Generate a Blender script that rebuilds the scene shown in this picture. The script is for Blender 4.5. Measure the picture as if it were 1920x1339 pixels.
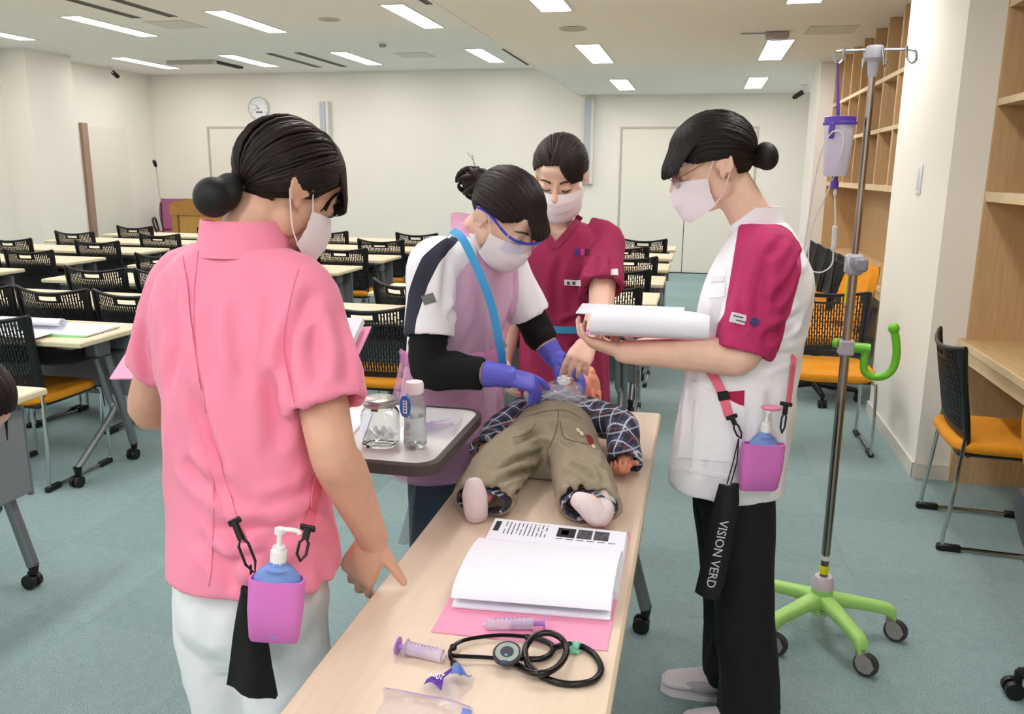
import bpy, bmesh, math, random
import numpy as np
from mathutils import Vector, Matrix, Euler
random.seed(7); np.random.seed(7)
for o in list(bpy.data.objects): bpy.data.objects.remove(o, do_unlink=True)
SC = bpy.context.scene
COL = SC.collection
PI = math.pi

# ------------------------------------------------------------------ camera, world, exposure
F_PX, PITCH, YAW, ROLL, CAM_H = 1558.0, math.radians(12.56), math.radians(12.49), math.radians(-0.472), 1.45
def _cam():
    f = Vector((-math.sin(YAW)*math.cos(PITCH), math.cos(YAW)*math.cos(PITCH), -math.sin(PITCH)))
    r = Vector((math.cos(YAW), math.sin(YAW), 0)); d = f.cross(r)
    c, s = math.cos(ROLL), math.sin(ROLL)
    return c*r + s*d, -s*r + c*d, f
CR, CD, CF = _cam()
cam = bpy.data.cameras.new('camera'); cam.sensor_fit = 'HORIZONTAL'; cam.sensor_width = 36.0
cam.lens = F_PX/1920*36.0; cam.clip_start = 0.05; cam.clip_end = 100
co = bpy.data.objects.new('camera', cam); COL.objects.link(co)
co.matrix_world = Matrix(((CR.x, -CD.x, -CF.x, 0), (CR.y, -CD.y, -CF.y, 0), (CR.z, -CD.z, -CF.z, CAM_H), (0, 0, 0, 1)))
SC.camera = co
w = bpy.data.worlds.new('world'); SC.world = w; w.use_nodes = True
w.node_tree.nodes['Background'].inputs[0].default_value = (0.9, 0.95, 1, 1)
w.node_tree.nodes['Background'].inputs[1].default_value = 0.15
SC.view_settings.view_transform = 'Standard'; SC.view_settings.look = 'None'
SC.view_settings.exposure = 0.0; SC.view_settings.gamma = 1.0; SC.view_settings.use_curve_mapping = False
LAMP = 22.0          # strength of the ceiling lamps' tubes

# ------------------------------------------------------------------ materials
def lin(c):
    return tuple(((v/12.92) if v <= 0.04045 else ((v+0.055)/1.055)**2.4) for v in c)
def hexc(h):
    h = h.lstrip('#'); return lin(tuple(int(h[i:i+2], 16)/255 for i in (0, 2, 4)))
MATS = {}
def mat(name, col, rough=0.5, metal=0.0, vary=None, bump=None, spec=0.5, trans=0.0, ior=1.45, emit=None, sheen=0.0,
        stretch=(1, 1, 1), coat=0.0, sss=0.0, alpha=None):
    """vary=(scale, amount, detail) mottles the colour; bump=(scale, strength, distance)"""
    if name in MATS: return MATS[name]
    m = bpy.data.materials.new(name); m.use_nodes = True; MATS[name] = m
    nt = m.node_tree; N = nt.nodes; L = nt.links; b = N['Principled BSDF']
    c = hexc(col) if isinstance(col, str) else tuple(col)
    b.inputs['Base Color'].default_value = (*c, 1); b.inputs['Roughness'].default_value = rough
    b.inputs['Metallic'].default_value = metal; b.inputs['Specular IOR Level'].default_value = spec
    b.inputs['IOR'].default_value = ior; b.inputs['Transmission Weight'].default_value = trans
    b.inputs['Sheen Weight'].default_value = sheen; b.inputs['Coat Weight'].default_value = coat
    if sss: b.inputs['Subsurface Weight'].default_value = sss; b.inputs['Subsurface Radius'].default_value = (0.01, 0.004, 0.002)
    if alpha is not None: b.inputs['Alpha'].default_value = alpha
    if emit: b.inputs['Emission Color'].default_value = (*emit[0], 1); b.inputs['Emission Strength'].default_value = emit[1]
    if vary or bump:
        tc = N.new('ShaderNodeTexCoord'); mp = N.new('ShaderNodeMapping'); mp.inputs['Scale'].default_value = stretch
        L.new(tc.outputs['Object'], mp.inputs['Vector'])
    if vary:
        nz = N.new('ShaderNodeTexNoise'); nz.inputs['Scale'].default_value = vary[0]; nz.inputs['Detail'].default_value = vary[2] if len(vary) > 2 else 3
        L.new(mp.outputs[0], nz.inputs['Vector'])
        r = N.new('ShaderNodeValToRGB'); a = vary[1]
        r.color_ramp.elements[0].position = 0.3; r.color_ramp.elements[1].position = 0.7
        r.color_ramp.elements[0].color = (*[v*(1-a) for v in c], 1); r.color_ramp.elements[1].color = (*[min(1, v*(1+a)) for v in c], 1)
        L.new(nz.outputs['Fac'], r.inputs[0]); L.new(r.outputs[0], b.inputs['Base Color'])
    if bump:
        nb = N.new('ShaderNodeTexNoise'); nb.inputs['Scale'].default_value = bump[0]; nb.inputs['Detail'].default_value = 4
        L.new(mp.outputs[0], nb.inputs['Vector'])
        bp = N.new('ShaderNodeBump'); bp.inputs['Strength'].default_value = bump[1]; bp.inputs['Distance'].default_value = bump[2] if len(bump) > 2 else 0.005
        L.new(nb.outputs['Fac'], bp.inputs['Height']); L.new(bp.outputs[0], b.inputs['Normal'])
    return m
def two_tone(name, col_a, col_b, attr, rough=0.8, bump=None, vary=None, sheen=0.0):
    """colour a where the signed-distance attribute is < 0, colour b where it is > 0"""
    m = mat(name, col_a, rough, bump=bump, vary=None, sheen=sheen)
    N = m.node_tree.nodes; L = m.node_tree.links; b = N['Principled BSDF']
    at = N.new('ShaderNodeAttribute'); at.attribute_name = attr
    mth = N.new('ShaderNodeMath'); mth.operation = 'GREATER_THAN'; mth.inputs[1].default_value = 0.0
    L.new(at.outputs['Fac'], mth.inputs[0])
    mx = N.new('ShaderNodeMix'); mx.data_type = 'RGBA'
    mx.inputs[6].default_value = (*hexc(col_a), 1); mx.inputs[7].default_value = (*hexc(col_b), 1)
    L.new(mth.outputs[0], mx.inputs[0]); L.new(mx.outputs[2], b.inputs['Base Color'])
    return m
def film(name, col, fac, rough=0.25, spec=0.5, crumple=0.6):
    """thin plastic film: part see-through, part tinted glossy sheet"""
    m = bpy.data.materials.new(name); m.use_nodes = True; N = m.node_tree.nodes; L = m.node_tree.links
    b = N['Principled BSDF']; b.inputs['Base Color'].default_value = (*hexc(col), 1); b.inputs['Roughness'].default_value = rough
    b.inputs['Specular IOR Level'].default_value = spec
    t = N.new('ShaderNodeBsdfTransparent'); t.inputs[0].default_value = (*[0.86+0.14*v for v in hexc(col)], 1)
    mx = N.new('ShaderNodeMixShader'); mx.inputs[0].default_value = fac
    L.new(t.outputs[0], mx.inputs[1]); L.new(b.outputs[0], mx.inputs[2]); L.new(mx.outputs[0], N['Material Output'].inputs[0])
    tc = N.new('ShaderNodeTexCoord'); nz = N.new('ShaderNodeTexNoise'); nz.inputs['Scale'].default_value = 22; nz.inputs['Detail'].default_value = 5
    nz.inputs['Distortion'].default_value = 1.2
    L.new(tc.outputs['Object'], nz.inputs['Vector']); bp = N.new('ShaderNodeBump'); bp.inputs['Strength'].default_value = crumple; bp.inputs['Distance'].default_value = 0.012
    L.new(nz.outputs['Fac'], bp.inputs['Height']); L.new(bp.outputs[0], b.inputs['Normal'])
    MATS[name] = m; return m

# ------------------------------------------------------------------ mesh building
class MB:
    def __init__(s): s.v = []; s.f = []
    def add(s, v, f):
        n = len(s.v); s.v += [tuple(map(float, p)) for p in v]; s.f += [tuple(i+n for i in q) for q in f]; return s
    def box(s, lo, hi, R=None, at=None):
        x0, y0, z0 = lo; x1, y1, z1 = hi
        v = [(x0,y0,z0),(x1,y0,z0),(x1,y1,z0),(x0,y1,z0),(x0,y0,z1),(x1,y0,z1),(x1,y1,z1),(x0,y1,z1)]
        if R is not None: v = [R @ Vector(p) + Vector(at or (0,0,0)) for p in v]
        return s.add(v, [(0,3,2,1),(4,5,6,7),(0,1,5,4),(1,2,6,5),(2,3,7,6),(3,0,4,7)])
    def bbox(s, lo, hi, b=0.005, R=None, at=None):
        """box with bevelled edges"""
        lo = Vector(lo); hi = Vector(hi); c = (lo+hi)/2; h = (hi-lo)/2; b = min(b, min(h)*0.98)
        pts = {}; v = []
        for sx in (-1,1):
            for sy in (-1,1):
                for sz in (-1,1):
                    for k in range(3):
                        p = [sx*(h.x-b), sy*(h.y-b), sz*(h.z-b)]; p[k] += (sx,sy,sz)[k]*b
                        pts[(sx,sy,sz,k)] = len(v); q = c+Vector(p)
                        v.append(R @ q + Vector(at or (0,0,0)) if R is not None else q)
        f = []
        for k in range(3):
            i, j = (k+1) % 3, (k+2) % 3
            for sg in (-1,1):
                q = []
                for a, d in ((-1,-1),(1,-1),(1,1),(-1,1)):
                    t = [0,0,0]; t[k] = sg; t[i] = a; t[j] = d; q.append(pts[(*t,k)])
                f.append(q if sg > 0 else q[::-1])
        for k in range(3):
            i, j = (k+1) % 3, (k+2) % 3
            for a in (-1,1):
                for d in (-1,1):
                    t0 = [0,0,0]; t1 = [0,0,0]; t0[i]=t1[i]=a; t0[j]=t1[j]=d; t0[k]=-1; t1[k]=1
                    q = [pts[(*t0,i)],pts[(*t1,i)],pts[(*t1,j)],pts[(*t0,j)]]
                    f.append(q if a*d < 0 else q[::-1])
        for sx in (-1,1):
            for sy in (-1,1):
                for sz in (-1,1):
                    q = [pts[(sx,sy,sz,k)] for k in range(3)]; f.append(q if sx*sy*sz > 0 else q[::-1])
        return s.add(v, f)
    def loft(s, rings, cap=True, closed=True):
        n = len(rings[0]); v = [p for r in rings for p in r]; f = []
        for i in range(len(rings)-1):
            for j in range(n if closed else n-1):
                a, b = i*n+j, i*n+(j+1) % n
                f.append((a, b, b+n, a+n))
        if cap:
            f.append(tuple(range(n))[::-1]); m = (len(rings)-1)*n; f.append(tuple(m+j for j in range(n)))
        return s.add(v, f)
    def tube(s, pts, r, n=8, cap=True, closed=False, flat=None):
        """tube along points; r number or list; flat=(normal vector, ratio) squashes along the normal"""
        P = [Vector(p) for p in pts]; m = len(P); R = [r]*m if not hasattr(r, '__len__') else list(r)
        T = []
        for i in range(m):
            if closed: t = P[(i+1) % m]-P[i-1]
            else: t = P[min(i+1,m-1)]-P[max(i-1,0)]
            T.append(t.normalized() if t.length > 1e-9 else Vector((0,0,1)))
        u = T[0].orthogonal().normalized()
        if flat: 
            u = Vector(flat[0]); u = (u-T[0]*u.dot(T[0])).normalized()
        rings = []
        for i in range(m):
            if flat:
                u = Vector(flat[0]); u = (u-T[i]*u.dot(T[i]));  u = u.normalized() if u.length > 1e-6 else T[i].orthogonal().normalized()
            else:
                u = (u-T[i]*u.dot(T[i])); u = u.normalized() if u.length > 1e-6 else T[i].orthogonal().normalized()
            w = T[i].cross(u); k = flat[1] if flat else 1
            rings.append([P[i]+u*(R[i]*k*math.cos(2*PI*j/n))+w*(R[i]*math.sin(2*PI*j/n)) for j in range(n)])
        if closed: rings.append(rings[0]); cap = False
        return s.loft(rings, cap)
    def lathe(s, prof, n=20, R=None, at=(0,0,0), cap=True):
        rings = []
        for r, z in prof:
            ring = [Vector((r*math.cos(2*PI*j/n), r*math.sin(2*PI*j/n), z)) for j in range(n)]
            rings.append([(R @ p if R is not None else p)+Vector(at) for p in ring])
        return s.loft(rings, cap)
    def ell(s, c, r, R=None, n=16, m=10):
        rings = []
        for i in range(m+1):
            t = PI*(0.02+0.96*i/m)
            rings.append([Vector((r[0]*math.sin(t)*math.cos(2*PI*j/n), r[1]*math.sin(t)*math.sin(2*PI*j/n), -r[2]*math.cos(t))) for j in range(n)])
        rings = [[(R @ p if R is not None else p)+Vector(c) for p in q] for q in rings]
        return s.loft(rings)
    def prism(s, poly, d, o=(0,0,0)):
        """poly: list of 3-D points (planar), d extrusion vector"""
        d = Vector(d); a = [Vector(p) for p in poly]
        return s.loft([a, [p+d for p in a]])
    def grid(s, P):
        """P[i][j] points, open surface"""
        n = len(P[0]); v = [p for r in P for p in r]
        f = [(i*n+j, i*n+j+1, (i+1)*n+j+1, (i+1)*n+j) for i in range(len(P)-1) for j in range(n-1)]
        return s.add(v, f)
    def sheet(s, P, t):
        """P[i][j] grid made into a closed sheet of thickness t"""
        A = np.array([[tuple(p) for p in r] for r in P], float)
        du = np.gradient(A, axis=0); dv = np.gradient(A, axis=1); N = np.cross(du, dv); N /= np.maximum(np.linalg.norm(N, axis=2, keepdims=True), 1e-9)
        B = A - N*t; n, m = A.shape[:2]
        v = [*A.reshape(-1,3), *B.reshape(-1,3)]; k = n*m; f = []
        for i in range(n-1):
            for j in range(m-1):
                q = (i*m+j, i*m+j+1, (i+1)*m+j+1, (i+1)*m+j); f.append(q[::-1]); f.append(tuple(x+k for x in q))
        bd = [(0,j) for j in range(m)]+[(i,m-1) for i in range(1,n)]+[(n-1,j) for j in range(m-2,-1,-1)]+[(i,0) for i in range(n-2,0,-1)]
        for a in range(len(bd)):
            p, q = bd[a], bd[(a+1) % len(bd)]; p = p[0]*m+p[1]; q = q[0]*m+q[1]; f.append((p, q, q+k, p+k))
        return s.add(v, f)
    def mesh(s, name='mesh'):
        me = bpy.data.meshes.new(name); me.from_pydata(s.v, [], s.f); me.update()
        bm = bmesh.new(); bm.from_mesh(me); bmesh.ops.recalc_face_normals(bm, faces=bm.faces); bm.to_mesh(me); bm.free()
        return me
def smooth_pts(P, k=6, closed=False):
    """Catmull-Rom through points (any dimension)"""
    P = np.array(P, float); n = len(P); out = []
    g = (lambda i: P[i % n]) if closed else (lambda i: P[min(max(i, 0), n-1)])
    for i in range(n if closed else n-1):
        a, b, c, d = g(i-1), g(i), g(i+1), g(i+2)
        for t in np.arange(k)/k:
            out.append(0.5*((2*b)+(-a+c)*t+(2*a-5*b+4*c-d)*t*t+(-a+3*b-3*c+d)*t**3))
    if not closed: out.append(P[-1])
    return np.array(out)
def shade(me, ang=40):
    for p in me.polygons: p.use_smooth = True
    try: me.set_sharp_from_angle(angle=math.radians(ang))
    except Exception: pass
def obj(name, mb, m, parent=None, smooth=40, org=None, flat=False):
    """one mesh object; coordinates are the parent's local ones, or world ones when org (the parent's place) is given"""
    me = mb if isinstance(mb, bpy.types.Mesh) else mb.mesh(name)
    if org is not None:
        ov = Vector(org); me.transform(Matrix.Translation(-ov))
    me.materials.clear(); me.materials.append(m)
    if smooth and not flat: shade(me, smooth)
    o = bpy.data.objects.new(name, me); COL.objects.link(o)
    if parent: o.parent = parent
    return o
def tag(o, label=None, cat=None, group=None, kind=None):
    if label: o['label'] = label
    if cat: o['category'] = cat
    if group: o['group'] = group
    if kind: o['kind'] = kind
    return o
def thing(name, label, cat, loc=(0,0,0), rz=0, group=None):
    o = bpy.data.objects.new(name, None); o.empty_display_size = 0.1; COL.objects.link(o)
    o.location = loc; o.rotation_euler = (0, 0, rz); return tag(o, label, cat, group)
def struct(name, mb, m, parent=None, smooth=0):
    o = obj(name, mb, m, parent, smooth=smooth); o['kind'] = 'structure'; return o
def copy_tree(o, parent=None):
    c = o.copy(); COL.objects.link(c); c.parent = parent
    for ch in list(o.children): copy_tree(ch, c)
    return c
def place(proto, used, loc, rz, label, group=None):
    """the first call moves the prototype itself, later calls copy it with its parts"""
    r = proto if not used[0] else copy_tree(proto)
    used[0] = True; r.location = loc; r.rotation_euler = (0, 0, rz); r['label'] = label
    if group: r['group'] = group
    return r
def rotz(a): return Matrix.Rotation(a, 3, 'Z')
def frame(fwd, up):
    """3x3 matrix with columns x=right, y=forward, z=up"""
    y = Vector(fwd).normalized(); z = Vector(up); z = (z-y*z.dot(y)).normalized(); x = y.cross(z)
    return Matrix((x, y, z)).transposed()
def px(x, y, Y=None, Z=None, X=None):
    """world point seen at pixel (x, y) at a known depth, height or lateral place: used to measure the photograph"""
    d = CR*(x-960)+CD*(y-669.5)+CF*F_PX
    t = Y/d.y if Y is not None else ((Z-CAM_H)/d.z if Z is not None else X/d.x)
    return Vector((0,0,CAM_H))+d*t
def remesh(mb, voxel, it=4, name='mesh', lam=0.5):
    """fuse overlapping closed pieces into one continuous smooth skin"""
    me = mb.mesh('tmp') if isinstance(mb, MB) else mb
    o = bpy.data.objects.new('tmp', me); COL.objects.link(o)
    md = o.modifiers.new('r', 'REMESH'); md.mode = 'VOXEL'; md.voxel_size = voxel; md.adaptivity = 0
    if it:
        sm = o.modifiers.new('s', 'SMOOTH'); sm.factor = lam; sm.iterations = it
    dg = bpy.context.evaluated_depsgraph_get(); e = o.evaluated_get(dg)
    out = bpy.data.meshes.new_from_object(e); out.name = name
    bpy.data.objects.remove(o, do_unlink=True)
    return out
def verts(me):
    a = np.empty(len(me.vertices)*3); me.vertices.foreach_get('co', a); return a.reshape(-1, 3)
def set_verts(me, a):
    me.vertices.foreach_set('co', np.ascontiguousarray(a, dtype=np.float64).ravel()); me.update()
def normals(me):
    a = np.empty(len(me.vertices)*3, dtype=np.float32); me.vertex_normals.foreach_get('vector', a); return a.reshape(-1, 3).astype(float)
def set_attr(me, name, val):
    at = me.attributes.new(name, 'FLOAT', 'POINT'); at.data.foreach_set('value', np.ascontiguousarray(val, dtype=np.float32))
def vnoise(p, seed=0):
    """smooth sum-of-sines noise in about -1..1"""
    r = np.random.RandomState(seed); o = np.zeros(len(p))
    for k in range(6):
        d = r.normal(size=3); d /= np.linalg.norm(d); o += np.sin(p @ d * r.uniform(0.7, 1.4) + r.uniform(0, 6.28))
    return o/3.0
def text_mb(body, size, M, ext=0.0004, res=2):
    """flat lettering as a mesh; M is a 4x4 matrix placing the text plane"""
    cu = bpy.data.curves.new('t', 'FONT'); cu.body = body; cu.size = size; cu.extrude = ext; cu.align_x = 'CENTER'; cu.align_y = 'CENTER'; cu.resolution_u = res
    o = bpy.data.objects.new('t', cu); COL.objects.link(o)
    dg = bpy.context.evaluated_depsgraph_get(); me = bpy.data.meshes.new_from_object(o.evaluated_get(dg))
    bpy.data.objects.remove(o, do_unlink=True); me.transform(M); return me

from mathutils.bvhtree import BVHTree
def bvh_of(me):
    return BVHTree.FromPolygons([tuple(v.co) for v in me.vertices], [tuple(p.vertices) for p in me.polygons])
def hit(bv, x, y, off=0.0, fallback=2.0):
    """point and normal of a garment at the place measured at pixel (x, y)"""
    d = (CR*(x-960)+CD*(y-669.5)+CF*F_PX).normalized(); l, n, i, t = bv.ray_cast(Vector((0, 0, CAM_H)), d)
    if l is None: l = px(x, y, Y=fallback); n = Vector((0, -1, 0))
    return l+n*off, n
def drape(bv, pts, off=0.003, fallback=2.0, sub=8):
    q = smooth_pts(pts, sub); P = [hit(bv, a, b, off, fallback) for a, b in q]; return [p for p, n in P], [n for p, n in P]
def cut(me, keep):
    """remove the vertices where keep is False"""
    k = keep(verts(me)); bm = bmesh.new(); bm.from_mesh(me); bm.verts.ensure_lookup_table()
    bmesh.ops.delete(bm, geom=[bm.verts[i] for i in np.nonzero(~k)[0]], context='VERTS'); bm.to_mesh(me); bm.free(); me.update()
def band(parent, org, name, P, N, w, th, m):
    rings = []
    for i, p in enumerate(P):
        t = (P[min(i+1, len(P)-1)]-P[max(i-1, 0)]).normalized(); n = Vector(N[max(0, i-2)]+N[i]+N[min(len(N)-1, i+2)]); n = (n-t*n.dot(t)).normalized(); s = t.cross(n)
        rings.append([p+s*w+n*th, p-s*w+n*th, p-s*w-n*th, p+s*w-n*th])
    return obj(name, MB().loft(rings), m, parent, org=org, smooth=30)
def patch(parent, org, name, bv, poly, off, th, m, nu=10, nv=10, fallback=2.0):
    """cloth patch on a garment: poly = 4 pixel corners (tl, tr, br, bl)"""
    tl, tr, br, bl = [np.array(p, float) for p in poly]; G = []
    for v in np.linspace(0, 1, nv):
        G.append([hit(bv, *((1-v)*((1-u)*tl+u*tr)+v*((1-u)*bl+u*br)), off, fallback)[0] for u in np.linspace(0, 1, nu)])
    return obj(name, MB().sheet(G, th), m, parent, org=org, smooth=50)
# ------------------------------------------------------------------ the room
WX0, WX1, WY0, WY1, HI, LO, SOF = -8.9, 1.62, -3.6, 12.6, 2.94, 2.55, -1.82
m_wall = mat('wall_paint', '#eeeae1', 0.85, bump=(220, 0.08, 0.002))
m_ceil = mat('ceiling_board', '#f0efea', 0.9, vary=(60, 0.03, 6), bump=(300, 0.15, 0.002))
m_base = mat('baseboard', '#d9d5ca', 0.6)
m_door = mat('door_paint', '#eae6da', 0.55)
m_frame = mat('frame_grey', '#bdb8ab', 0.5)
m_brown = mat('brown_frame', '#a48a78', 0.5, vary=(8, 0.08), stretch=(6, 6, 0.5))
m_steel = mat('steel', '#b9bcc0', 0.25, 1.0)
m_chrome = mat('chrome', '#c9cbce', 0.12, 1.0)
m_black = mat('black_plastic', '#131315', 0.45)
m_dark = mat('dark_slot', '#2a2a2a', 0.7)
m_grey = mat('grey_plastic', '#9a9c9e', 0.45)
m_white = mat('white_plastic', '#e9e9ea', 0.4)

# carpet tiles: two lots of the same teal grey tile, laid quarter-turned
def carpet(name, col):
    m = mat(name, col, 0.95, vary=(230, 0.30, 3), bump=(400, 0.5, 0.004), spec=0.15)
    N = m.node_tree.nodes; L = m.node_tree.links; b = N['Principled BSDF']
    src = b.inputs['Base Color'].links[0].from_socket
    tc = N.new('ShaderNodeTexCoord'); nz = N.new('ShaderNodeTexNoise'); nz.inputs['Scale'].default_value = 26; nz.inputs['Detail'].default_value = 5
    L.new(tc.outputs['Object'], nz.inputs['Vector'])
    hs = N.new('ShaderNodeHueSaturation'); mr = N.new('ShaderNodeMapRange'); mr.inputs[3].default_value = 0.86; mr.inputs[4].default_value = 1.14
    L.new(nz.outputs['Fac'], mr.inputs[0]); L.new(mr.outputs[0], hs.inputs['Value']); L.new(src, hs.inputs['Color']); L.new(hs.outputs[0], b.inputs['Base Color'])
    return m
m_carA = carpet('carpet_tile_pile', '#8ea5a6'); m_carB = carpet('carpet_tile_pile_turned', '#92a9aa')
fl = struct('floor', MB().box((WX0, WY0, -0.12), (WX1, WY1, -0.007)), mat('screed', '#55605f', 0.9))
tile = MB().bbox((-0.2499, -0.2499, -0.0075), (0.2499, 0.2499, 0), 0.0006).mesh('carpet_tile')
tile.materials.append(m_carA); tileB = tile.copy(); tileB.materials.clear(); tileB.materials.append(m_carB)
cells = []
for i in range(int((WX1-WX0)/0.5)+1):
    for j in range(int((WY1-WY0)/0.5)+1):
        x, y = WX1-0.25-0.5*i, WY1-0.25-0.5*j
        if x-0.25 < WX0-0.01 or y-0.25 < WY0: continue
        v = Vector((x, y, 0))-Vector((0, 0, CAM_H)); zc = v.dot(CF)
        vis = zc > 0.3 and abs(v.dot(CR)/zc*F_PX) < 1120 and abs(v.dot(CD)/zc*F_PX) < 830
        cells.append((0 if vis else 1, v.length, x, y, (i+j) % 2))
cells.sort()
rest = [MB(), MB()]
for k, (nv, d, x, y, par) in enumerate(cells):
    if k < 300:
        o = bpy.data.objects.new('carpet_tile', tileB if par else tile); COL.objects.link(o); o.parent = fl; o.location = (x, y, 0)
    else:
        rest[par].box((x-0.2493, y-0.2493, -0.0075), (x+0.2493, y+0.2493, 0))
for par in (0, 1):
    o = obj('far_carpet_tiles', rest[par], (m_carA, m_carB)[par], fl, smooth=0); o['kind'] = 'stuff'

# ceilings, fascia, walls
struct('ceiling', MB().box((WX0, WY0, HI), (SOF, WY1, HI+0.1)), m_ceil)
struct('ceiling_lower', MB().box((SOF, WY0, LO), (WX1, WY1, HI+0.1)), m_ceil)
struct('wall_back', MB().box((WX0-0.2, WY1, -0.1), (WX1+0.2, WY1+0.2, HI+0.1)), m_wall)
struct('wall_left', MB().box((WX0-0.2, WY0, -0.1), (WX0, WY1, HI+0.1)), m_wall)
struct('wall_right', MB().box((WX1, WY0, -0.1), (WX1+0.2, WY1, HI+0.1)), m_wall)
struct('wall_front', MB().box((WX0-0.2, WY0-0.2, -0.1), (WX1+0.2, WY0, HI+0.1)), m_wall)
struct('wall_left_pillar', MB().box((WX0, 9.53, 0), (-8.5, 10.35, HI)), m_wall)
struct('wall_right_pillar', MB().box((1.095, 4.2, 0), (WX1, 5.36, LO)), m_wall)
struct('wall_right_far_pillar', MB().box((1.105, 9.22, 0), (WX1, 9.95, LO)), m_wall)
struct('baseboard_back', MB().box((WX0, WY1-0.012, 0), (-1.2, WY1, 0.06)).box((0.75, WY1-0.012, 0), (WX1, WY1, 0.06)), m_base)
struct('baseboard_left', MB().box((WX0, 10.35, 0), (WX0+0.012, WY1, 0.06)).box((-8.5, 9.52, 0), (-8.488, 10.36, 0.06)), m_base)
struct('baseboard_right', MB().box((1.083, 4.19, 0), (1.096, 5.37, 0.075)).box((1.083, 4.188, 0), (1.25, 4.201, 0.075)).box((1.093, 9.21, 0), (1.106, 9.96, 0.075)), m_base)
struct('trim_1', MB().box((SOF-0.006, WY0, LO-0.004), (SOF+0.02, WY1, LO+0.004)), m_ceil)

# doors on the back wall
def back_door(name, x0, x1, zt, leaves, handles):
    d = struct(name, MB().box((x0-0.03, WY1-0.012, 0), (x0, WY1, zt+0.03)).box((x1, WY1-0.012, 0), (x1+0.03, WY1, zt+0.03)).box((x0, WY1-0.012, zt), (x1, WY1, zt+0.03)), m_frame)
    xs = np.linspace(x0, x1, leaves+1)
    for a, b in zip(xs[:-1], xs[1:]):
        obj('door_leaf', MB().bbox((a+0.004, WY1-0.008, 0.012), (b-0.004, WY1+0.03, zt-0.004), 0.003), m_door, d, smooth=0)
    if leaves == 2:
        obj('door_gap', MB().box((xs[1]-0.005, WY1-0.0075, 0.01), (xs[1]+0.005, WY1-0.002, zt)), m_dark, d, smooth=0)
    obj('threshold', MB().box((x0, WY1-0.03, 0), (x1, WY1, 0.012)), m_dark, d, smooth=0)
    for hx in handles:
        h = MB().tube([(hx, WY1-0.05, 0.94), (hx, WY1-0.05, 1.27)], 0.013, 10)
        for hz in (0.99, 1.22): h.tube([(hx, WY1-0.05, hz), (hx, WY1-0.005, hz)], 0.009, 8)
        obj('door_handle', h, m_steel, d)
    return d
back_door('door_1', -7.88, -6.98, 2.1, 1, [-7.1])
back_door('door_2', -1.166, 0.723, 2.075, 2, [-0.285, -0.135])
d3 = struct('door_3', MB().box((WX0, 10.87, 0), (WX0+0.05, 10.99, 2.1)), m_brown)
m_w2 = mat('left_door_paint', '#e9e5d9', 0.6)
obj('door_leaf', MB().bbox((WX0-0.01, 10.99, 0.01), (WX0+0.012, 11.9, 2.06), 0.002), m_w2, d3, smooth=0)

# tall column loudspeakers on the back wall
m_spk = mat('speaker_grille', '#b3b8bf', 0.5, vary=(400, 0.25)); m_spkb = mat('speaker_body', '#dcdad2', 0.5)
for cx, lab in ((-5.82, 'tall grey column loudspeaker on back wall right of the round clock'), (-1.665, 'tall grey column loudspeaker on back wall beside the double doors')):
    t = thing('column_speaker', lab, 'loudspeaker', (cx, WY1, 1.28), 0, 'column loudspeakers on the back wall')
    obj('body', MB().bbox((-0.05, -0.1, 0), (0.085, 0, 1.22), 0.006), m_spkb, t, smooth=0)
    obj('grille', MB().bbox((-0.052, -0.112, 0.01), (0.04, -0.098, 1.21), 0.004), m_spk, t, smooth=0)
    obj('bracket', MB().box((-0.02, -0.03, 0.55), (0.06, 0.005, 0.7)), m_grey, t, smooth=0)

# wall clock
ck = thing('wall_clock', 'round white analogue wall clock with small digital display', 'clock', (-6.955, WY1, 2.407))
RX = Matrix.Rotation(PI/2, 3, 'X')
obj('rim', MB().lathe([(0.165, 0), (0.175, 0.012), (0.176, 0.035), (0.168, 0.045), (0.158, 0.04), (0.157, 0.03)], 48, RX), mat('clock_rim', '#c3c4c8', 0.35), ck)
obj('face', MB().lathe([(0.001, 0.028), (0.159, 0.028), (0.159, 0.033), (0.001, 0.033)], 48, RX), mat('clock_face', '#eceef2', 0.5), ck)
for k in range(1, 13):
    a = PI/2-2*PI*k/12
    if k in (5, 6, 7): r = 0.135
    else: r = 0.125
    me = text_mb(str(k), 0.032, Matrix.Translation((r*math.cos(a), -0.0336, r*math.sin(a))) @ Matrix.Rotation(PI/2, 4, 'X'))
    obj('numeral', me, mat('clock_ink', '#34363c', 0.6), ck, smooth=0)
def hand(ang, ln, wd, zz):
    a = PI/2-ang; d = Vector((math.cos(a), 0, math.sin(a))); n = Vector((-d.z, 0, d.x)); y = Vector((0, -zz, 0))
    return MB().prism([y-d*0.02-n*wd, y-d*0.02+n*wd, y+d*ln+n*wd*0.5, y+d*ln-n*wd*0.5], (0, -0.002, 0))
obj('hour_hand', hand(2*PI*10.7/12, 0.075, 0.005, 0.036), MATS['clock_ink'], ck, smooth=0)
obj('minute_hand', hand(2*PI*42/60, 0.11, 0.0035, 0.039), MATS['clock_ink'], ck, smooth=0)
obj('display', MB().box((-0.045, -0.036, -0.075), (0.07, -0.033, -0.045)), mat('clock_lcd', '#7d8086', 0.4), ck, smooth=0)

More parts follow.
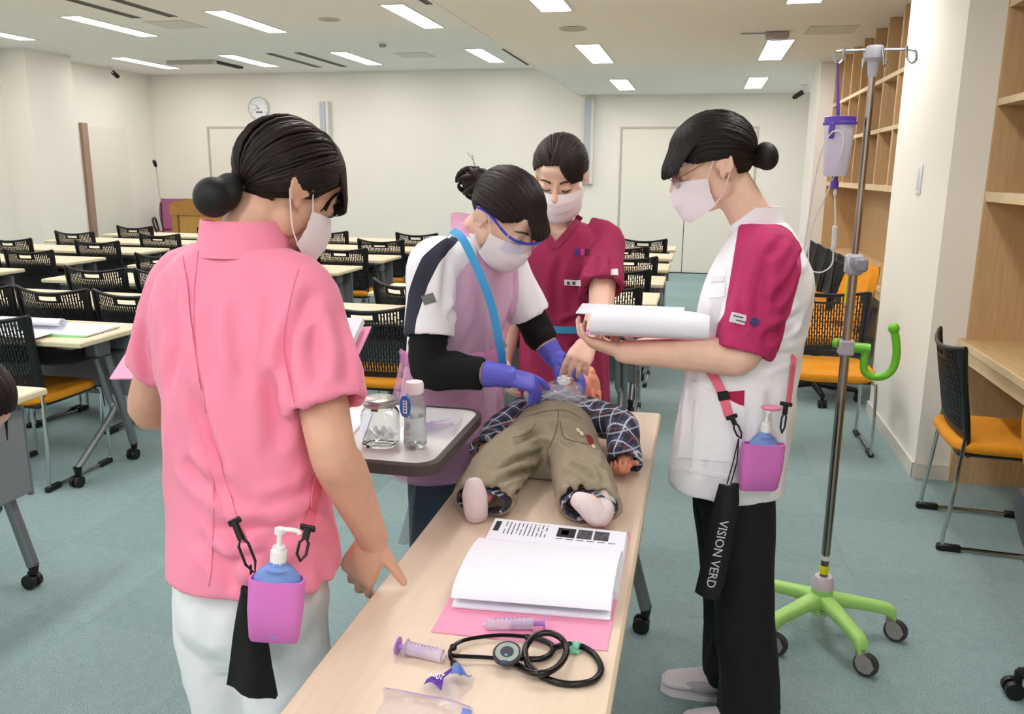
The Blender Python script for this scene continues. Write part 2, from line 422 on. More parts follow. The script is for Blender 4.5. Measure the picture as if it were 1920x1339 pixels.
# ceiling lamps
m_tube = mat('lamp_diffuser', '#ffffff', 0.6, emit=((1.0, 0.955, 0.94), LAMP)); m_lampf = mat('lamp_frame', '#dfdfdc', 0.5)
lamp = thing('ceiling_lamp', 'x', 'lamp'); used = [False]
fr = MB()
for (a, b) in (((-0.125, -0.65), (-0.105, 0.65)), ((0.105, -0.65), (0.125, 0.65)), ((-0.105, -0.65), (0.105, -0.63)), ((-0.105, 0.63), (0.105, 0.65))):
    fr.box((a[0], a[1], -0.008), (b[0], b[1], 0.0))
obj('lamp_frame', fr, m_lampf, lamp, smooth=0)
obj('diffuser', MB().bbox((-0.105, -0.63, -0.006), (0.105, 0.63, 0.0), 0.002), m_tube, lamp, smooth=0)
ORD = ['first', 'second', 'third', 'fourth', 'fifth', 'sixth', 'seventh', 'eighth']
ROWY = [11.17, 8.32, 5.47, 2.62, -0.23, -2.6]
for i, y in enumerate(ROWY):
    for k, x in enumerate((-7.9, -6.27, -4.66, -2.86)):
        o = place(lamp, used, (x, y, HI), 0, '', 'recessed ceiling lamps')
        o['label'] = 'recessed strip lamp, %s row from back wall, %s line from the left wall, high ceiling' % (ORD[i], ORD[k])
    for x, nm in ((-1.05, 'beside the ceiling step'), (0.585, 'beside the wooden shelves')):
        o = place(lamp, used, (x, y-0.02, LO), 0, '', 'recessed ceiling lamps')
        o['label'] = 'recessed strip lamp, %s row from back wall, lower ceiling, %s' % (ORD[i], nm)

# slot air vents, air-conditioning unit, access panels, ceiling loudspeakers, detectors, cameras
m_vent = mat('vent_metal', '#7d7b76', 0.6)
def slot(x, y0, y1, lab):
    t = thing('slot_vent', lab, 'air vent', (x, y0, HI), 0, 'slot air vents in the high ceiling')
    obj('vent_frame', MB().box((-0.05, 0, -0.006), (-0.035, y1-y0, 0)).box((0.035, 0, -0.006), (0.05, y1-y0, 0)).box((-0.006, 0, -0.006), (0.006, y1-y0, 0)), m_vent, t, smooth=0)
    obj('vent_slot', MB().box((-0.035, 0, -0.003), (0.035, y1-y0, 0)), m_dark, t, smooth=0)
slot(-5.66, 6.7, 7.9, 'narrow slot vent between second-row lamps, on its left-wall side')
slot(-5.25, 6.7, 7.9, 'narrow slot vent between second-row lamps, on its ceiling-step side')
slot(-5.62, 10.5, 12.0, 'narrow slot vent near back wall, on its left-wall side')
slot(-5.21, 10.5, 12.0, 'narrow slot vent near back wall, on its ceiling-step side')
slot(-2.47, 10.6, 12.2, 'narrow dark slot vent near back wall along the ceiling step')
slot(-2.5, 6.5, 7.75, 'narrow dark slot vent in the ceiling along step, away from back wall')
t = thing('ceiling_screen_box', 'recessed projection screen slot in the ceiling near the back left corner', 'screen slot', (-7.08, 11.0, HI))
obj('box', MB().bbox((-0.37, -0.04, -0.05), (0.36, 0.06, 0), 0.004), mat('screen_box', '#b7b2a8', 0.6), t, smooth=0)
obj('end_slot', MB().box((0.28, 0.06, -0.03), (0.36, 0.76, 0)), m_dark, t, smooth=0)
m_pan = mat('access_panel', '#dbdad3', 0.85)
for (x0, y0, x1, y1, z, lab) in ((-5.75, 8.1, -5.28, 8.56, HI, 'square access panel in the high ceiling between lamp lines'), (-4.0, 10.75, -3.55, 11.2, HI, 'square access panel in high ceiling near the smoke detector'), (0.74, 7.05, 1.1, 7.45, LO, 'square access panel in lower ceiling by the shelves')):
    t = thing('access_panel', lab, 'ceiling panel', ((x0+x1)/2, (y0+y1)/2, z), 0, 'ceiling access panels'); a, b = (x1-x0)/2, (y1-y0)/2
    obj('panel', MB().bbox((-a+0.008, -b+0.008, -0.004), (a-0.008, b-0.008, 0), 0.001), m_pan, t, smooth=0)
    obj('panel_rim', MB().box((-a, -b, -0.003), (-a+0.008, b, 0)).box((a-0.008, -b, -0.003), (a, b, 0)).box((-a, -b, -0.003), (a, -b+0.008, 0)).box((-a, b-0.008, -0.003), (a, b, 0)), m_frame, t, smooth=0)
m_sp2 = mat('ceiling_speaker', '#c9c7c0', 0.7, vary=(300, 0.12))
for (x, y, z, lab) in ((-3.76, 8.31, HI, 'round ceiling loudspeaker grille in the high ceiling'), (-1.05, 6.84, LO, 'round ceiling loudspeaker grille in the lower ceiling')):
    t = thing('ceiling_speaker', lab, 'loudspeaker', (x, y, z), 0, 'round ceiling loudspeakers')
    obj('speaker_rim', MB().lathe([(0.105, 0), (0.11, -0.006), (0.095, -0.01), (0.09, 0)], 32), m_sp2, t)
    obj('grille', MB().lathe([(0.001, -0.009), (0.094, -0.009), (0.094, 0), (0.001, 0)], 32), mat('speaker_mesh', '#b5b3ac', 0.8), t)
t = thing('smoke_detector', 'small round smoke detector on the high ceiling', 'detector', (-3.8, 9.88, HI))
obj('base', MB().lathe([(0.06, 0), (0.06, -0.015), (0.045, -0.02), (0.045, 0)], 24), m_white, t)
obj('sensor_head', MB().lathe([(0.038, -0.02), (0.045, -0.03), (0.04, -0.05), (0.02, -0.055)], 24), m_grey, t)
t = thing('emergency_lamp', 'small boxy unit with metal bracket on the lower ceiling', 'ceiling unit', (0.52, 7.28, LO))
obj('housing', MB().bbox((-0.09, -0.05, -0.05), (0.09, 0.05, 0), 0.01), mat('unit_housing', '#a59da0', 0.5), t)
obj('lens', MB().bbox((-0.05, -0.03, -0.066), (0.05, 0.03, -0.048), 0.008), m_white, t)
obj('bracket', MB().box((-0.28, -0.008, -0.012), (-0.08, 0.008, -0.004)), m_grey, t)
def sec_cam(loc, rz, lab):
    t = thing('security_camera', lab, 'camera', loc, rz, 'ceiling security cameras')
    obj('mount', MB().lathe([(0.05, 0), (0.05, -0.012), (0.02, -0.02)], 16).tube([(0, 0, -0.01), (0, -0.02, -0.07), (0.05, -0.02, -0.1)], 0.009, 8), m_white, t)
    obj('camera_body', MB().tube([(0.02, 0.02, -0.085), (0.11, -0.03, -0.15)], 0.032, 12), m_black, t)
    obj('lens', MB().tube([(0.11, -0.03, -0.15), (0.125, -0.038, -0.16)], 0.022, 12), mat('lens_glass', '#0a0a0d', 0.1), t)
sec_cam((-8.69, 11.4, HI), 0.2, 'small black security camera on the high ceiling near left wall')
sec_cam((1.2, 11.5, LO), PI+0.3, 'small black security camera on lower ceiling near far pillar')

# light switch on the pillar
sw = thing('light_switch', 'flat white switch plate on the near white pillar', 'switch', (1.095, 4.72, 1.43))
obj('plate', MB().bbox((-0.01, -0.045, -0.075), (0, 0.045, 0.075), 0.004), m_white, sw)
obj('rocker', MB().bbox((-0.015, -0.02, -0.055), (-0.008, 0.02, 0.055), 0.003), mat('switch_rocker', '#dfe0e0', 0.4), sw)

# ------------------------------------------------------------------ built-in wooden shelves
def wood(name, col, st):
    m = mat(name, col, 0.55, vary=(6, 0.10, 8), stretch=st); return m
m_shelf = wood('shelf_veneer', '#c6a478', (14, 14, 0.9)); m_edge = wood('shelf_edge', '#dbc49c', (1, 1, 1)); m_desk = wood('desk_veneer', '#cfb184', (14, 0.9, 14))
SX = 1.25
def shelf_unit(y0, y1, lab, tiers, divs, low_divs):
    t = thing('bookshelf', lab, 'bookshelf', (SX, y0, 0), 0, 'built-in wooden wall shelves')
    L = y1-y0; D = WX1-SX-0.002
    obj('back_panel', MB().box((D-0.015, 0, 0), (D, L, LO)), m_shelf, t, smooth=0)
    for s, a in (('side_panel', 0.0), ('side_panel', L-0.025)):
        obj(s, MB().box((0, a, 0), (D-0.015, a+0.025, LO-0.002)), m_shelf, t, smooth=0)
    for z in tiers:
        th = 0.042 if abs(z-1.38) < 0.01 else 0.028
        b = obj('shelf_board', MB().box((0.004, 0.025, z-th), (D-0.015, L-0.025, z)), m_desk, t, smooth=0)
        obj('edge_band', MB().bbox((-0.002, 0.025, z-th-0.001), (0.005, L-0.025, z+0.001), 0.001), m_edge, b, smooth=0)
    ts = [LO]+list(tiers)
    for i in range(len(tiers)):
        for y in (divs if i < 3 else low_divs):
            th = 0.042 if abs(ts[i+1]-1.38) < 0.01 else 0.028
            top = ts[i]-(0.028 if i else 0.002)
            if i == 3: top = 1.38-0.042
            b = obj('divider', MB().box((0.004, y-y0-0.009, ts[i+1]), (D-0.015, y-y0+0.009, top)), m_shelf, t, smooth=0)
            obj('edge_band', MB().box((-0.001, y-y0-0.0095, ts[i+1]), (0.005, y-y0+0.0095, top)), m_edge, b, smooth=0)
    # desk-height worktop in two layers and the panels below it
    wt = obj('worktop', MB().bbox((-0.03, 0.0, 0.672), (D-0.015, L, 0.705), 0.004), m_desk, t, smooth=0)
    obj('edge_band', MB().bbox((-0.036, 0.0, 0.671), (-0.028, L, 0.706), 0.002), m_edge, wt, smooth=0)
    ap = obj('apron_rail', MB().bbox((-0.02, 0.0, 0.605), (0.02, L, 0.66), 0.003), m_edge, t, smooth=0)
    for y in low_divs:
        obj('under_panel', MB().box((0.02, y-y0-0.012, 0.0), (D-0.015, y-y0+0.012, 0.672)), m_shelf, t, smooth=0)
shelf_unit(5.362, 9.218, 'tall built-in pigeonhole shelves between the two white pillars', (2.14, 1.78, 1.38), (5.80, 6.29, 6.77, 7.25, 7.73, 8.22, 8.70), (6.25, 8.3))
shelf_unit(0.9, 4.198, 'tall built-in wooden shelves with worktop in front of the near pillar', (2.185, 1.78, 1.38), (1.3, 1.78, 2.26, 2.74, 3.2, 3.68), (1.5,))
# ------------------------------------------------------------------ folding training tables
m_top = mat('table_top', '#e6d6b8', 0.45, vary=(5, 0.05, 8), stretch=(1.2, 16, 16)); m_topy = mat('exam_table_top', '#e5d0ba', 0.42, vary=(5, 0.035, 8), stretch=(1.2, 16, 16))
m_band = mat('table_edge', '#ddd2ae', 0.5); m_leg = mat('table_leg', '#85888e', 0.38, 0.6); m_panel = mat('modesty_panel', '#7f8288', 0.6, vary=(350, 0.10))
def make_table(D, topm, z=0.70):
    t = thing('training_table', 'x', 'table')
    tp = obj('tabletop', MB().bbox((-0.9, -D/2, z-0.026), (0.9, D/2, z), 0.004), topm, t, smooth=0)
    obj('edge_band', MB().bbox((-0.9015, -D/2-0.0015, z-0.024), (0.9015, D/2+0.0015, z-0.003), 0.003), m_band, tp, smooth=0)
    obj('modesty_panel', MB().bbox((-0.82, D/2-0.055, z-0.36), (0.82, D/2-0.037, z-0.06), 0.004), m_panel, t, smooth=0)
    for s in (-1, 1): obj('panel_trim', MB().tube([(s*0.822, D/2-0.046, z-0.37), (s*0.822, D/2-0.046, z-0.05)], 0.011, 8), m_leg, t)
    obj('beam', MB().bbox((-0.72, -0.02, z-0.085), (0.72, 0.03, z-0.035), 0.006).bbox((-0.81, -D/2+0.06, z-0.05), (-0.72, D/2-0.06, z-0.025), 0.004).bbox((0.72, -D/2+0.06, z-0.05), (0.81, D/2-0.06, z-0.025), 0.004), m_leg, t, smooth=0)
    obj('shading_rack', MB().box((-0.8, -0.19, z-0.125), (0.8, 0.17, z-0.117)), mat('shading_rack_board', '#3a3b3e', 0.5, 0.4), t, smooth=0)  # solid rack, enlarged to block light and darken the space under the top
    for s in (-1, 1):
        x = s*0.77
        g = MB().tube([(x, 0.06, z-0.05), (x, 0.215, 0.085)], 0.021, 10)
        p = smooth_pts([(x-s*0.03, 0.02, z-0.06), (x-s*0.03, 0.10, 0.36), (x-s*0.02, 0.11, 0.31), (x-s*0.01, 0.085, 0.27), (x, -0.185, 0.085)], 5)
        g.tube(p, 0.016, 10).bbox((x-0.04, -0.02, z-0.13), (x+0.03, 0.085, z-0.04), 0.01)
        lg = obj('leg_frame', g, m_leg, t)
        for y in (0.215, -0.185):
            c = MB().tube([(x, y, 0.095), (x, y, 0.055)], [0.02, 0.014], 10)
            for e in (-1, 1): c.tube([(x+e*0.004, y-0.012, 0.027), (x+e*0.022, y-0.012, 0.027)], 0.027, 14)
            c.box((x-0.004, y-0.025, 0.02), (x+0.004, y+0.01, 0.06))
            obj('caster', c, m_black, lg)
    return t
tab = make_table(0.48, m_top); used = [False]
ROW0, PITCHY = 3.08, 0.905
COLX = {'L': (-5.9, 'left-wall block'), 'M': (-3.53, 'middle block'), 'R': (-1.12, 'double-door block')}
def row_name(r): return ORD[6-r]
for c, rows in (('L', (2, 3, 4, 5, 6)), ('M', (0, 1, 2, 3, 4, 5, 6)), ('R', (1, 2, 3, 4, 5, 6))):
    for r in rows:
        place(tab, used, (COLX[c][0], ROW0+PITCHY*r+0.24, 0), 0, 'cream training table, %s row from the back wall, %s' % (row_name(r), COLX[c][1]), 'rows of training tables')
# the turned table at the left edge and the examination table in the foreground
place(tab, used, (-2.42, 1.49, 0), PI/2*3+0.02, 'cream training table turned sideways, its grey panel facing the open aisle', 'turned training table')
xt = make_table(0.455, m_topy); xt.location = (-0.315, 1.70, 0); xt.rotation_euler = (0, 0, PI/2*3)
tag(xt, 'beech-topped training table that the child manikin lies on', 'table')
TABZ = 0.70

# ------------------------------------------------------------------ chairs with slotted black backs
m_orange = mat('orange_fabric', '#e0931a', 0.85, bump=(600, 0.3, 0.002), vary=(40, 0.05)); m_back = mat('chair_back_plastic', '#101012', 0.42)
def slotted_back():
    nx, nz = 61, 58; W0, W1 = 0.205, 0.225; z0, z1 = 0.455, 0.79
    def P(i, k, off):
        i_ = i+(0.0 if i in (0, nx) else (-0.02 if i % 2 == 1 else 0.02)); u = (i_/nx-0.5)*2; v = k/nz
        x = u*(W0+(W1-W0)*v); z = z0+(z1-z0)*v + 0.028*u*u*v*v
        y = -0.185-0.075*v-0.02*math.sin(PI*v)*0 + 0.045*u*u*(0.4+0.6*v) + off
        return (x, y, z)
    keep = np.ones((nx, nz), bool)
    for i in range(4, nx-4):
        if i % 2: continue
        ph = 0 if (i//2) % 2 else 3
        for k in range(5, nz-9):
            if (k+ph) % 7 != 0: keep[i, k] = False
        # upper band beside the handle
        for k in range(nz-9, nz-2):
            if abs(i-30) > 11 and (k+ph) % 7 != 0 and 4 < i < nx-5: keep[i, k] = False
    keep[22:39, nz-9:nz-1] = True; keep[23:38, nz-7:nz-3] = False
    keep[:, nz-2:] = True
    b = MB(); th = 0.0035; n1 = nz+1; A = [P(i, k, 0) for i in range(nx+1) for k in range(n1)]; B = [P(i, k, th) for i in range(nx+1) for k in range(n1)]
    f = []; q0 = (nx+1)*n1; id = lambda i, k: i*n1+k
    for i in range(nx):
        for k in range(nz):
            if not keep[i, k]: continue
            q = (id(i,k), id(i+1,k), id(i+1,k+1), id(i,k+1)); f.append(q); f.append(tuple(a+q0 for a in q[::-1]))
            for (di, dk, e0, e1) in ((-1,0,(i,k+1),(i,k)), (1,0,(i+1,k),(i+1,k+1)), (0,-1,(i,k),(i+1,k)), (0,1,(i+1,k+1),(i,k+1))):
                a, c = i+di, k+dk
                if not (0 <= a < nx and 0 <= c < nz) or not keep[a, c]:
                    p, q = id(*e0), id(*e1); f.append((q, p, p+q0, q+q0))
    b.add(A+B, f); me = bpy.data.meshes.new('backrest'); me.from_pydata(b.v, [], b.f); me.update()
    bm = bmesh.new(); bm.from_mesh(me); bmesh.ops.delete(bm, geom=[v for v in bm.verts if not v.link_faces], context='VERTS'); bm.to_mesh(me); bm.free()
    return me
def seat_mb(w=0.225, d=0.215, z0=0.405, z1=0.448):
    rings = []
    def ring(a, b, z, y0=0.0): return [Vector((a*math.copysign(abs(math.cos(t))**0.4, math.cos(t)), y0+b*math.copysign(abs(math.sin(t))**0.4, math.sin(t)), z-0.012*max(0, math.sin(t))**2)) for t in np.linspace(0, 2*PI, 40, endpoint=False)]
    for a, z in ((0.96, z0), (1.0, z0+0.012), (1.0, z1-0.014), (0.97, z1-0.004), (0.9, z1), (0.5, z1-0.006), (0.05, z1-0.008)): rings.append(ring(w*a, d*a, z))
    return MB().loft(rings)
def make_chair():
    t = thing('meeting_chair', 'x', 'chair')
    b = obj('backrest', slotted_back(), m_back, t, smooth=30)
    rim = MB()
    for s in (-1, 1):
        rim.tube(smooth_pts([(s*0.2, -0.178+0.02, 0.43), (s*0.208, -0.185+0.02, 0.5), (s*0.222, -0.235+0.035, 0.7), (s*0.228, -0.258+0.045, 0.815)], 5), [0.012]*13+[0.011]*3, 8)
    rim.tube(smooth_pts([(u*0.228, -0.256+0.045*u*u, 0.789+0.028*u*u) for u in np.linspace(-1, 1, 11)], 2), 0.008, 8)
    obj('back_rim', rim, m_back, b)
    obj('seat', seat_mb(), m_orange, t)
    obj('seat_shell', MB().bbox((-0.2, -0.19, 0.385), (0.2, 0.19, 0.41), 0.01), m_black, t)
    for s in (-1, 1):
        p = smooth_pts([(s*0.205, -0.165, 0.47), (s*0.222, -0.19, 0.2), (s*0.222, -0.205, 0.05), (s*0.222, -0.19, 0.016), (s*0.222, -0.1, 0.014), (s*0.222, 0.16, 0.014), (s*0.221, 0.2, 0.022), (s*0.219, 0.215, 0.06), (s*0.214, 0.205, 0.36), (s*0.2, 0.19, 0.395), (s*0.15, 0.14, 0.396)], 6)
        sl = obj('sled_leg', MB().tube(p, 0.0085, 8), m_chrome, t)
        for y in (-0.18, 0.17):
            obj('rubber_foot', MB().bbox((s*0.222-0.013, y-0.045, 0), (s*0.222+0.013, y+0.045, 0.028), 0.006), m_black, sl)
    obj('cross_rail', MB().tube([(-0.21, 0.17, 0.393), (0.21, 0.17, 0.393)], 0.008, 8).tube([(-0.205, -0.15, 0.392), (0.205, -0.15, 0.392)], 0.008, 8), m_chrome, t)
    return t
ch = make_chair(); used = [False]
CH = {'L': {3: (-5.72, -5.20), 4: (-6.22, -5.295), 5: (-6.285, -5.295), 6: (-6.245, -5.22)},
      'M': {0: (-3.062,), 1: (-3.895, -3.41, -2.925), 2: (-3.865, -3.345), 3: (-4.005, -3.065), 4: (-2.93,), 5: (-2.935,), 6: (-3.89, -2.885)},
      'R': {1: (-1.56,), 2: (-1.6, -0.53), 3: (-0.53,), 4: (-0.53,), 5: (-0.65,), 6: (-0.53,)}}
side = {1: ('',), 2: (', left-wall side', ', pillar side'), 3: (', left-wall side', ', middle chair', ', pillar side')}
for c in CH:
    for r, xs in CH[c].items():
        for k, x in enumerate(xs):
            yy = ROW0+PITCHY*r+0.06; rz = random.uniform(-0.012, 0.012)
            if c == 'M' and r == 0: yy = 3.245; rz = 0
            if c == 'R' and r == 2 and k == 0: rz = -0.5; yy = 4.78
            if c == 'R' and r == 1: yy = 3.93; rz = 0.02
            place(ch, used, (x, yy, 0), rz, 'black slotted-back chair, %s row from back wall, %s%s' % (row_name(r), COLX[c][1], side[len(xs)][k]), 'meeting chairs at the training tables')
place(ch, used, (1.225, 3.56, 0), -PI/2-0.06, 'black-backed chair with orange seat at worktop beside near pillar')
place(ch, used, (0.72, 4.66, 0), PI+0.02, 'black-backed chair with orange seat standing behind the drip stand, facing room')
for k in range(4):
    place(ch, used, (0.87+0.018*k, 8.42-0.5*k, 0), PI/2+0.03, 'black-backed chair standing in the line before the far shelves, %s from the back wall' % ORD[k], 'chairs in a line before the far shelves')
place(ch, used, (0.92, 6.33, 0), PI/2+0.45, 'black-backed chair at far shelves worktop beside the orange office chair')

# office chair with orange back by the far shelves
oc = thing('office_chair', 'orange-backed office chair with grey shell behind the near pillar', 'chair', (0.80, 5.68, 0), 0.0)
m_shell = mat('grey_shell', '#4a4b50', 0.5)
oc.rotation_euler = (0, 0, PI/2+0.22)
def padback(y, w0, w1, z0, z1, th, cur):
    P = []
    for v in np.linspace(0, 1, 14):
        e = math.sin(PI*min(1, max(0, v*0.96+0.02)))**0.35
        P.append([(u*(w0+(w1-w0)*v)*(0.6+0.4*e), y-0.1*v+cur*u*u, z0+(z1-z0)*v) for u in np.linspace(-1, 1, 14)])
    return MB().sheet(P, th)
obj('back_cushion', padback(-0.2, 0.2, 0.21, 0.5, 0.88, 0.045, 0.06), m_orange, oc)
obj('back_shell', padback(-0.235, 0.15, 0.19, 0.34, 0.62, 0.02, 0.05), m_shell, oc)
obj('seat', seat_mb(0.24, 0.23, 0.40, 0.46), m_orange, oc)
obj('seat_shell', MB().bbox((-0.2, -0.22, 0.36), (0.2, 0.18, 0.41), 0.02), m_shell, oc)
obj('gas_column', MB().tube([(0, 0, 0.08), (0, 0, 0.38)], 0.027, 12), m_black, oc)
obj('back_arm', MB().tube(smooth_pts([(0, -0.05, 0.37), (0, -0.22, 0.36), (0, -0.27, 0.45), (0, -0.28, 0.58)], 5), 0.025, 8), m_shell, oc)
for k in range(5):
    a = 2*PI*k/5+0.5; d = Vector((math.cos(a), math.sin(a), 0))
    lg = obj('leg', MB().tube([d*0.02+Vector((0, 0, 0.095)), d*0.27+Vector((0, 0, 0.075))], [0.026, 0.016], 8), m_black, oc)
    c = MB().tube([d*0.27+Vector((0, 0, 0.08)), d*0.27+Vector((0, 0, 0.04))], 0.012, 8); n = Vector((-d.y, d.x, 0))
    for e in (-1, 1): c.tube([d*0.28+n*e*0.006+Vector((0, 0, 0.026)), d*0.28+n*e*0.024+Vector((0, 0, 0.026))], 0.026, 12)
    obj('caster', c, m_black, lg)

# caster of another piece at the right edge of the room
# lectern, purple chair and microphone stand at the back left
m_lect = mat('lectern_wood', '#b07f3c', 0.5, vary=(5, 0.12, 6), stretch=(3, 3, 12)); m_lect2 = mat('lectern_wood_light', '#c39149', 0.5, vary=(5, 0.1, 6), stretch=(8, 8, 1))
le = thing('lectern', 'brown wooden lectern with raised curved top at the back left', 'lectern', (-7.14, 11.45, 0))
arch = [(-0.62, 0.78), (-0.62, 0.93), (-0.5, 0.98), (-0.3, 1.02), (0.3, 1.02), (0.5, 0.98), (0.62, 0.93), (0.62, 0.78)]
obj('top_board', MB().prism([(x, -0.25, z) for x, z in arch], (0, 0.06, 0)), m_lect, le, smooth=0)
obj('front_panel', MB().bbox((-0.48, -0.22, 0.05), (0.48, -0.19, 0.79), 0.004), m_lect2, le, smooth=0)
for s in (-1, 1):
    obj('side_panel', MB().bbox((min(s*0.5, s*0.6), -0.24, 0), (max(s*0.5, s*0.6), 0.3, 0.8), 0.006), m_lect, le, smooth=0)
obj('desk_top', MB().bbox((-0.6, -0.2, 0.8), (0.6, 0.32, 0.84), 0.006), m_lect2, le, smooth=0)
obj('plinth', MB().bbox((-0.58, -0.24, 0), (0.58, 0.3, 0.05), 0.004), m_lect, le, smooth=0)
m_purple = mat('purple_fabric', '#9c5b7d', 0.9, bump=(500, 0.3, 0.002))
pc = thing('armchair', 'purple padded chair with dark arms behind the lectern', 'chair', (-8.2, 11.95, 0), PI+0.5)
obj('backrest', padback(-0.22, 0.21, 0.23, 0.5, 0.98, 0.07, 0.05), m_purple, pc)
obj('seat', seat_mb(0.26, 0.25, 0.40, 0.48), m_purple, pc)
for s in (-1, 1):
    obj('arm', MB().tube(smooth_pts([(s*0.26, -0.2, 0.45), (s*0.3, -0.2, 0.66), (s*0.3, 0.1, 0.68), (s*0.29, 0.16, 0.6), (s*0.25, 0.12, 0.44)], 5), 0.018, 8), mat('dark_arm', '#3b3538', 0.5), pc)
obj('gas_column', MB().tube([(0, 0, 0.08), (0, 0, 0.41)], 0.03, 10), m_black, pc)
for k in range(5):
    a = 2*PI*k/5; d = Vector((math.cos(a), math.sin(a), 0))
    obj('leg', MB().tube([d*0.02+Vector((0, 0, 0.1)), d*0.29+Vector((0, 0, 0.05))], [0.03, 0.018], 8).tube([d*0.29+Vector((-0.02, 0, 0.026)), d*0.29+Vector((0.02, 0, 0.026))], 0.026, 10), m_black, pc)
ms = thing('microphone_stand', 'slim microphone stand with black head in the back left corner', 'stand', (-8.1, 11.5, 0))
obj('pole', MB().tube([(0, 0, 0.3), (0, 0, 0.95)], 0.011, 10), m_dark, ms)
obj('upper_pole', MB().tube([(0, 0, 0.9), (-0.03, 0, 1.5)], 0.008, 10), m_chrome, ms)
obj('clip', MB().tube([(-0.03, 0, 1.48), (-0.035, -0.02, 1.55), (-0.025, -0.05, 1.57)], [0.02, 0.03, 0.022], 10), m_black, ms)
for k in range(3):
    a = 2*PI*k/3+0.4; obj('leg', MB().tube([(0, 0, 0.34), (0.26*math.cos(a), 0.26*math.sin(a), 0.012)], 0.01, 8), m_dark, ms)

# rolled booklet on the near training table
m_paper = mat('paper', '#eef0fb', 0.75); m_ink = mat('print_ink', '#55586a', 0.8); m_photoink = mat('photo_print', '#4b4d52', 0.8, vary=(120, 0.7)); m_pinkfile = mat('pink_card', '#f6a0c2', 0.6); m_green = mat('green_tab', '#8fe58a', 0.6)
rb = thing('open_booklet', 'open booklet with curled-over pages on the near training table', 'booklet', (-2.86, 3.30, TABZ), 0.05)
obj('cover', MB().bbox((-0.33, -0.13, 0), (0.16, 0.12, 0.004), 0.001), m_green, rb, smooth=0)
obj('page_block', MB().bbox((-0.31, -0.12, 0.004), (0.17, 0.13, 0.014), 0.002), m_paper, rb, smooth=0)
sp = [(-0.12+0.0, 0.014), (-0.02, 0.016), (0.05, 0.02), (0.085, 0.035), (0.085, 0.055), (0.065, 0.066), (0.045, 0.06), (0.04, 0.048), (0.05, 0.04)]
cv = smooth_pts([(a, b) for a, b in sp], 4)
obj('curled_pages', MB().sheet([[(x, -0.11+y, z) for (y, z) in cv] for x in np.linspace(-0.32, 0.0, 5)], 0.003), m_paper, rb)
obj('page_tab', MB().box((-0.16, 0.12, 0.01), (-0.13, 0.16, 0.016)), m_green, rb, smooth=0)

# ------------------------------------------------------------------ drip stand
IVX, IVY = 0.447, 2.585
m_lime = mat('lime_plastic', '#a9dd79', 0.4); m_limeh = mat('lime_handle', '#6fc22c', 0.35); m_tire = mat('tyre_rubber', '#3c3b3e', 0.6); m_hubc = mat('wheel_grey', '#97908f', 0.5)
m_poleg = mat('pole_steel', '#a89f98', 0.22, 1.0); m_yel = mat('yellow_label', '#e3e414', 0.5); m_clamp = mat('clamp_grey', '#b4b3bc', 0.45)
iv = thing('drip_stand', 'steel drip stand with lime green five-leg base and green hook handle', 'drip stand', (IVX, IVY, 0))
obj('hub', MB().lathe([(0.03, 0.08), (0.036, 0.09), (0.034, 0.15), (0.033, 0.165)], 24), m_lime, iv)
obj('hub_cap', MB().lathe([(0.034, 0.165), (0.033, 0.19), (0.026, 0.205), (0.014, 0.206)], 24), mat('hub_cap', '#cfc3cf', 0.4), iv)
obj('hub_screw', MB().ell((0.0, -0.036, 0.095), (0.007, 0.005, 0.007)), m_steel, iv)
angs = []
for k in range(5):
    a = math.radians(-66+72*k); d = Vector((math.cos(a), math.sin(a), 0)); n = Vector((-d.y, d.x, 0))
    P = smooth_pts([(0.02, 0.125, 0.026, 0.026), (0.07, 0.125, 0.024, 0.02), (0.15, 0.115, 0.021, 0.018), (0.19, 0.108, 0.021, 0.018), (0.215, 0.098, 0.02, 0.022), (0.228, 0.085, 0.018, 0.02), (0.23, 0.075, 0.012, 0.008)], 3)
    rings = []
    for r, z, wd, h in P:
        rings.append([d*(r+0.0)+n*(wd*math.copysign(abs(math.cos(q))**0.6, math.cos(q)))+Vector((0, 0, z+h*math.copysign(abs(math.sin(q))**0.6, math.sin(q)))) for q in np.linspace(0, 2*PI, 16, endpoint=False)])
    lg = obj('leg', MB().loft(rings), m_lime, iv)
    wdir = Vector((math.cos(a*1.0-0.9+0.35*k), math.sin(a*1.0-0.9+0.35*k), 0)) if k not in (0, 1, 4) else Vector((0.93, -0.3, 0)).normalized()
    ax = Vector((-wdir.y, wdir.x, 0)); pos = d*0.218+wdir*0.018
    Rw = Matrix((wdir, Vector((0, 0, 1)), ax)).transposed()
    obj('tyre', MB().lathe([(0.022, -0.011), (0.034, -0.011), (0.036, -0.006), (0.036, 0.006), (0.034, 0.011), (0.022, 0.011)], 28, Rw, pos+Vector((0, 0, 0.036))), m_tire, lg)
    cz = pos+Vector((0, 0, 0.036))
    fk = MB()
    for e in (-1, 1):
        pl = [cz+ax*e*0.0125+wdir*p+Vector((0, 0, q)) for p, q in ((-0.03, 0.012), (-0.026, 0.032), (-0.006, 0.036), (0.012, 0.024), (0.024, 0.0), (0.014, -0.02), (0, -0.024), (-0.016, -0.018), (-0.026, -0.004))]
        fk.prism(pl, ax*e*0.004)
    fk.tube([d*0.218+Vector((0, 0, 0.06)), d*0.218+Vector((0, 0, 0.085))], 0.014, 12)
    obj('caster_fork', fk, m_hubc, lg)
    obj('axle', MB().tube([cz-ax*0.018, cz+ax*0.018], 0.006, 10), m_steel, lg)
obj('lower_pole', MB().tube([(0, 0, 0.2), (0, 0, 0.28)], 0.0125, 16), mat('pole_dark', '#7d7a78', 0.3, 1.0), iv)
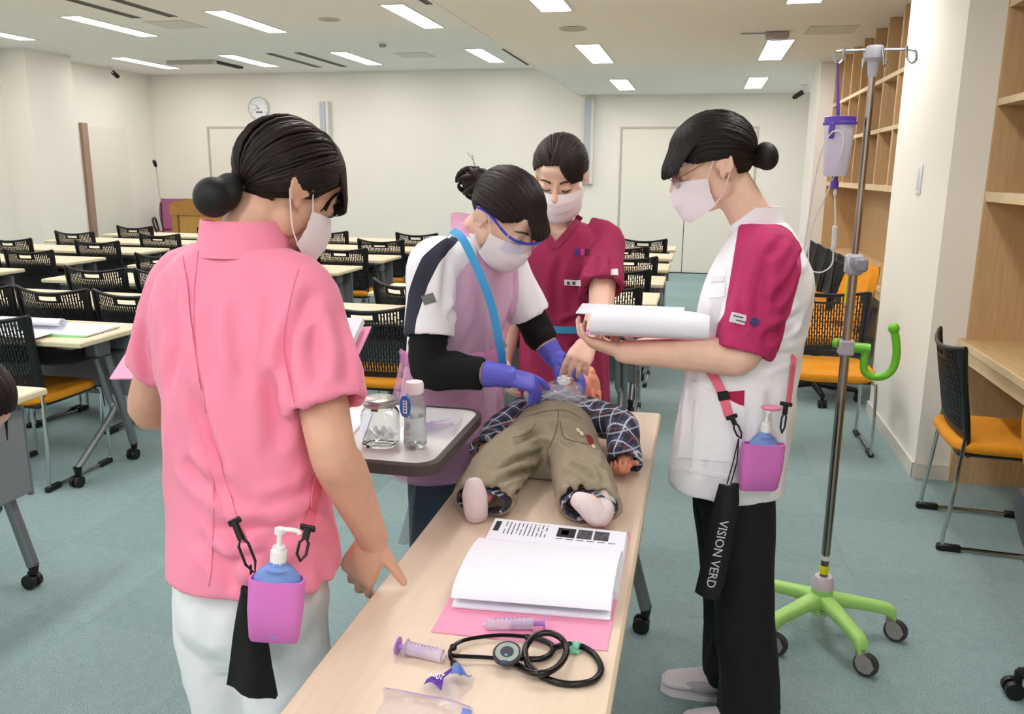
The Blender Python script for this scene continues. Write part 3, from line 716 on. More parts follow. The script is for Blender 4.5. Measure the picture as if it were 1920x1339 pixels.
obj('pole_label', MB().lathe([(0.0128, 0.215), (0.0135, 0.215), (0.0135, 0.243), (0.0128, 0.243)], 20), m_yel, iv)
obj('pole_ring', MB().lathe([(0.0128, 0.262), (0.0145, 0.262), (0.0145, 0.277), (0.0128, 0.277)], 20), m_white, iv)
obj('main_pole', MB().tube([(0, 0, 0.277), (0, 0, 1.2)], 0.0135, 18), m_poleg, iv)
obj('upper_pole', MB().tube([(0, 0, 1.19), (0, 0, 1.76)], 0.0095, 18), m_poleg, iv)
obj('yellow_tape', MB().box((-0.0165, -0.006, 1.08), (-0.0125, 0.004, 1.175)), m_yel, iv, smooth=0)
kc = obj('height_clamp', MB().bbox((-0.025, -0.028, 1.165), (0.024, 0.022, 1.225), 0.008), m_clamp, iv)
obj('clamp_knob', MB().tube([(0.0, -0.028, 1.2), (0.0, -0.046, 1.2)], 0.014, 12).bbox((-0.006, -0.055, 1.178), (0.03, -0.035, 1.216), 0.006), mat('knob_grey', '#8b8e9a', 0.4), kc)
hb = obj('handle_block', MB().bbox((-0.022, -0.022, 0.925), (0.022, 0.02, 0.97), 0.004), mat('block_grey', '#b9b2bd', 0.4), iv)
hk = smooth_pts([(0.03, -0.01, 0.95), (0.052, -0.01, 0.945), (0.052, -0.012, 0.91), (0.056, -0.014, 0.882), (0.072, -0.016, 0.868), (0.095, -0.018, 0.866), (0.118, -0.018, 0.875), (0.134, -0.018, 0.9), (0.138, -0.018, 0.94), (0.132, -0.018, 0.98), (0.124, -0.018, 1.008)], 6)
obj('hook_handle', MB().tube(hk, 0.0115, 14).tube([(0.016, -0.006, 0.95), (0.066, -0.01, 0.948)], 0.0155, 14).ell((0.123, -0.018, 1.014), (0.0165, 0.0165, 0.0165)).tube([(-0.018, 0.0, 0.958), (-0.03, 0.012, 0.957)], 0.014, 14), m_limeh, iv)
obj('head_clamp', MB().lathe([(0.011, 1.715), (0.014, 1.73), (0.016, 1.755), (0.026, 1.765), (0.026, 1.79), (0.02, 1.798)], 20), m_clamp, iv)
def hookarm(s):
    return smooth_pts([(0, 0, 1.787), (s*0.06, 0.0, 1.787), (s*0.098, 0.0, 1.785), (s*0.105, -0.01, 1.775), (s*0.103, -0.024, 1.755), (s*0.094, -0.02, 1.75), (s*0.083, -0.01, 1.765), (s*0.08, -0.005, 1.795)], 6)
for s in (-1, 1): obj('hook_arm', MB().tube(hookarm(s), 0.0033, 8), m_steel, iv)
obj('fold_hook', MB().tube(smooth_pts([(0.014, -0.026, 1.79), (0.02, -0.03, 1.76), (0.024, -0.028, 1.74), (0.03, -0.02, 1.76)], 5), 0.003, 8).tube(smooth_pts([(-0.01, 0.026, 1.787), (-0.01, 0.1, 1.787), (-0.01, 0.108, 1.765), (-0.01, 0.095, 1.755), (-0.01, 0.085, 1.79)], 5), 0.0033, 8), m_steel, iv)

# feeding container hung on the stand with its tube
m_cont = mat('milky_plastic', '#e6dff4', 0.35, trans=0.25, sss=0.0); m_vio = mat('violet_plastic', '#5b3fa8', 0.4); m_tubec = mat('clear_tube', '#eeecef', 0.25, trans=0.2)
FC = Vector((0.372, 2.575, 1.52))
fc = thing('feeding_container', 'milky feeding container with violet lid hanging from the drip stand hook', 'feeding container', FC)
def lid_ring(r, z): return (r, z)
obj('cup', MB().lathe([(0.005, -0.075), (0.03, -0.075), (0.034, -0.068), (0.041, 0.06), (0.043, 0.075), (0.040, 0.075), (0.038, 0.06)], 28), m_cont, fc)
obj('lid', MB().lathe([(0.044, 0.066), (0.046, 0.068), (0.046, 0.074), (0.043, 0.076), (0.043, 0.088), (0.038, 0.09), (0.005, 0.09)], 28), m_vio, fc)
obj('lid_tab', MB().bbox((-0.034, -0.043, 0.028), (-0.018, -0.034, 0.072), 0.003), m_vio, fc)
obj('strap', MB().prism([(-0.012, -0.004, 0.088), (-0.002, -0.004, 0.088), (-0.018, -0.004, 0.238), (-0.023, -0.004, 0.238)], (0, 0.003, 0)), m_vio, fc, smooth=0)
obj('outlet', MB().lathe([(0.006, -0.11), (0.0115, -0.108), (0.0115, -0.09), (0.008, -0.086), (0.008, -0.074)], 16), m_vio, fc)
obj('drip_chamber', MB().tube([(0.004, 0, -0.11), (0.004, 0, -0.118), (0.004, 0, -0.13)], [0.004, 0.006, 0.004], 10).tube(smooth_pts([(0.012, 0, -0.215), (0.012, 0, -0.225), (0.013, 0, -0.26), (0.013, 0, -0.29)], 3), [0.003]+[0.0075]*8+[0.003], 12), m_tubec, fc)
tb = smooth_pts([(0, 0, -0.1), (0.004, 0, -0.13), (0.008, 0, -0.17), (0.012, 0, -0.22), (0.014, 0, -0.29), (0.01, -0.005, -0.33), (-0.02, -0.01, -0.35), (-0.05, -0.008, -0.335), (-0.055, 0.0, -0.27), (-0.045, 0.002, -0.2), (-0.01, 0.0, -0.1), (0.006, -0.044, -0.01), (0.0, -0.045, 0.04), (-0.025, -0.046, 0.045), (-0.045, -0.03, 0.0), (-0.055, -0.01, -0.08), (-0.062, 0.005, -0.2), (-0.066, 0.01, -0.3), (-0.06, 0.01, -0.4)], 8)
obj('tube', MB().tube(tb, 0.0022, 6), m_tubec, fc)
# ------------------------------------------------------------------ people: building blocks
m_skin = mat('skin', '#dcac93', 0.5, vary=(30, 0.05), sss=0.12, bump=(400, 0.05, 0.001)); m_skin2 = mat('skin_fair', '#ebc2ac', 0.5, vary=(30, 0.05), sss=0.12)
def hair_mat(name, col):
    m = mat(name, col, 0.5, vary=(45, 0.35, 4), spec=0.28); return m
m_hair = hair_mat('hair_black_brown', '#241a18'); m_hair2 = hair_mat('hair_black', '#191414'); m_net = mat('bun_net', '#0e0d0f', 0.6)
m_maskw = mat('mask_cloth', '#f1e6ea', 0.85, bump=(500, 0.2, 0.001)); m_lash = mat('lash', '#1c1210', 0.6); m_brow = mat('brow', '#4a3226', 0.8)
def limb(mb, pts, rad, n=14, k=5, flat=None, rnd=True):
    q = smooth_pts([(*p, r) for p, r in zip(pts, rad)], k)
    P = [Vector(a[:3]) for a in q]; R = [max(a[3], 0.001) for a in q]
    if rnd:
        d0 = (P[0]-P[1]).normalized(); d1 = (P[-1]-P[-2]).normalized()
        P = [P[0]+d0*R[0]*0.75, P[0]+d0*R[0]*0.5]+P+[P[-1]+d1*R[-1]*0.5, P[-1]+d1*R[-1]*0.75]
        r0, r1 = R[0], R[-1]; R = [r0*0.45, r0*0.8]+R+[r1*0.8, r1*0.45]
    mb.tube(P, R, n, flat=flat)
def V(*a): return Vector(a)
def mixv(a, b, t): return Vector(a)*(1-t)+Vector(b)*t
def arm(mb, s, e, w, k=1.0):
    s, e, w = Vector(s), Vector(e), Vector(w)
    limb(mb, [s, mixv(s, e, 0.5), e, mixv(e, w, 0.25), mixv(e, w, 0.65), w], [0.044*k, 0.042*k, 0.037*k, 0.04*k, 0.032*k, 0.026*k])
def leg(mb, h, kn, a, k=1.0):
    h, kn, a = Vector(h), Vector(kn), Vector(a)
    limb(mb, [h, mixv(h, kn, 0.5), kn, mixv(kn, a, 0.3), a], [0.068*k, 0.062*k, 0.048*k, 0.046*k, 0.033*k])
def hand(mb, W, d, back, side, curls, thumb=(0.7, 0.25, -0.25), s=0.95, spread=0.06, grow=0.0, tl=1.0):
    """five-fingered hand: W wrist, d finger direction, back = back-of-hand direction, side=+1 thumb on local +x"""
    M = frame(d, back); W = Vector(W); T = lambda x, y, z: W+M @ Vector((x*s, y*s, z*s))
    rings = []
    for y, a, c, dx in ((-0.02, 0.025, 0.018, 0), (0.0, 0.026, 0.018, 0), (0.03, 0.033, 0.0175, 0.001), (0.06, 0.039, 0.0155, 0.001), (0.083, 0.040, 0.0125, 0), (0.094, 0.036, 0.009, 0)):
        a += grow; c += grow
        rings.append([T(side*dx+a*math.copysign(abs(math.cos(q))**0.8, math.cos(q)), y, c*math.sin(q)) for q in np.linspace(0, 2*PI, 18, endpoint=False)])
    mb.loft(rings)
    tips = []
    for i in range(4):
        bx, by, ln = side*(0.0295, 0.0100, -0.0098, -0.0285)[i], (0.084, 0.088, 0.084, 0.076)[i], (0.070, 0.078, 0.072, 0.056)[i]
        sp = side*(1.5-i)*spread; a = 0; P = [T(bx*0.85, by-0.03, 0.0), T(bx, by, 0.001)]; p = Vector((bx, by, 0.001))
        for c, fr in zip(curls[i], (0.45, 0.30, 0.25)):
            a += c; dv = Vector((math.sin(sp)*max(0.2, math.cos(a)), math.cos(a)*math.cos(sp), -math.sin(a))); p = p+dv.normalized()*ln*fr; P.append(T(*p))
        r = (0.0088, 0.0090, 0.0086, 0.0075)[i]+grow
        q = []
        for j in range(len(P)-1):
            q += [(P[j].lerp(P[j+1], t)) for t in (0, 0.33, 0.66)]
        q.append(P[-1]); m = len(q)
        limb(mb, q, [s*(r*(1.05-0.28*j/(m-1))) for j in range(m)], n=10, k=2); tips.append((P[-1], (P[-1]-P[-2]).normalized()))
    al, be, bend = thumb; p = Vector((side*0.022, 0.016, -0.006)); P = [T(*p)]
    for j, ln in enumerate((0.042, 0.032, 0.027)):
        dv = Vector((side*math.sin(al)*math.cos(be), math.cos(al)*math.cos(be), -math.sin(be))); p = p+dv*ln*tl; P.append(T(*p)); al += bend
    limb(mb, P, [s*(0.0145+grow), s*(0.0115+grow), s*(0.0098+grow), s*(0.0078+grow)], n=10, k=4); tips.append((P[-1], (P[-1]-P[-2]).normalized()))
    return tips
def head_m(c, heading, pitch, roll=0.0):
    h, p = math.radians(heading), math.radians(pitch)
    f = V(math.sin(h)*math.cos(p), math.cos(h)*math.cos(p), -math.sin(p)); u = V(math.sin(h)*math.sin(p), math.cos(h)*math.sin(p), math.cos(p))
    R = frame(f, u) @ Matrix.Rotation(math.radians(roll), 3, 'Y')
    return Matrix.Translation(Vector(c)) @ R.to_4x4()
def headpart(mb, M, s=1.0):
    R = M.to_3x3(); T = lambda x, y, z: M @ Vector((x*s, y*s, z*s)); E = lambda c, r: mb.ell(T(*c), [a*s for a in r], R, 20, 14)
    E((0, -0.012, 0.035), (0.074, 0.094, 0.082)); E((0, 0.022, -0.015), (0.063, 0.066, 0.082)); E((0, 0.028, -0.062), (0.05, 0.052, 0.042))
    E((0, 0.066, -0.092), (0.022, 0.02, 0.017)); E((0, 0.068, 0.026), (0.046, 0.02, 0.018)); E((0, 0.06, 0.05), (0.05, 0.028, 0.03))
    for x in (-1, 1):
        E((x*0.036, 0.052, -0.028), (0.025, 0.027, 0.026)); E((x*0.030, 0.074, 0.004), (0.0155, 0.0115, 0.0105)); E((x*0.052, 0.0, -0.055), (0.014, 0.03, 0.028))
        # ear
        mb.ell(T(x*0.0735, -0.018, 0.0), [0.007*s, 0.017*s, 0.028*s], R @ Matrix.Rotation(x*0.35, 3, 'Z'), 14, 10)
        rim = [T(x*(0.075+0.009*(0.5-0.5*math.cos(t))*0.9), -0.02-0.017*math.sin(t)-0.004, 0.004+0.03*math.cos(t)) for t in np.linspace(-0.7, 3.0, 12)]
        mb.tube(rim, 0.0042*s, 8); mb.ell(T(x*0.075, -0.012, -0.026), [0.006*s, 0.008*s, 0.009*s], R)
        mb.ell(T(x*0.077, -0.004, -0.004), [0.0045*s, 0.005*s, 0.007*s], R)
    limb(mb, [T(0, 0.083, 0.018), T(0, 0.094, -0.005), T(0, 0.104, -0.026)], [0.0085*s, 0.0095*s, 0.0125*s], n=12, k=3)
    for x in (-1, 1): E((x*0.0125, 0.09, -0.03), (0.0095, 0.0115, 0.0085))
    E((0, 0.083, -0.06), (0.024, 0.012, 0.008)); E((0, 0.08, -0.068), (0.02, 0.011, 0.007))
def face_bits(M, parent, org, s=1.0, shut=True):
    T = lambda x, y, z: M @ Vector((x*s, y*s, z*s))
    for x in (-1, 1):
        br = [T(x*a, b, c) for a, b, c in ((0.014, 0.0895, 0.024), (0.026, 0.0885, 0.0295), (0.04, 0.081, 0.029), (0.052, 0.068, 0.023))]
        obj('eyebrow', MB().tube(smooth_pts(br, 4), [0.0028*s]*9+[0.0022*s, 0.0018*s, 0.0012*s, 0.0006*s], 6), m_brow, parent, org=org)
        ls = [T(x*a, b, c) for a, b, c in ((0.016, 0.0815, 0.0005), (0.023, 0.0862, -0.0025), (0.031, 0.0872, -0.003), (0.040, 0.0835, -0.001), (0.047, 0.077, 0.0015))]
        obj('eyelashes', MB().tube(smooth_pts(ls, 4), [0.0007*s]+[0.0016*s]*13+[0.0012*s]*2+[0.0006*s], 6), m_lash, parent, org=org)
def mask(M, parent, org, s=1.0, col=None):
    T = lambda x, y, z: M @ Vector((x*s, y*s, z*s)); P = []
    for i, v in enumerate(np.linspace(0, 1, 22)):
        row = []
        for u in np.linspace(-1, 1, 29):
            a = abs(u); yc = np.interp(v, [0, 0.25, 0.5, 0.8, 1], [0.1, 0.117, 0.117, 0.106, 0.09]); zc = np.interp(v, [0, 0.25, 0.5, 0.8, 1], [-0.006, -0.035, -0.062, -0.098, -0.116])
            ys, zs = 0.022+0.004*math.sin(PI*v), np.interp(v, [0, 1], [-0.022, -0.088])
            w = math.sin(a*PI/2)**1.0; h = 1-math.cos(a*PI/2)
            x = math.copysign(0.0715*w, u); y = yc+(ys-yc)*h**0.85; z = zc+(zs-zc)*a**1.4
            pl = 0.0018*(((v*3.6) % 1.0)-0.5) if 0.15 < v < 0.85 else 0
            row.append(T(x, y+pl+0.004*math.sin(PI*v)*0, z))
        P.append(row)
    mk = obj('face_mask', MB().sheet(P, -0.0016), m_maskw, parent, org=org, smooth=60)
    for x in (-1, 1):
        lp = smooth_pts([T(x*0.0705, 0.024, -0.022), T(x*0.078, 0.0, 0.012), T(x*0.0775, -0.014, 0.031), T(x*0.077, -0.034, 0.024), T(x*0.074, -0.04, 0.0), T(x*0.075, -0.026, -0.03), T(x*0.0725, 0.0, -0.066), T(x*0.0705, 0.024, -0.086)], 5)
        obj('ear_loop', MB().tube(lp, 0.0014*s, 6), m_maskw, mk, org=org)
HL = [(0, 0.078), (35, 0.072), (58, 0.05), (72, 0.03), (84, 0.032), (98, 0.03), (110, 0.0), (125, -0.03), (150, -0.055), (180, -0.06)]
def hair(M, parent, org, m, bun, s=1.0, n=230, seed=1, hl=HL, part=0.0, lift=0.5, bangs=None, shell_out=1.0, wid=0.0045):
    rs = np.random.RandomState(seed); C = np.array((0, -0.012, 0.036)); Rr = np.array((0.0795, 0.1, 0.0885))*shell_out
    T = lambda p: M @ Vector([float(a)*s for a in p])
    def hz(phi): return np.interp(abs(phi), [a for a, _ in hl], [b for _, b in hl])
    def on(phi, z):
        q = max(-0.98, min(0.999, (z-C[2])/Rr[2])); c = math.sqrt(1-q*q); f = math.radians(phi); return np.array((c*math.sin(f), c*math.cos(f), q))
    mb = MB(); rings = []
    for t in np.linspace(0, 1, 16):
        rings.append([T(C+Rr*0.985*on(phi, hz(phi)*(1-t)+t*(C[2]+Rr[2]*0.995))) for phi in np.linspace(-180, 180, 48, endpoint=False)])
    inner = [[T(C+Rr*0.9*on(phi, hz(phi)+0.004)) for phi in np.linspace(-180, 180, 48, endpoint=False)]]
    mb.loft(inner+rings)
    e = (np.array(bun)-C)/Rr; e /= np.linalg.norm(e)
    for k in range(n):
        phi = -180+360*(k+rs.uniform(-0.4, 0.4))/n
        z = hz(phi)+rs.uniform(-0.002, 0.004); st = on(phi, z)
        side = 1 if phi > part else -1; fr = max(0, math.cos(math.radians(phi)))
        w = st+e+np.array((side*0.55*fr*abs(math.sin(math.radians(phi)))+side*0.12*fr, 0.25*fr, (0.25+lift)*fr*1.6)); w /= np.linalg.norm(w)
        pts = []; rad = []; jit = rs.uniform(-0.02, 0.02)
        for t in np.linspace(0, 1, 15):
            p = (1-t)**2*st+2*t*(1-t)*w*1.25+t*t*e; p /= np.linalg.norm(p)
            rr = 1.0+0.02*math.sin(PI*t)+jit*math.sin(PI*t)*0.6+0.012*t
            pts.append(T(C+Rr*rr*p)); rad.append(s*wid*(0.45+0.9*math.sin(PI*min(1, t*0.9+0.12))**0.7))
        mb.tube(pts, rad, 6)
    for k in range(n):
        phi = rs.uniform(-150, 150); t0 = rs.uniform(0.08, 0.95); z = hz(phi)*(1-t0)+t0*(C[2]+Rr[2]*0.97); st = on(phi, z)
        fr = max(0, math.cos(math.radians(phi)))*(1-t0); w = st+e+np.array((0, 0.2*fr, (0.25+lift)*fr)); w /= np.linalg.norm(w); pts = []; rad = []; jit = rs.uniform(0, 0.03)
        for t in np.linspace(0, 1, 12):
            p = (1-t)**2*st+2*t*(1-t)*w*1.2+t*t*e; p /= np.linalg.norm(p); rr = 1.0+(0.02+jit)*math.sin(PI*t)**0.7+0.012*t
            pts.append(T(C+Rr*rr*p)); rad.append(s*wid*(0.15+0.75*math.sin(PI*min(1, t*0.9+0.1))**0.7))
        mb.tube(pts, rad, 5)
    ho = obj('hair', mb, m, parent, org=org, smooth=80)
    return ho, T
def bangs(T, x0, x1, n, tip, m, parent, org, s, seed, wid=0.0038, root=0.0, ztop=0.12, out=1.05):
    """fringe: locks from the crown over the skull and down; tip(x) -> (x, y, z) in head units"""
    rs = np.random.RandomState(seed); mb = MB(); C = np.array((0, -0.012, 0.036)); Rr = np.array((0.0795, 0.1, 0.0885))
    for k in range(n):
        x = x0+(x1-x0)*(k+rs.uniform(-0.4, 0.4))/n; tx, ty, tz = tip(x); j = rs.uniform(-1, 1); P = []
        for xx, zz in ((root+(x-root)*0.25, ztop), (root+(x-root)*0.6, 0.107), (root+(x-root)*0.9, 0.088), (x, 0.068)):
            q = (zz-C[2])/Rr[2]; r = math.sqrt(max(0.01, 1-min(0.99, q*q)-min(0.9, (xx/Rr[0])**2)*(1 if 1-q*q > (xx/Rr[0])**2 else 0)))
            o = out+0.012*j; P.append((xx*o, C[1]+Rr[1]*r*o, C[2]+(zz-C[2])*o))
        a = np.array(P[-1]); b = np.array((tx, ty, tz)); P.append(tuple(a*0.45+b*0.55+np.array((0, 0.006, 0)))); P.append((tx, ty+0.002*j, tz+0.004*j))
        q = smooth_pts(P, 4); r = [s*wid*v for v in np.interp(np.linspace(0, 1, len(q)), [0, 0.2, 0.8, 1], [0.5, 1, 0.9, 0.3])]
        mb.tube([T(p) for p in q], r, 6)
    return obj('fringe', mb, m, parent, org=org, smooth=80)
def ring(c, u, v, a, b, n=44, e=2.4, bf=None):
    """superellipse; b back depth, bf front depth"""
    out = []
    for t in np.linspace(0, 2*PI, n, endpoint=False):
        x, y = math.cos(t), math.sin(t); bb = bf if (bf and y > 0) else b
        out.append(Vector(c)+Vector(u)*(a*math.copysign(abs(x)**(2/e), x))+Vector(v)*(bb*math.copysign(abs(y)**(2/e), y)))
    return out
def torso(mb, rows, u, v, hollow=True, k=4):
    """rows: (center, a, b_back, b_front) from hem to neck; the hem is left hollow"""
    q = smooth_pts([(*c, a, b, f) for c, a, b, f in rows], k); R = [ring(r[:3], u, v, r[3], r[4], bf=r[5]) for r in q]
    if hollow:
        c, a, b, f = rows[0]; c = Vector(c); R = [ring(c+V(0, 0, 0.07), u, v, a-0.03, b-0.03, bf=f-0.03), ring(c+V(0, 0, 0.0), u, v, a-0.016, b-0.016, bf=f-0.016)]+R
    mb.loft(R)
def sleeve(mb, pts, rad, hollow=0.05, n=20):
    q = smooth_pts([(*p, r) for p, r in zip(pts, rad)], 5); P = [Vector(a[:3]) for a in q]; R = [a[3] for a in q]
    d = (P[-1]-P[-2]).normalized()
    P = P+[P[-1]+d*0.001, P[-1]-d*hollow]; R = R+[R[-1]-0.012, R[-1]-0.02]
    # build rings by hand so the inward turn keeps its frame
    T = [(P[min(i+1, len(q)-1)]-P[max(i-1, 0)]).normalized() for i in range(len(q))]+[d, d]
    u = T[0].orthogonal().normalized(); rings = []
    for i in range(len(P)):
        u = (u-T[i]*u.dot(T[i])).normalized(); w = T[i].cross(u)
        rings.append([P[i]+u*(R[i]*math.cos(2*PI*j/n))+w*(R[i]*math.sin(2*PI*j/n)) for j in range(n)])
    mb.loft(rings)
def wrinkle(me, amp=0.004, sc=(22, 22, 9), seed=3, where=None, sharp=True):
    p = verts(me); n = normals(me); q = p*np.array(sc); q = q+0.6*np.stack([vnoise(q*0.8, seed+5), vnoise(q*0.8, seed+6), vnoise(q*0.8, seed+7)], 1)
    a = vnoise(q, seed); b = vnoise(q*2.3+3, seed+1)
    d = ((1-2.2*np.abs(a))*0.65+0.35*(1-2*np.abs(b)))*(0.55+0.45*vnoise(q*0.35, seed+9)) if sharp else a
    if where is not None: d = d*where(p)
    set_verts(me, p+n*(d*amp)[:, None])
def fold(me, a, b, width, depth, seed=0):
    """one crease along the segment a-b"""
    crease(me, [mixv(a, b, t) for t in np.linspace(0, 1, 10)], width, depth)
def crease(me, pts, width, depth):
    p = verts(me); n = normals(me); Q = np.array([tuple(q) for q in pts]); m = len(Q); best = np.full(len(p), 1e9); tt = np.zeros(len(p)); lo = Q.min(0)-width*3; hi = Q.max(0)+width*3
    idx = np.nonzero(((p > lo) & (p < hi)).all(1))[0]
    if not len(idx): return
    P = p[idx]; best = np.full(len(P), 1e9); tt = np.zeros(len(P))
    for i in range(m-1):
        ab = Q[i+1]-Q[i]; t = np.clip(((P-Q[i]) @ ab)/max(ab @ ab, 1e-12), 0, 1); d = np.linalg.norm(P-Q[i]-t[:, None]*ab, axis=1); k = d < best; best[k] = d[k]; tt[k] = (i+t[k])/(m-1)
    e = np.clip(np.minimum(tt, 1-tt)*4, 0, 1)**0.7; g = np.exp(-(best/width)**2)-0.6*np.exp(-((best-width*1.9)/width)**2)
    p[idx] = P-n[idx]*(depth*g*e)[:, None]; set_verts(me, p)
def creases(me, items, fb):
    """creases drawn on a garment at places measured in the photograph: (pixel points, width, depth)"""
    bv = bvh_of(me)
    for pts, w, d in items: crease(me, [hit(bv, x, y, 0, fb)[0] for x, y in smooth_pts(pts, 5)], w, d*1.25)
def strap(parent, org, name, pts, w, th, nrm, m):
    q = smooth_pts(pts, 6); mb = MB()
    rings = []
    for i, p in enumerate(q):
        t = Vector(q[min(i+1, len(q)-1)])-Vector(q[max(i-1, 0)]); t.normalize(); N = Vector(nrm(p) if callable(nrm) else nrm); N = (N-t*N.dot(t)).normalized(); s = t.cross(N)
        p = Vector(p); rings.append([p+s*w+N*th, p-s*w+N*th, p-s*w-N*th, p+s*w-N*th])
    mb.loft(rings); return obj(name, mb, m, parent, org=org, smooth=30)
def shoe(mb, heel, d, s=1.0, L=0.24):
    d = Vector(d).normalized(); n = V(-d.y, d.x, 0); rings = []
    for t, w, h in ((0.0, 0.024, 0.05), (0.06, 0.032, 0.075), (0.2, 0.034, 0.085), (0.4, 0.036, 0.075), (0.6, 0.042, 0.055), (0.8, 0.042, 0.042), (0.94, 0.032, 0.034), (1.0, 0.016, 0.022)):
        c = Vector(heel)+d*(t*L); rings.append([c+n*(w*math.cos(q))+V(0, 0, max(0, h*(0.5+0.5*math.sin(q)))) for q in np.linspace(0, 2*PI, 20, endpoint=False)])
    mb.loft(rings)
def foot_sole(mb, heel, d, L=0.245):
    d = Vector(d).normalized(); n = V(-d.y, d.x, 0)
    pl = [(0.0, 0.02), (0.03, 0.031), (0.12, 0.036), (0.6, 0.044), (0.85, 0.042), (0.98, 0.022)]
    a = [Vector(heel)+d*(t*L)+n*w for t, w in pl]+[Vector(heel)+d*(t*L)-n*w for t, w in pl[::-1]]
    mb.prism(a, (0, 0, 0.016))

# printed pouch with a pump bottle, hung on a strap
m_pouch = mat('pouch_orchid', '#d977c9', 0.6, bump=(300, 0.15, 0.002)); m_bottle = mat('blue_bottle', '#86a6f0', 0.3, trans=0.2); m_pump = mat('pump_white', '#f1f0f2', 0.35); m_strap = mat('pink_strap', '#f0758f', 0.7); m_blackcloth = mat('black_cloth', '#0f0f11', 0.9)
def pouch(name, label, c, out, across, tilt=0.0, w=0.05, h=0.125, cap=False):
    """c: middle of the pouch mouth; out: away from the wearer"""
    out = Vector(out).normalized(); Z = V(0, 0, 1); ac = Vector(across).normalized(); R = Matrix((ac, -out, Z)).transposed() @ Matrix.Rotation(tilt, 3, 'Y')
    t = thing(name, label, 'pouch', c); T = lambda x, y, z: R @ Vector((x, y, z))
    rings = []
    for z, a, b in ((-h, w*0.84, 0.006), (-h+0.008, w*0.9, 0.014), (-h*0.5, w*0.99, 0.02), (0, w, 0.017), (0.001, w-0.004, 0.014), (-0.03, w-0.006, 0.013)):
        rings.append([T(a*math.copysign(abs(math.cos(q))**0.4, math.cos(q)), b*math.copysign(abs(math.sin(q))**0.7, math.sin(q)), z) for q in np.linspace(0, 2*PI, 28, endpoint=False)])
    obj('pouch_body', MB().loft(rings), m_pouch, t)
    b = obj('pump_bottle', MB().loft([[T(a*math.cos(q), 0.45*a*math.sin(q) if a > 0.02 else a*math.sin(q), z) for q in np.linspace(0, 2*PI, 24, endpoint=False)] for a, z in ((0.034, -0.09), (0.037, -0.03), (0.036, 0.0), (0.03, 0.012), (0.02, 0.02), (0.0125, 0.024), (0.0125, 0.03))]), m_bottle, t)
    pm = MB(); 
    for a, z0, z1 in ((0.0125, 0.026, 0.046), (0.0095, 0.046, 0.053), (0.004, 0.053, 0.074), (0.008, 0.074, 0.082)): pm.lathe([(a, z0), (a, z1)], 16, R)
    pm.tube(smooth_pts([T(0, 0, 0.079), T(0.014, 0, 0.081), T(0.026, 0, 0.079), T(0.029, 0, 0.075)], 4), 0.0036, 8)
    obj('pump_head', pm, m_pump, b)
    if cap: obj('pump_cover', MB().ell(T(0.008, 0, 0.087), (0.026, 0.015, 0.007), R), mat('pink_cap', '#ef8fb6', 0.4), b)
    return t, T
def clip_mb(a, b):
    a, b = Vector(a), Vector(b); d = (b-a).normalized(); n = d.orthogonal().normalized(); m = (a+b)/2; L = (b-a).length
    mb = MB().tube([a, a+d*L*0.35], 0.006, 8)
    mb.tube([a+d*L*0.3+n*0.0, a+d*L*0.45+n*0.008, a+d*L*0.8+n*0.008, b, a+d*L*0.8-n*0.007, a+d*L*0.45-n*0.007], 0.0024, 6, closed=True)
    mb.bbox((-0.014, -0.003, -0.005), (0.014, 0.003, 0.005), 0.002, R=frame(V(0.2, 1, 0), -d), at=a)
    return mb
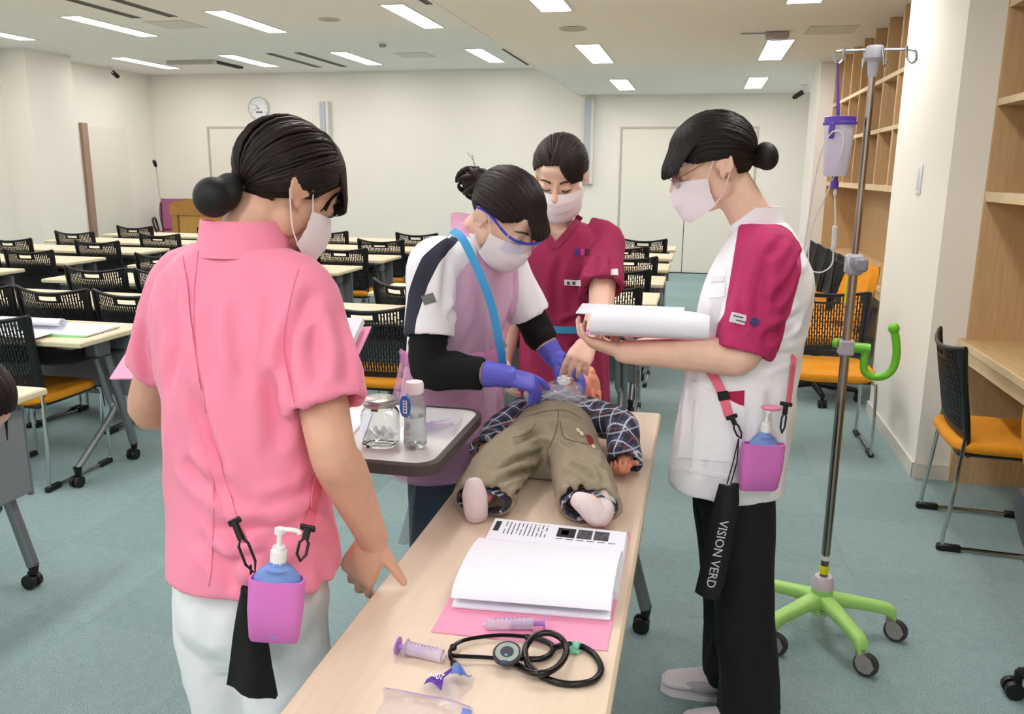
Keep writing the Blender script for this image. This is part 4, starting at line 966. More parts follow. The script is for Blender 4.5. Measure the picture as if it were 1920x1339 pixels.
# ------------------------------------------------------------------ person in the pink tunic (back view, hand on the table edge)
m_pinkt = mat('pink_tunic', '#f68eac', 0.8, bump=(900, 0.15, 0.001), sheen=0.2); m_whitet = mat('white_trousers', '#eef0f5', 0.8, bump=(900, 0.12, 0.001), sheen=0.1)
def person_pink():
    org = V(-0.76, 1.26, 0); t = thing('person', 'person in pink short-sleeved tunic and white trousers, seen from behind, holding open folder', 'person', org)
    h = math.radians(4); f = V(math.sin(h), math.cos(h), 0); u = V(math.cos(h), -math.sin(h), 0)
    HM = head_m(px(538, 359, Y=1.375), 31, 30, 3); s = 0.97
    shR = V(-0.652, 1.29, 1.245); shL = V(-0.895, 1.33, 1.25)
    elR = px(622, 838, Y=1.20); wrR = V(-0.545, 1.31, 0.80)
    elL = px(278, 765, Y=1.40); wrL = V(-0.93, 1.58, 0.965)
    b = MB(); headpart(b, HM, s)
    limb(b, [V(-0.772, 1.28, 1.22), V(-0.768, 1.30, 1.31), HM @ V(0, -0.025, -0.05)], [0.062, 0.052, 0.05])
    torso(b, [(V(-0.76, 1.24, 0.72), 0.105, 0.08, 0.08), (V(-0.765, 1.25, 1.0), 0.1, 0.08, 0.08), (V(-0.77, 1.29, 1.2), 0.14, 0.09, 0.085), (V(-0.77, 1.3, 1.27), 0.1, 0.06, 0.06)], u, f, hollow=False)
    arm(b, shR, elR, wrR, 1.06); arm(b, shL, elL, wrL, 1.06)
    # right hand resting on the table edge, fingers curled under it
    hd = V(-0.42, 0.08, -0.9)
    hand(b, wrR, hd, V(-0.1, -0.97, 0.1), -1, [(0.25, 0.6, 0.4), (0.3, 0.65, 0.4), (0.35, 0.7, 0.4), (0.4, 0.7, 0.4)], thumb=(1.0, 0.15, 0.0), s=1.0, tl=0.74)
    hand(b, wrL, V(0.55, 0.8, 0.1), V(-0.45, 0.3, -0.85), 1, [(0.5, 0.5, 0.3)]*4, thumb=(0.6, 0.5, 0.2), s=0.95)
    leg(b, V(-0.70, 1.24, 0.76), V(-0.685, 1.25, 0.44), V(-0.68, 1.22, 0.09)); leg(b, V(-0.83, 1.25, 0.76), V(-0.84, 1.26, 0.44), V(-0.845, 1.23, 0.09))
    body = obj('body', remesh(b, 0.0042, 3), m_skin, t, org=org, smooth=80)
    # tunic
    c = MB()
    torso(c, [(V(-0.738, 1.235, 0.758), 0.153, 0.13, 0.122), (V(-0.740, 1.24, 0.81), 0.149, 0.126, 0.12), (V(-0.748, 1.25, 0.88), 0.141, 0.118, 0.112), (V(-0.758, 1.262, 1.0), 0.141, 0.112, 0.108), (V(-0.767, 1.28, 1.12), 0.155, 0.116, 0.11), (V(-0.772, 1.295, 1.20), 0.16, 0.11, 0.10), (V(-0.774, 1.305, 1.262), 0.148, 0.086, 0.08), (V(-0.774, 1.31, 1.305), 0.11, 0.07, 0.066), (V(-0.772, 1.31, 1.325), 0.07, 0.058, 0.055)], u, f)
    dR = (elR-shR).normalized(); dL = (elL-shL).normalized()
    sleeve(c, [shR+V(-0.07, 0.01, 0.02), shR+V(-0.01, 0, 0.0), shR+dR*0.08, shR+dR*0.165+V(0.004, 0, 0), shR+dR*0.2+V(0.006, 0, 0)], [0.06, 0.066, 0.067, 0.07, 0.072])
    sleeve(c, [shL+V(0.07, 0, 0.02), shL+V(0.01, 0, 0.0), shL+dL*0.08, shL+dL*0.165, shL+dL*0.205], [0.06, 0.066, 0.066, 0.066, 0.067])
    me = remesh(c, 0.006, 5)
    wrinkle(me, 0.0065, (32, 32, 12), 11)
    creases(me, [([(592, 540), (548, 620), (536, 690), (552, 775)], 0.012, 0.011), ([(575, 570), (590, 640), (600, 720)], 0.013, 0.007), ([(628, 580), (645, 650), (650, 720)], 0.013, 0.006), ([(362, 730), (395, 840), (438, 950)], 0.013, 0.011), ([(505, 690), (515, 760), (522, 850)], 0.015, 0.008),
                 ([(445, 560), (450, 640), (470, 740)], 0.016, 0.006), ([(610, 945), (530, 985), (440, 1000), (385, 985)], 0.015, 0.010), ([(630, 1010), (560, 1000), (500, 1030), (420, 1060)], 0.014, 0.009), ([(302, 520), (330, 620), (312, 740)], 0.014, 0.009), ([(345, 860), (380, 900), (430, 925)], 0.014, 0.008),
                 ([(590, 880), (560, 930), (480, 955)], 0.013, 0.007), ([(365, 1000), (420, 1060), (440, 1110)], 0.013, 0.007), ([(400, 560), (395, 640), (405, 720)], 0.012, 0.005), ([(270, 600), (268, 660), (285, 715)], 0.011, 0.007), ([(600, 1060), (610, 1100), (612, 1130)], 0.012, 0.006)], 1.15)
    bv = bvh_of(me);
    tun = obj('tunic', me, m_pinkt, t, org=org, smooth=80)
    m_pseam = mat('pink_seam', '#e87f9c', 0.8)
    for pts in ([(372, 470), (364, 560), (368, 660), (385, 760), (400, 900), (398, 1040), (392, 1100)], [(560, 505), (545, 560), (532, 640), (540, 700), (556, 770)], [(548, 770), (600, 762), (660, 742), (676, 730)]):
        P, Nn = drape(bv, pts, 0.0004, 1.18); obj('seam', MB().tube([p for p in P], 0.0011, 5), m_pseam, tun, org=org)
    # stand collar
    cr = []
    for z, k in ((1.305, 1.02), (1.335, 0.94), (1.365, 0.92)):
        cr.append([V(-0.771, 1.312+0.25*(z-1.305), z)+u*(0.081*k*math.cos(a))+f*(0.073*k*math.sin(a))+V(0, 0, -0.02*max(0, math.sin(a))) for a in np.linspace(PI/2+0.35, PI/2+2*PI-0.35, 36)])
    obj('collar', MB().sheet(cr, 0.003), m_pinkt, t, org=org)
    # trousers
    tr = MB()
    torso(tr, [(V(-0.757, 1.24, 0.58), 0.1, 0.07, 0.07), (V(-0.755, 1.24, 0.66), 0.136, 0.108, 0.1), (V(-0.75, 1.24, 0.74), 0.134, 0.11, 0.10), (V(-0.75, 1.24, 0.80), 0.118, 0.095, 0.09), (V(-0.755, 1.245, 0.9), 0.1, 0.08, 0.08)], u, f, hollow=False)
    for x, y in ((-0.70, 1.24), (-0.825, 1.25)):
        sleeve(tr, [V(x, y, 0.78), V(x, y, 0.62), V(x+0.005, y+0.01, 0.44), V(x+0.008, y, 0.25), V(x+0.01, y-0.01, 0.075)], [0.075, 0.086, 0.075, 0.07, 0.072])
    me = remesh(tr, 0.007, 4); wrinkle(me, 0.007, (34, 34, 40), 5); obj('trousers', me, m_whitet, t, org=org, smooth=80)
    for x in (-0.69, -0.835):
        sh = MB(); shoe(sh, V(x, 1.15, 0.012), V(0.02, 1, 0)); so = obj('shoe', sh, m_white, t, org=org); sl = MB(); foot_sole(sl, V(x, 1.148, 0), V(0.02, 1, 0)); obj('sole', sl, mat('shoe_sole', '#d8d6da', 0.7), so, org=org)
    bun = (0.0, -0.105, -0.06)
    hr, T = hair(HM, t, org, m_hair, bun, s, seed=3, lift=0.35, n=260, hl=[(0, 0.078), (35, 0.072), (58, 0.05), (72, 0.03), (84, 0.034), (98, 0.032), (108, 0.0), (118, -0.04), (140, -0.078), (180, -0.088)])
    bn = MB(); bn.ell(HM @ (V(0.0, -0.118, -0.078)*s), (0.036, 0.032, 0.034), HM.to_3x3() @ Matrix.Rotation(0.4, 3, 'X'), 24, 16); bn.ell(HM @ (V(0.0, -0.102, -0.06)*s), (0.036, 0.024, 0.036), HM.to_3x3(), 20, 12)
    me = remesh(bn, 0.004, 5); obj('hair_bun', me, m_net, t, org=org, smooth=80)
    bangs(T, -0.066, 0.066, 90, lambda x: (x*1.1, 0.104-4.5*x*x, 0.008), m_hair, t, org, s, 4)
    mask(HM, t, org, s); face_bits(HM, t, org, s)
    # sling strap of the pouch, clips
    P, Nn = drape(bv, [(338, 488), (341, 520), (345, 560), (362, 680), (385, 800), (412, 900), (436, 975)], 0.0022, 1.15); band(t, org, 'sling_strap', P, Nn, 0.0085, 0.001, m_pinkt)
    P, Nn = drape(bv, [(606, 850), (590, 930), (578, 988)], 0.003, 1.12); band(t, org, 'sling_strap', P, Nn, 0.011, 0.001, m_strap)
    strap(t, org, 'sling_end', [px(440, 978, Y=1.09), px(452, 1000, Y=1.088), px(458, 1018, Y=1.088)], 0.009, 0.001, V(-0.3, -0.95, 0), m_strap)
    obj('clip', clip_mb(px(440, 978, Y=1.088), px(478, 1075, Y=1.07)), m_black, t, org=org)
    obj('clip', clip_mb(px(577, 990, Y=1.092), px(563, 1052, Y=1.07)), m_black, t, org=org)
    return t
person_pink()
pouch('hand_gel_pouch', 'orchid pouch with blue pump bottle hanging on the pink tunic', px(520, 1085, Y=1.052), V(0.3, -0.95, 0), V(0.95, 0.3, 0), 0.1, w=0.042, h=0.105)
pb = thing('black_bag', 'black drawstring cloth bag hanging beside pouch on pink tunic', 'bag', px(472, 1100, Y=1.085))
o = pb.location.copy()
P = []
for v in np.linspace(0, 1, 12):
    l = px(468-36*v, 1100+175*v, Y=1.088); r = px(478+42*v, 1100+205*v, Y=1.088); P.append([l.lerp(r, q)+V(0, -0.010*math.sin(PI*q)-0.004*math.sin(9*q+3*v)*v, 0) for q in np.linspace(0, 1, 10)])
obj('bag_cloth', MB().sheet(P, -0.012), m_blackcloth, pb, org=o, smooth=70)
obj('drawstring', MB().tube([px(470, 1060, Y=1.078), px(471, 1085, Y=1.084), px(473, 1103, Y=1.088)], 0.002, 6), m_black, pb, org=o)
def poly_sdf(P, poly):
    """signed distance (positive inside) of 2-D points to a polygon"""
    P = np.asarray(P); poly = np.asarray(poly); d = np.full(len(P), 1e9); ins = np.zeros(len(P), bool)
    for i in range(len(poly)):
        a, b = poly[i], poly[(i+1) % len(poly)]; ab = b-a; t = np.clip(((P-a) @ ab)/max(ab @ ab, 1e-12), 0, 1)
        d = np.minimum(d, np.linalg.norm(P-a-t[:, None]*ab, axis=1))
        c = ((a[1] > P[:, 1]) != (b[1] > P[:, 1])) & (P[:, 0] < (b[0]-a[0])*(P[:, 1]-a[1])/(b[1]-a[1]+1e-12)+a[0]); ins ^= c
    return np.where(ins, d, -d)
def axes(hd): h = math.radians(hd); return V(math.sin(h), math.cos(h), 0), V(math.cos(h), -math.sin(h), 0)
m_blackt = mat('black_trousers', '#121319', 0.85, bump=(800, 0.12, 0.001)); m_blackarm = mat('black_undershirt', '#0b0b0d', 0.9); m_glove = mat('nitrile_glove', '#6264d6', 0.42, bump=(90, 0.25, 0.002)); m_navy = mat('slate_trousers', '#3a4452', 0.85)
m_tagw = mat('name_tag_white', '#eceaee', 0.5); m_blueband = mat('blue_band', '#3f9fd8', 0.6)

# ------------------------------------------------------------------ person in white and magenta tunic, profile, reading a folded booklet
def person_right():
    org = V(0.12, 2.12, 0); t = thing('person', 'person in white tunic with magenta sleeves and black trousers, reading a folded booklet', 'person', org)
    f, u = axes(-89); s = 1.0; HM = head_m(px(1335, 312, Y=2.15), -94, 20, 0)
    shL = V(0.165, 1.99, 1.255); shR = V(0.15, 2.275, 1.255)
    elL = px(1392, 668, Y=1.955); wrL = px(1168, 660, Y=2.0); elR = V(0.05, 2.36, 0.98); wrR = V(-0.14, 2.22, 0.985)
    b = MB(); headpart(b, HM, s)
    limb(b, [V(0.15, 2.13, 1.22), V(0.128, 2.135, 1.33), HM @ V(0, -0.03, -0.055)], [0.06, 0.051, 0.05])
    torso(b, [(V(0.12, 2.12, 0.7), 0.13, 0.10, 0.10), (V(0.13, 2.12, 1.0), 0.115, 0.09, 0.09), (V(0.15, 2.12, 1.2), 0.14, 0.09, 0.085), (V(0.15, 2.13, 1.29), 0.09, 0.06, 0.06)], u, f, hollow=False)
    arm(b, shL, elL, wrL, 1.1); arm(b, shR, elR, wrR, 1.1)
    hand(b, wrL, V(-0.97, 0.1, 0.22), V(0.05, -0.35, -0.93), -1, [(0.5, 0.7, 0.3), (0.45, 0.6, 0.3), (0.4, 0.55, 0.3), (0.35, 0.5, 0.3)], thumb=(0.55, 0.85, -0.25), s=0.98)
    hand(b, wrR, V(-0.9, -0.4, 0.1), V(0.05, 0.3, -0.95), 1, [(0.4, 0.5, 0.3)]*4, thumb=(0.5, 0.8, -0.2), s=0.95)
    leg(b, V(0.13, 2.05, 0.74), V(0.155, 2.04, 0.42), V(0.20, 2.04, 0.09)); leg(b, V(0.12, 2.19, 0.74), V(0.12, 2.2, 0.42), V(0.135, 2.2, 0.09))
    obj('body', remesh(b, 0.0042, 3), m_skin2, t, org=org, smooth=80)
    c = MB()
    torso(c, [(V(0.097, 2.12, 0.668), 0.165, 0.155, 0.14), (V(0.103, 2.12, 0.77), 0.16, 0.152, 0.14), (V(0.115, 2.12, 0.9), 0.15, 0.145, 0.135), (V(0.127, 2.12, 1.02), 0.148, 0.14, 0.132), (V(0.14, 2.125, 1.14), 0.158, 0.138, 0.13), (V(0.15, 2.13, 1.21), 0.16, 0.125, 0.12), (V(0.153, 2.13, 1.27), 0.145, 0.095, 0.095), (V(0.15, 2.13, 1.315), 0.1, 0.07, 0.07), (V(0.143, 2.13, 1.335), 0.065, 0.058, 0.058)], u, f)
    dL = (elL-shL).normalized(); dR = (elR-shR).normalized()
    sleeve(c, [shL+V(0, 0.07, 0.035), shL+V(0, 0.015, 0.005), shL+dL*0.08, shL+dL*0.17, shL+dL*0.215], [0.05, 0.066, 0.064, 0.063, 0.064])
    sleeve(c, [shR+V(0, -0.06, 0.03), shR+V(0, -0.01, 0.005), shR+dR*0.08, shR+dR*0.17, shR+dR*0.215], [0.055, 0.068, 0.064, 0.064, 0.066])
    me = remesh(c, 0.0055, 5); wrinkle(me, 0.006, (34, 34, 14), 21)
    creases(me, [([(1445, 570), (1480, 530), (1505, 470)], 0.012, 0.010), ([(1430, 640), (1465, 615), (1505, 590)], 0.013, 0.011), ([(1425, 690), (1460, 670), (1500, 665)], 0.012, 0.008), ([(1350, 560), (1335, 620), (1325, 690)], 0.012, 0.009), ([(1315, 600), (1300, 700), (1285, 850)], 0.013, 0.008), ([(1405, 760), (1395, 850), (1388, 920)], 0.013, 0.010),
                 ([(1440, 730), (1455, 800), (1460, 900)], 0.013, 0.008), ([(1380, 560), (1390, 600), (1385, 625)], 0.01, 0.005), ([(1440, 480), (1425, 540), (1420, 600)], 0.012, 0.006), ([(1470, 440), (1450, 470), (1430, 480)], 0.011, 0.005), ([(1330, 800), (1320, 850), (1310, 900)], 0.012, 0.006)], 2.0)
    P = verts(me)
    xz = lambda a: [(p.x, p.z) for p in (px(x, y, Y=1.96) for x, y in a)]
    sd = poly_sdf(P[:, [0, 2]], xz([(1403, 398), (1462, 375), (1510, 415), (1518, 450), (1505, 520), (1480, 600), (1455, 680), (1325, 650), (1358, 590), (1378, 480), (1390, 425)]))
    A_ = np.array(shL); D_ = np.array(elL)-A_; LL = np.linalg.norm(D_); D_ /= LL; ta = np.clip((P-A_) @ D_, 0, 0.4); da = np.linalg.norm(P-A_-ta[:, None]*D_, axis=1)
    near = np.minimum(sd, np.maximum(0.079-da, P[:, 2]-1.20)); far = np.minimum(sd, P[:, 1]-2.3+0.08)
    set_attr(me, 'panel', np.where(P[:, 1] < 2.08, near, np.where(P[:, 1] > 2.18, far, -np.abs(sd))))
    bv = bvh_of(me); obj('tunic', me, two_tone('white_magenta_tunic', '#f8f8ff', '#bb2c68', 'panel', 0.8, bump=(900, 0.12, 0.001)), t, org=org, smooth=80)
    m_wh = mat('tunic_white', '#f8f8ff', 0.8)
    cr = []
    for z, k in ((1.318, 1.0), (1.345, 0.93), (1.372, 0.92)):
        cr.append([V(0.14-0.2*(z-1.318), 2.133, z)+u*(0.066*k*math.cos(a))+f*(0.064*k*math.sin(a))+V(0, 0, -0.05*max(0, math.sin(a))) for a in np.linspace(PI/2+0.5, PI/2+2*PI-0.5, 36)])
    obj('collar', MB().sheet(cr, 0.003), m_wh, t, org=org)
    # sleeve name patch, chest pocket, name tag, side pocket with magenta lining
    pc, pn = hit(bv, 1397, 600, 0.004); Rp = frame(V(0.97, 0.0, -0.2), pn)
    pt = obj('name_patch', MB().bbox((-0.012, -0.030, -0.001), (0.012, 0.030, 0.001), 0.0008, R=Rp, at=pc), m_tagw, t, org=org)
    ec, en = hit(bv, 1413, 603, 0.003); obj('emblem', MB().tube([ec, ec+en*0.004], 0.0095, 16), mat('emblem_navy', '#3b3f7a', 0.5), pt, org=org)
    for i, (yy, ln) in enumerate(((-0.012, 0.022), (-0.004, 0.03))):
        obj('print', MB().box((-0.005+0.009*i-0.0015, yy-0.012, 0.001), (-0.005+0.009*i+0.0015, yy+ln-0.012, 0.0016), R=Rp, at=pc), m_ink, pt, org=org, smooth=0)
    patch(t, org, 'chest_pocket', bv, [(1338, 500), (1362, 498), (1360, 556), (1330, 560)], 0.003, 0.004, m_wh)
    patch(t, org, 'name_tag', bv, [(1337, 520), (1360, 518), (1359, 528), (1336, 530)], 0.006, 0.003, m_tagw, 4, 4)
    patch(t, org, 'pocket_lining', bv, [(1322, 738), (1396, 732), (1395, 760), (1340, 752)], 0.003, 0.002, mat('magenta_lining', '#b41f50', 0.8))
    patch(t, org, 'side_pocket', bv, [(1296, 712), (1396, 764), (1392, 868), (1272, 858)], 0.0035, 0.003, m_wh)
    patch(t, org, 'hem_band', bv, [(1262, 872), (1388, 895), (1390, 902), (1260, 880)], 0.002, 0.002, m_wh, 16, 3)
    tr = MB()
    torso(tr, [(V(0.12, 2.12, 0.57), 0.1, 0.075, 0.07), (V(0.12, 2.12, 0.66), 0.138, 0.115, 0.1), (V(0.12, 2.12, 0.8), 0.13, 0.11, 0.10), (V(0.125, 2.12, 0.92), 0.12, 0.1, 0.09)], u, f, hollow=False)
    sleeve(tr, [V(0.13, 2.05, 0.76), V(0.14, 2.045, 0.6), V(0.16, 2.04, 0.42), V(0.18, 2.04, 0.25), V(0.20, 2.04, 0.03)], [0.08, 0.09, 0.078, 0.075, 0.084])
    sleeve(tr, [V(0.12, 2.19, 0.76), V(0.11, 2.2, 0.6), V(0.125, 2.2, 0.42), V(0.145, 2.2, 0.25), V(0.16, 2.2, 0.05)], [0.08, 0.088, 0.075, 0.07, 0.078])
    me = remesh(tr, 0.007, 4); wrinkle(me, 0.010, (32, 32, 18), 15); obj('trousers', me, m_blackt, t, org=org, smooth=80)
    for hl_, d in ((V(0.20, 2.18, 0.012), V(-1, 0.02, 0)), (V(0.26, 2.02, 0.012), V(-1, -0.05, 0))):
        sh = MB(); shoe(sh, hl_, d, L=0.235); so = obj('shoe', remesh(sh, 0.004, 3), mat('shoe_pale', '#ded6dc', 0.7), t, org=org, smooth=80); sl = MB(); foot_sole(sl, hl_-V(0, 0, 0.012), d, 0.24); obj('sole', sl, MATS['shoe_sole'], so, org=org)
        obj('side_panel', MB().ell(hl_+Vector(d)*0.12+V(0, -0.036, 0.028), (0.05, 0.006, 0.018)), mat('shoe_grey', '#b9b3ba', 0.7), so, org=org)
    hr, T = hair(HM, t, org, m_hair2, (0, -0.11, -0.015), s, seed=5, lift=0.4, n=250, hl=[(0, 0.075), (30, 0.06), (45, 0.032), (60, 0.022), (84, 0.03), (98, 0.03), (110, 0.0), (125, -0.03), (150, -0.055), (180, -0.06)])
    bn = MB(); bn.ell(HM @ (V(0, -0.128, -0.02)*s), (0.037, 0.029, 0.035), HM.to_3x3(), 24, 16); bn.ell(HM @ (V(0, -0.108, -0.018)*s), (0.024, 0.02, 0.024), HM.to_3x3()); obj('hair_bun', remesh(bn, 0.004, 4), m_net, t, org=org, smooth=80)
    bangs(T, -0.07, 0.07, 150, lambda x: (x*1.12, 0.122-6.0*x*x, 0.01), m_hair2, t, org, s, 9, wid=0.0042)
    mask(HM, t, org, s); face_bits(HM, t, org, s)
    # thin rimmed glasses
    T4 = lambda x, y, z: HM @ (V(x, y, z)*s)
    g = obj('glasses', MB().tube([T4(-0.012, 0.1, -0.002), T4(0, 0.104, 0.002), T4(0.012, 0.1, -0.002)], 0.0011, 6), mat('gold_frame', '#b98a45', 0.3, 0.8), t, org=org)
    for x in (-1, 1):
        rm = [T4(x*(0.033+0.021*math.cos(a)), 0.1-0.012*((1+math.cos(a))/2)**1.5, -0.008+0.014*math.sin(a)) for a in np.linspace(0, 2*PI, 22, endpoint=False)]
        obj('lens_rim', MB().tube(rm, 0.0010, 6, closed=True), m_steel, g, org=org)
        obj('lens', MB().prism(rm, HM.to_3x3() @ V(0, 0.0008, 0)), mat('lens_clear', '#ffffff', 0.02, trans=1.0, ior=1.1), g, org=org)
        obj('temple_arm', MB().tube(smooth_pts([T4(x*0.054, 0.088, 0.0), T4(x*0.074, 0.05, 0.008), T4(x*0.079, 0.0, 0.018), T4(x*0.079, -0.03, 0.012)], 4), 0.0014, 6), MATS['gold_frame'], g, org=org)
    P, Nn = drape(bv, [(1330, 690), (1350, 725), (1368, 780)], 0.006, 1.95); band(t, org, 'sling_strap', P, Nn, 0.011, 0.0012, m_strap)
    bp_, bn_ = hit(bv, 1357, 741, 0.009); obj('buckle', MB().bbox((-0.013, -0.011, -0.003), (0.013, 0.011, 0.003), 0.002, R=frame(V(0.25, 0, -0.95), bn_), at=bp_), m_black, t, org=org)
    P, Nn = drape(bv, [(1487, 668), (1483, 700), (1476, 757)], 0.004, 1.97); band(t, org, 'sling_strap', P, Nn, 0.008, 0.0012, m_strap)
    obj('clip', clip_mb(px(1372, 782, Y=1.938), px(1390, 822, Y=1.936)), m_black, t, org=org)
    obj('clip', clip_mb(px(1474, 758, Y=1.958), px(1466, 812, Y=1.95)), m_black, t, org=org)
person_right()
pouch('hand_gel_pouch', 'orchid pouch with pink-capped pump bottle hanging on the white and magenta tunic', px(1432, 832, Y=1.93), V(0.35, -0.93, 0), V(0.93, 0.35, 0), 0.05, w=0.052, h=0.115, cap=True)
# folding umbrella pouch with lettering
ub = thing('umbrella_pouch', 'long black cloth pouch lettered in white against black trousers', 'pouch', px(1365, 905, Y=1.925)); o = ub.location.copy()
P = []
for v in np.linspace(0, 1, 14):
    l = px(np.interp(v, [0, 0.15, 1], [1358, 1347, 1310]), 908+(1108-908)*v-0*v, Y=1.912-0.004*v); r = px(np.interp(v, [0, 0.15, 0.85, 1], [1375, 1378, 1352, 1340]), 905+(1118-905)*v, Y=1.912-0.004*v)
    P.append([l.lerp(r, q)+V(0, -0.012*math.sin(PI*q), 0) for q in np.linspace(0, 1, 10)])
obj('pouch_cloth', MB().sheet(P, -0.014), mat('black_nylon', '#131316', 0.6), ub, org=o, smooth=70)
for dx in (-3, 4): obj('cord', MB().tube([px(1385, 822, Y=1.93), px(1378+dx, 865, Y=1.925), px(1366+dx, 908, Y=1.918)], 0.0016, 6), m_black, ub, org=o)
cx_ = px(1344, 1040, Y=1.882); dn = (px(1333, 1110, Y=1.895)-px(1358, 990, Y=1.895)).normalized(); M4 = frame(V(0, 0, 0)+dn.cross(V(0, -1, 0)), V(0.15, -0.98, 0)).to_4x4()
me = text_mb('VISION VERD', 0.03, Matrix.Translation(cx_) @ Matrix((( *dn, ), ( *(V(0.1, -1, 0).cross(dn).normalized()), ), ( *(V(0.1, -1, 0).normalized()), ))).transposed().to_4x4())
obj('lettering', me, mat('white_print', '#d9d9dd', 0.6), ub, org=o, smooth=0)
# booklet folded over her forearm
bk = thing('folded_booklet', 'white booklet folded over and held by the person with magenta sleeves', 'booklet', px(1215, 640, Y=2.02)); o = bk.location.copy()
A0, A1 = px(1108, 628, Y=1.955), px(1328, 640, Y=1.955); ax = (A1-A0)
bend = lambda q, y: q*(1-0.22*min(1, max(0, (y-0.0)/0.06)))
prof = smooth_pts([(0.0, 0.0), (-0.028, 0.012), (-0.035, 0.032), (-0.022, 0.052), (0.01, 0.06), (0.06, 0.058), (0.12, 0.05), (0.19, 0.046)], 4)
obj('curled_pages', MB().sheet([[A0+ax*bend(q, y)+V(0, y+0.01*q, z) for y, z in prof] for q in np.linspace(0, 1, 10)], 0.004), m_paper, bk, org=o, smooth=70)
obj('page_block', MB().sheet([[A0+ax*bend(q, y)+V(0, y, 0.022-0.03*abs(y-0.09)) for y in np.linspace(0.0, 0.2, 6)] for q in np.linspace(-0.02, 1, 10)], 0.008), m_paper, bk, org=o, smooth=60)
obj('cover', MB().sheet([[A0+ax*bend(q, y)+V(0, y, 0.006-0.03*abs(y-0.09)) for y in np.linspace(-0.005, 0.22, 6)] for q in np.linspace(-0.06, 1, 10)], 0.002), m_pinkfile, bk, org=o, smooth=60)
obj('loose_page', MB().sheet([[A0+ax*q+V(0, y, 0.043+0.05*y) for y in np.linspace(0.04, 0.16, 5)] for q in np.linspace(-0.16, 0.1, 5)], 0.002), m_paper, bk, org=o, smooth=60)

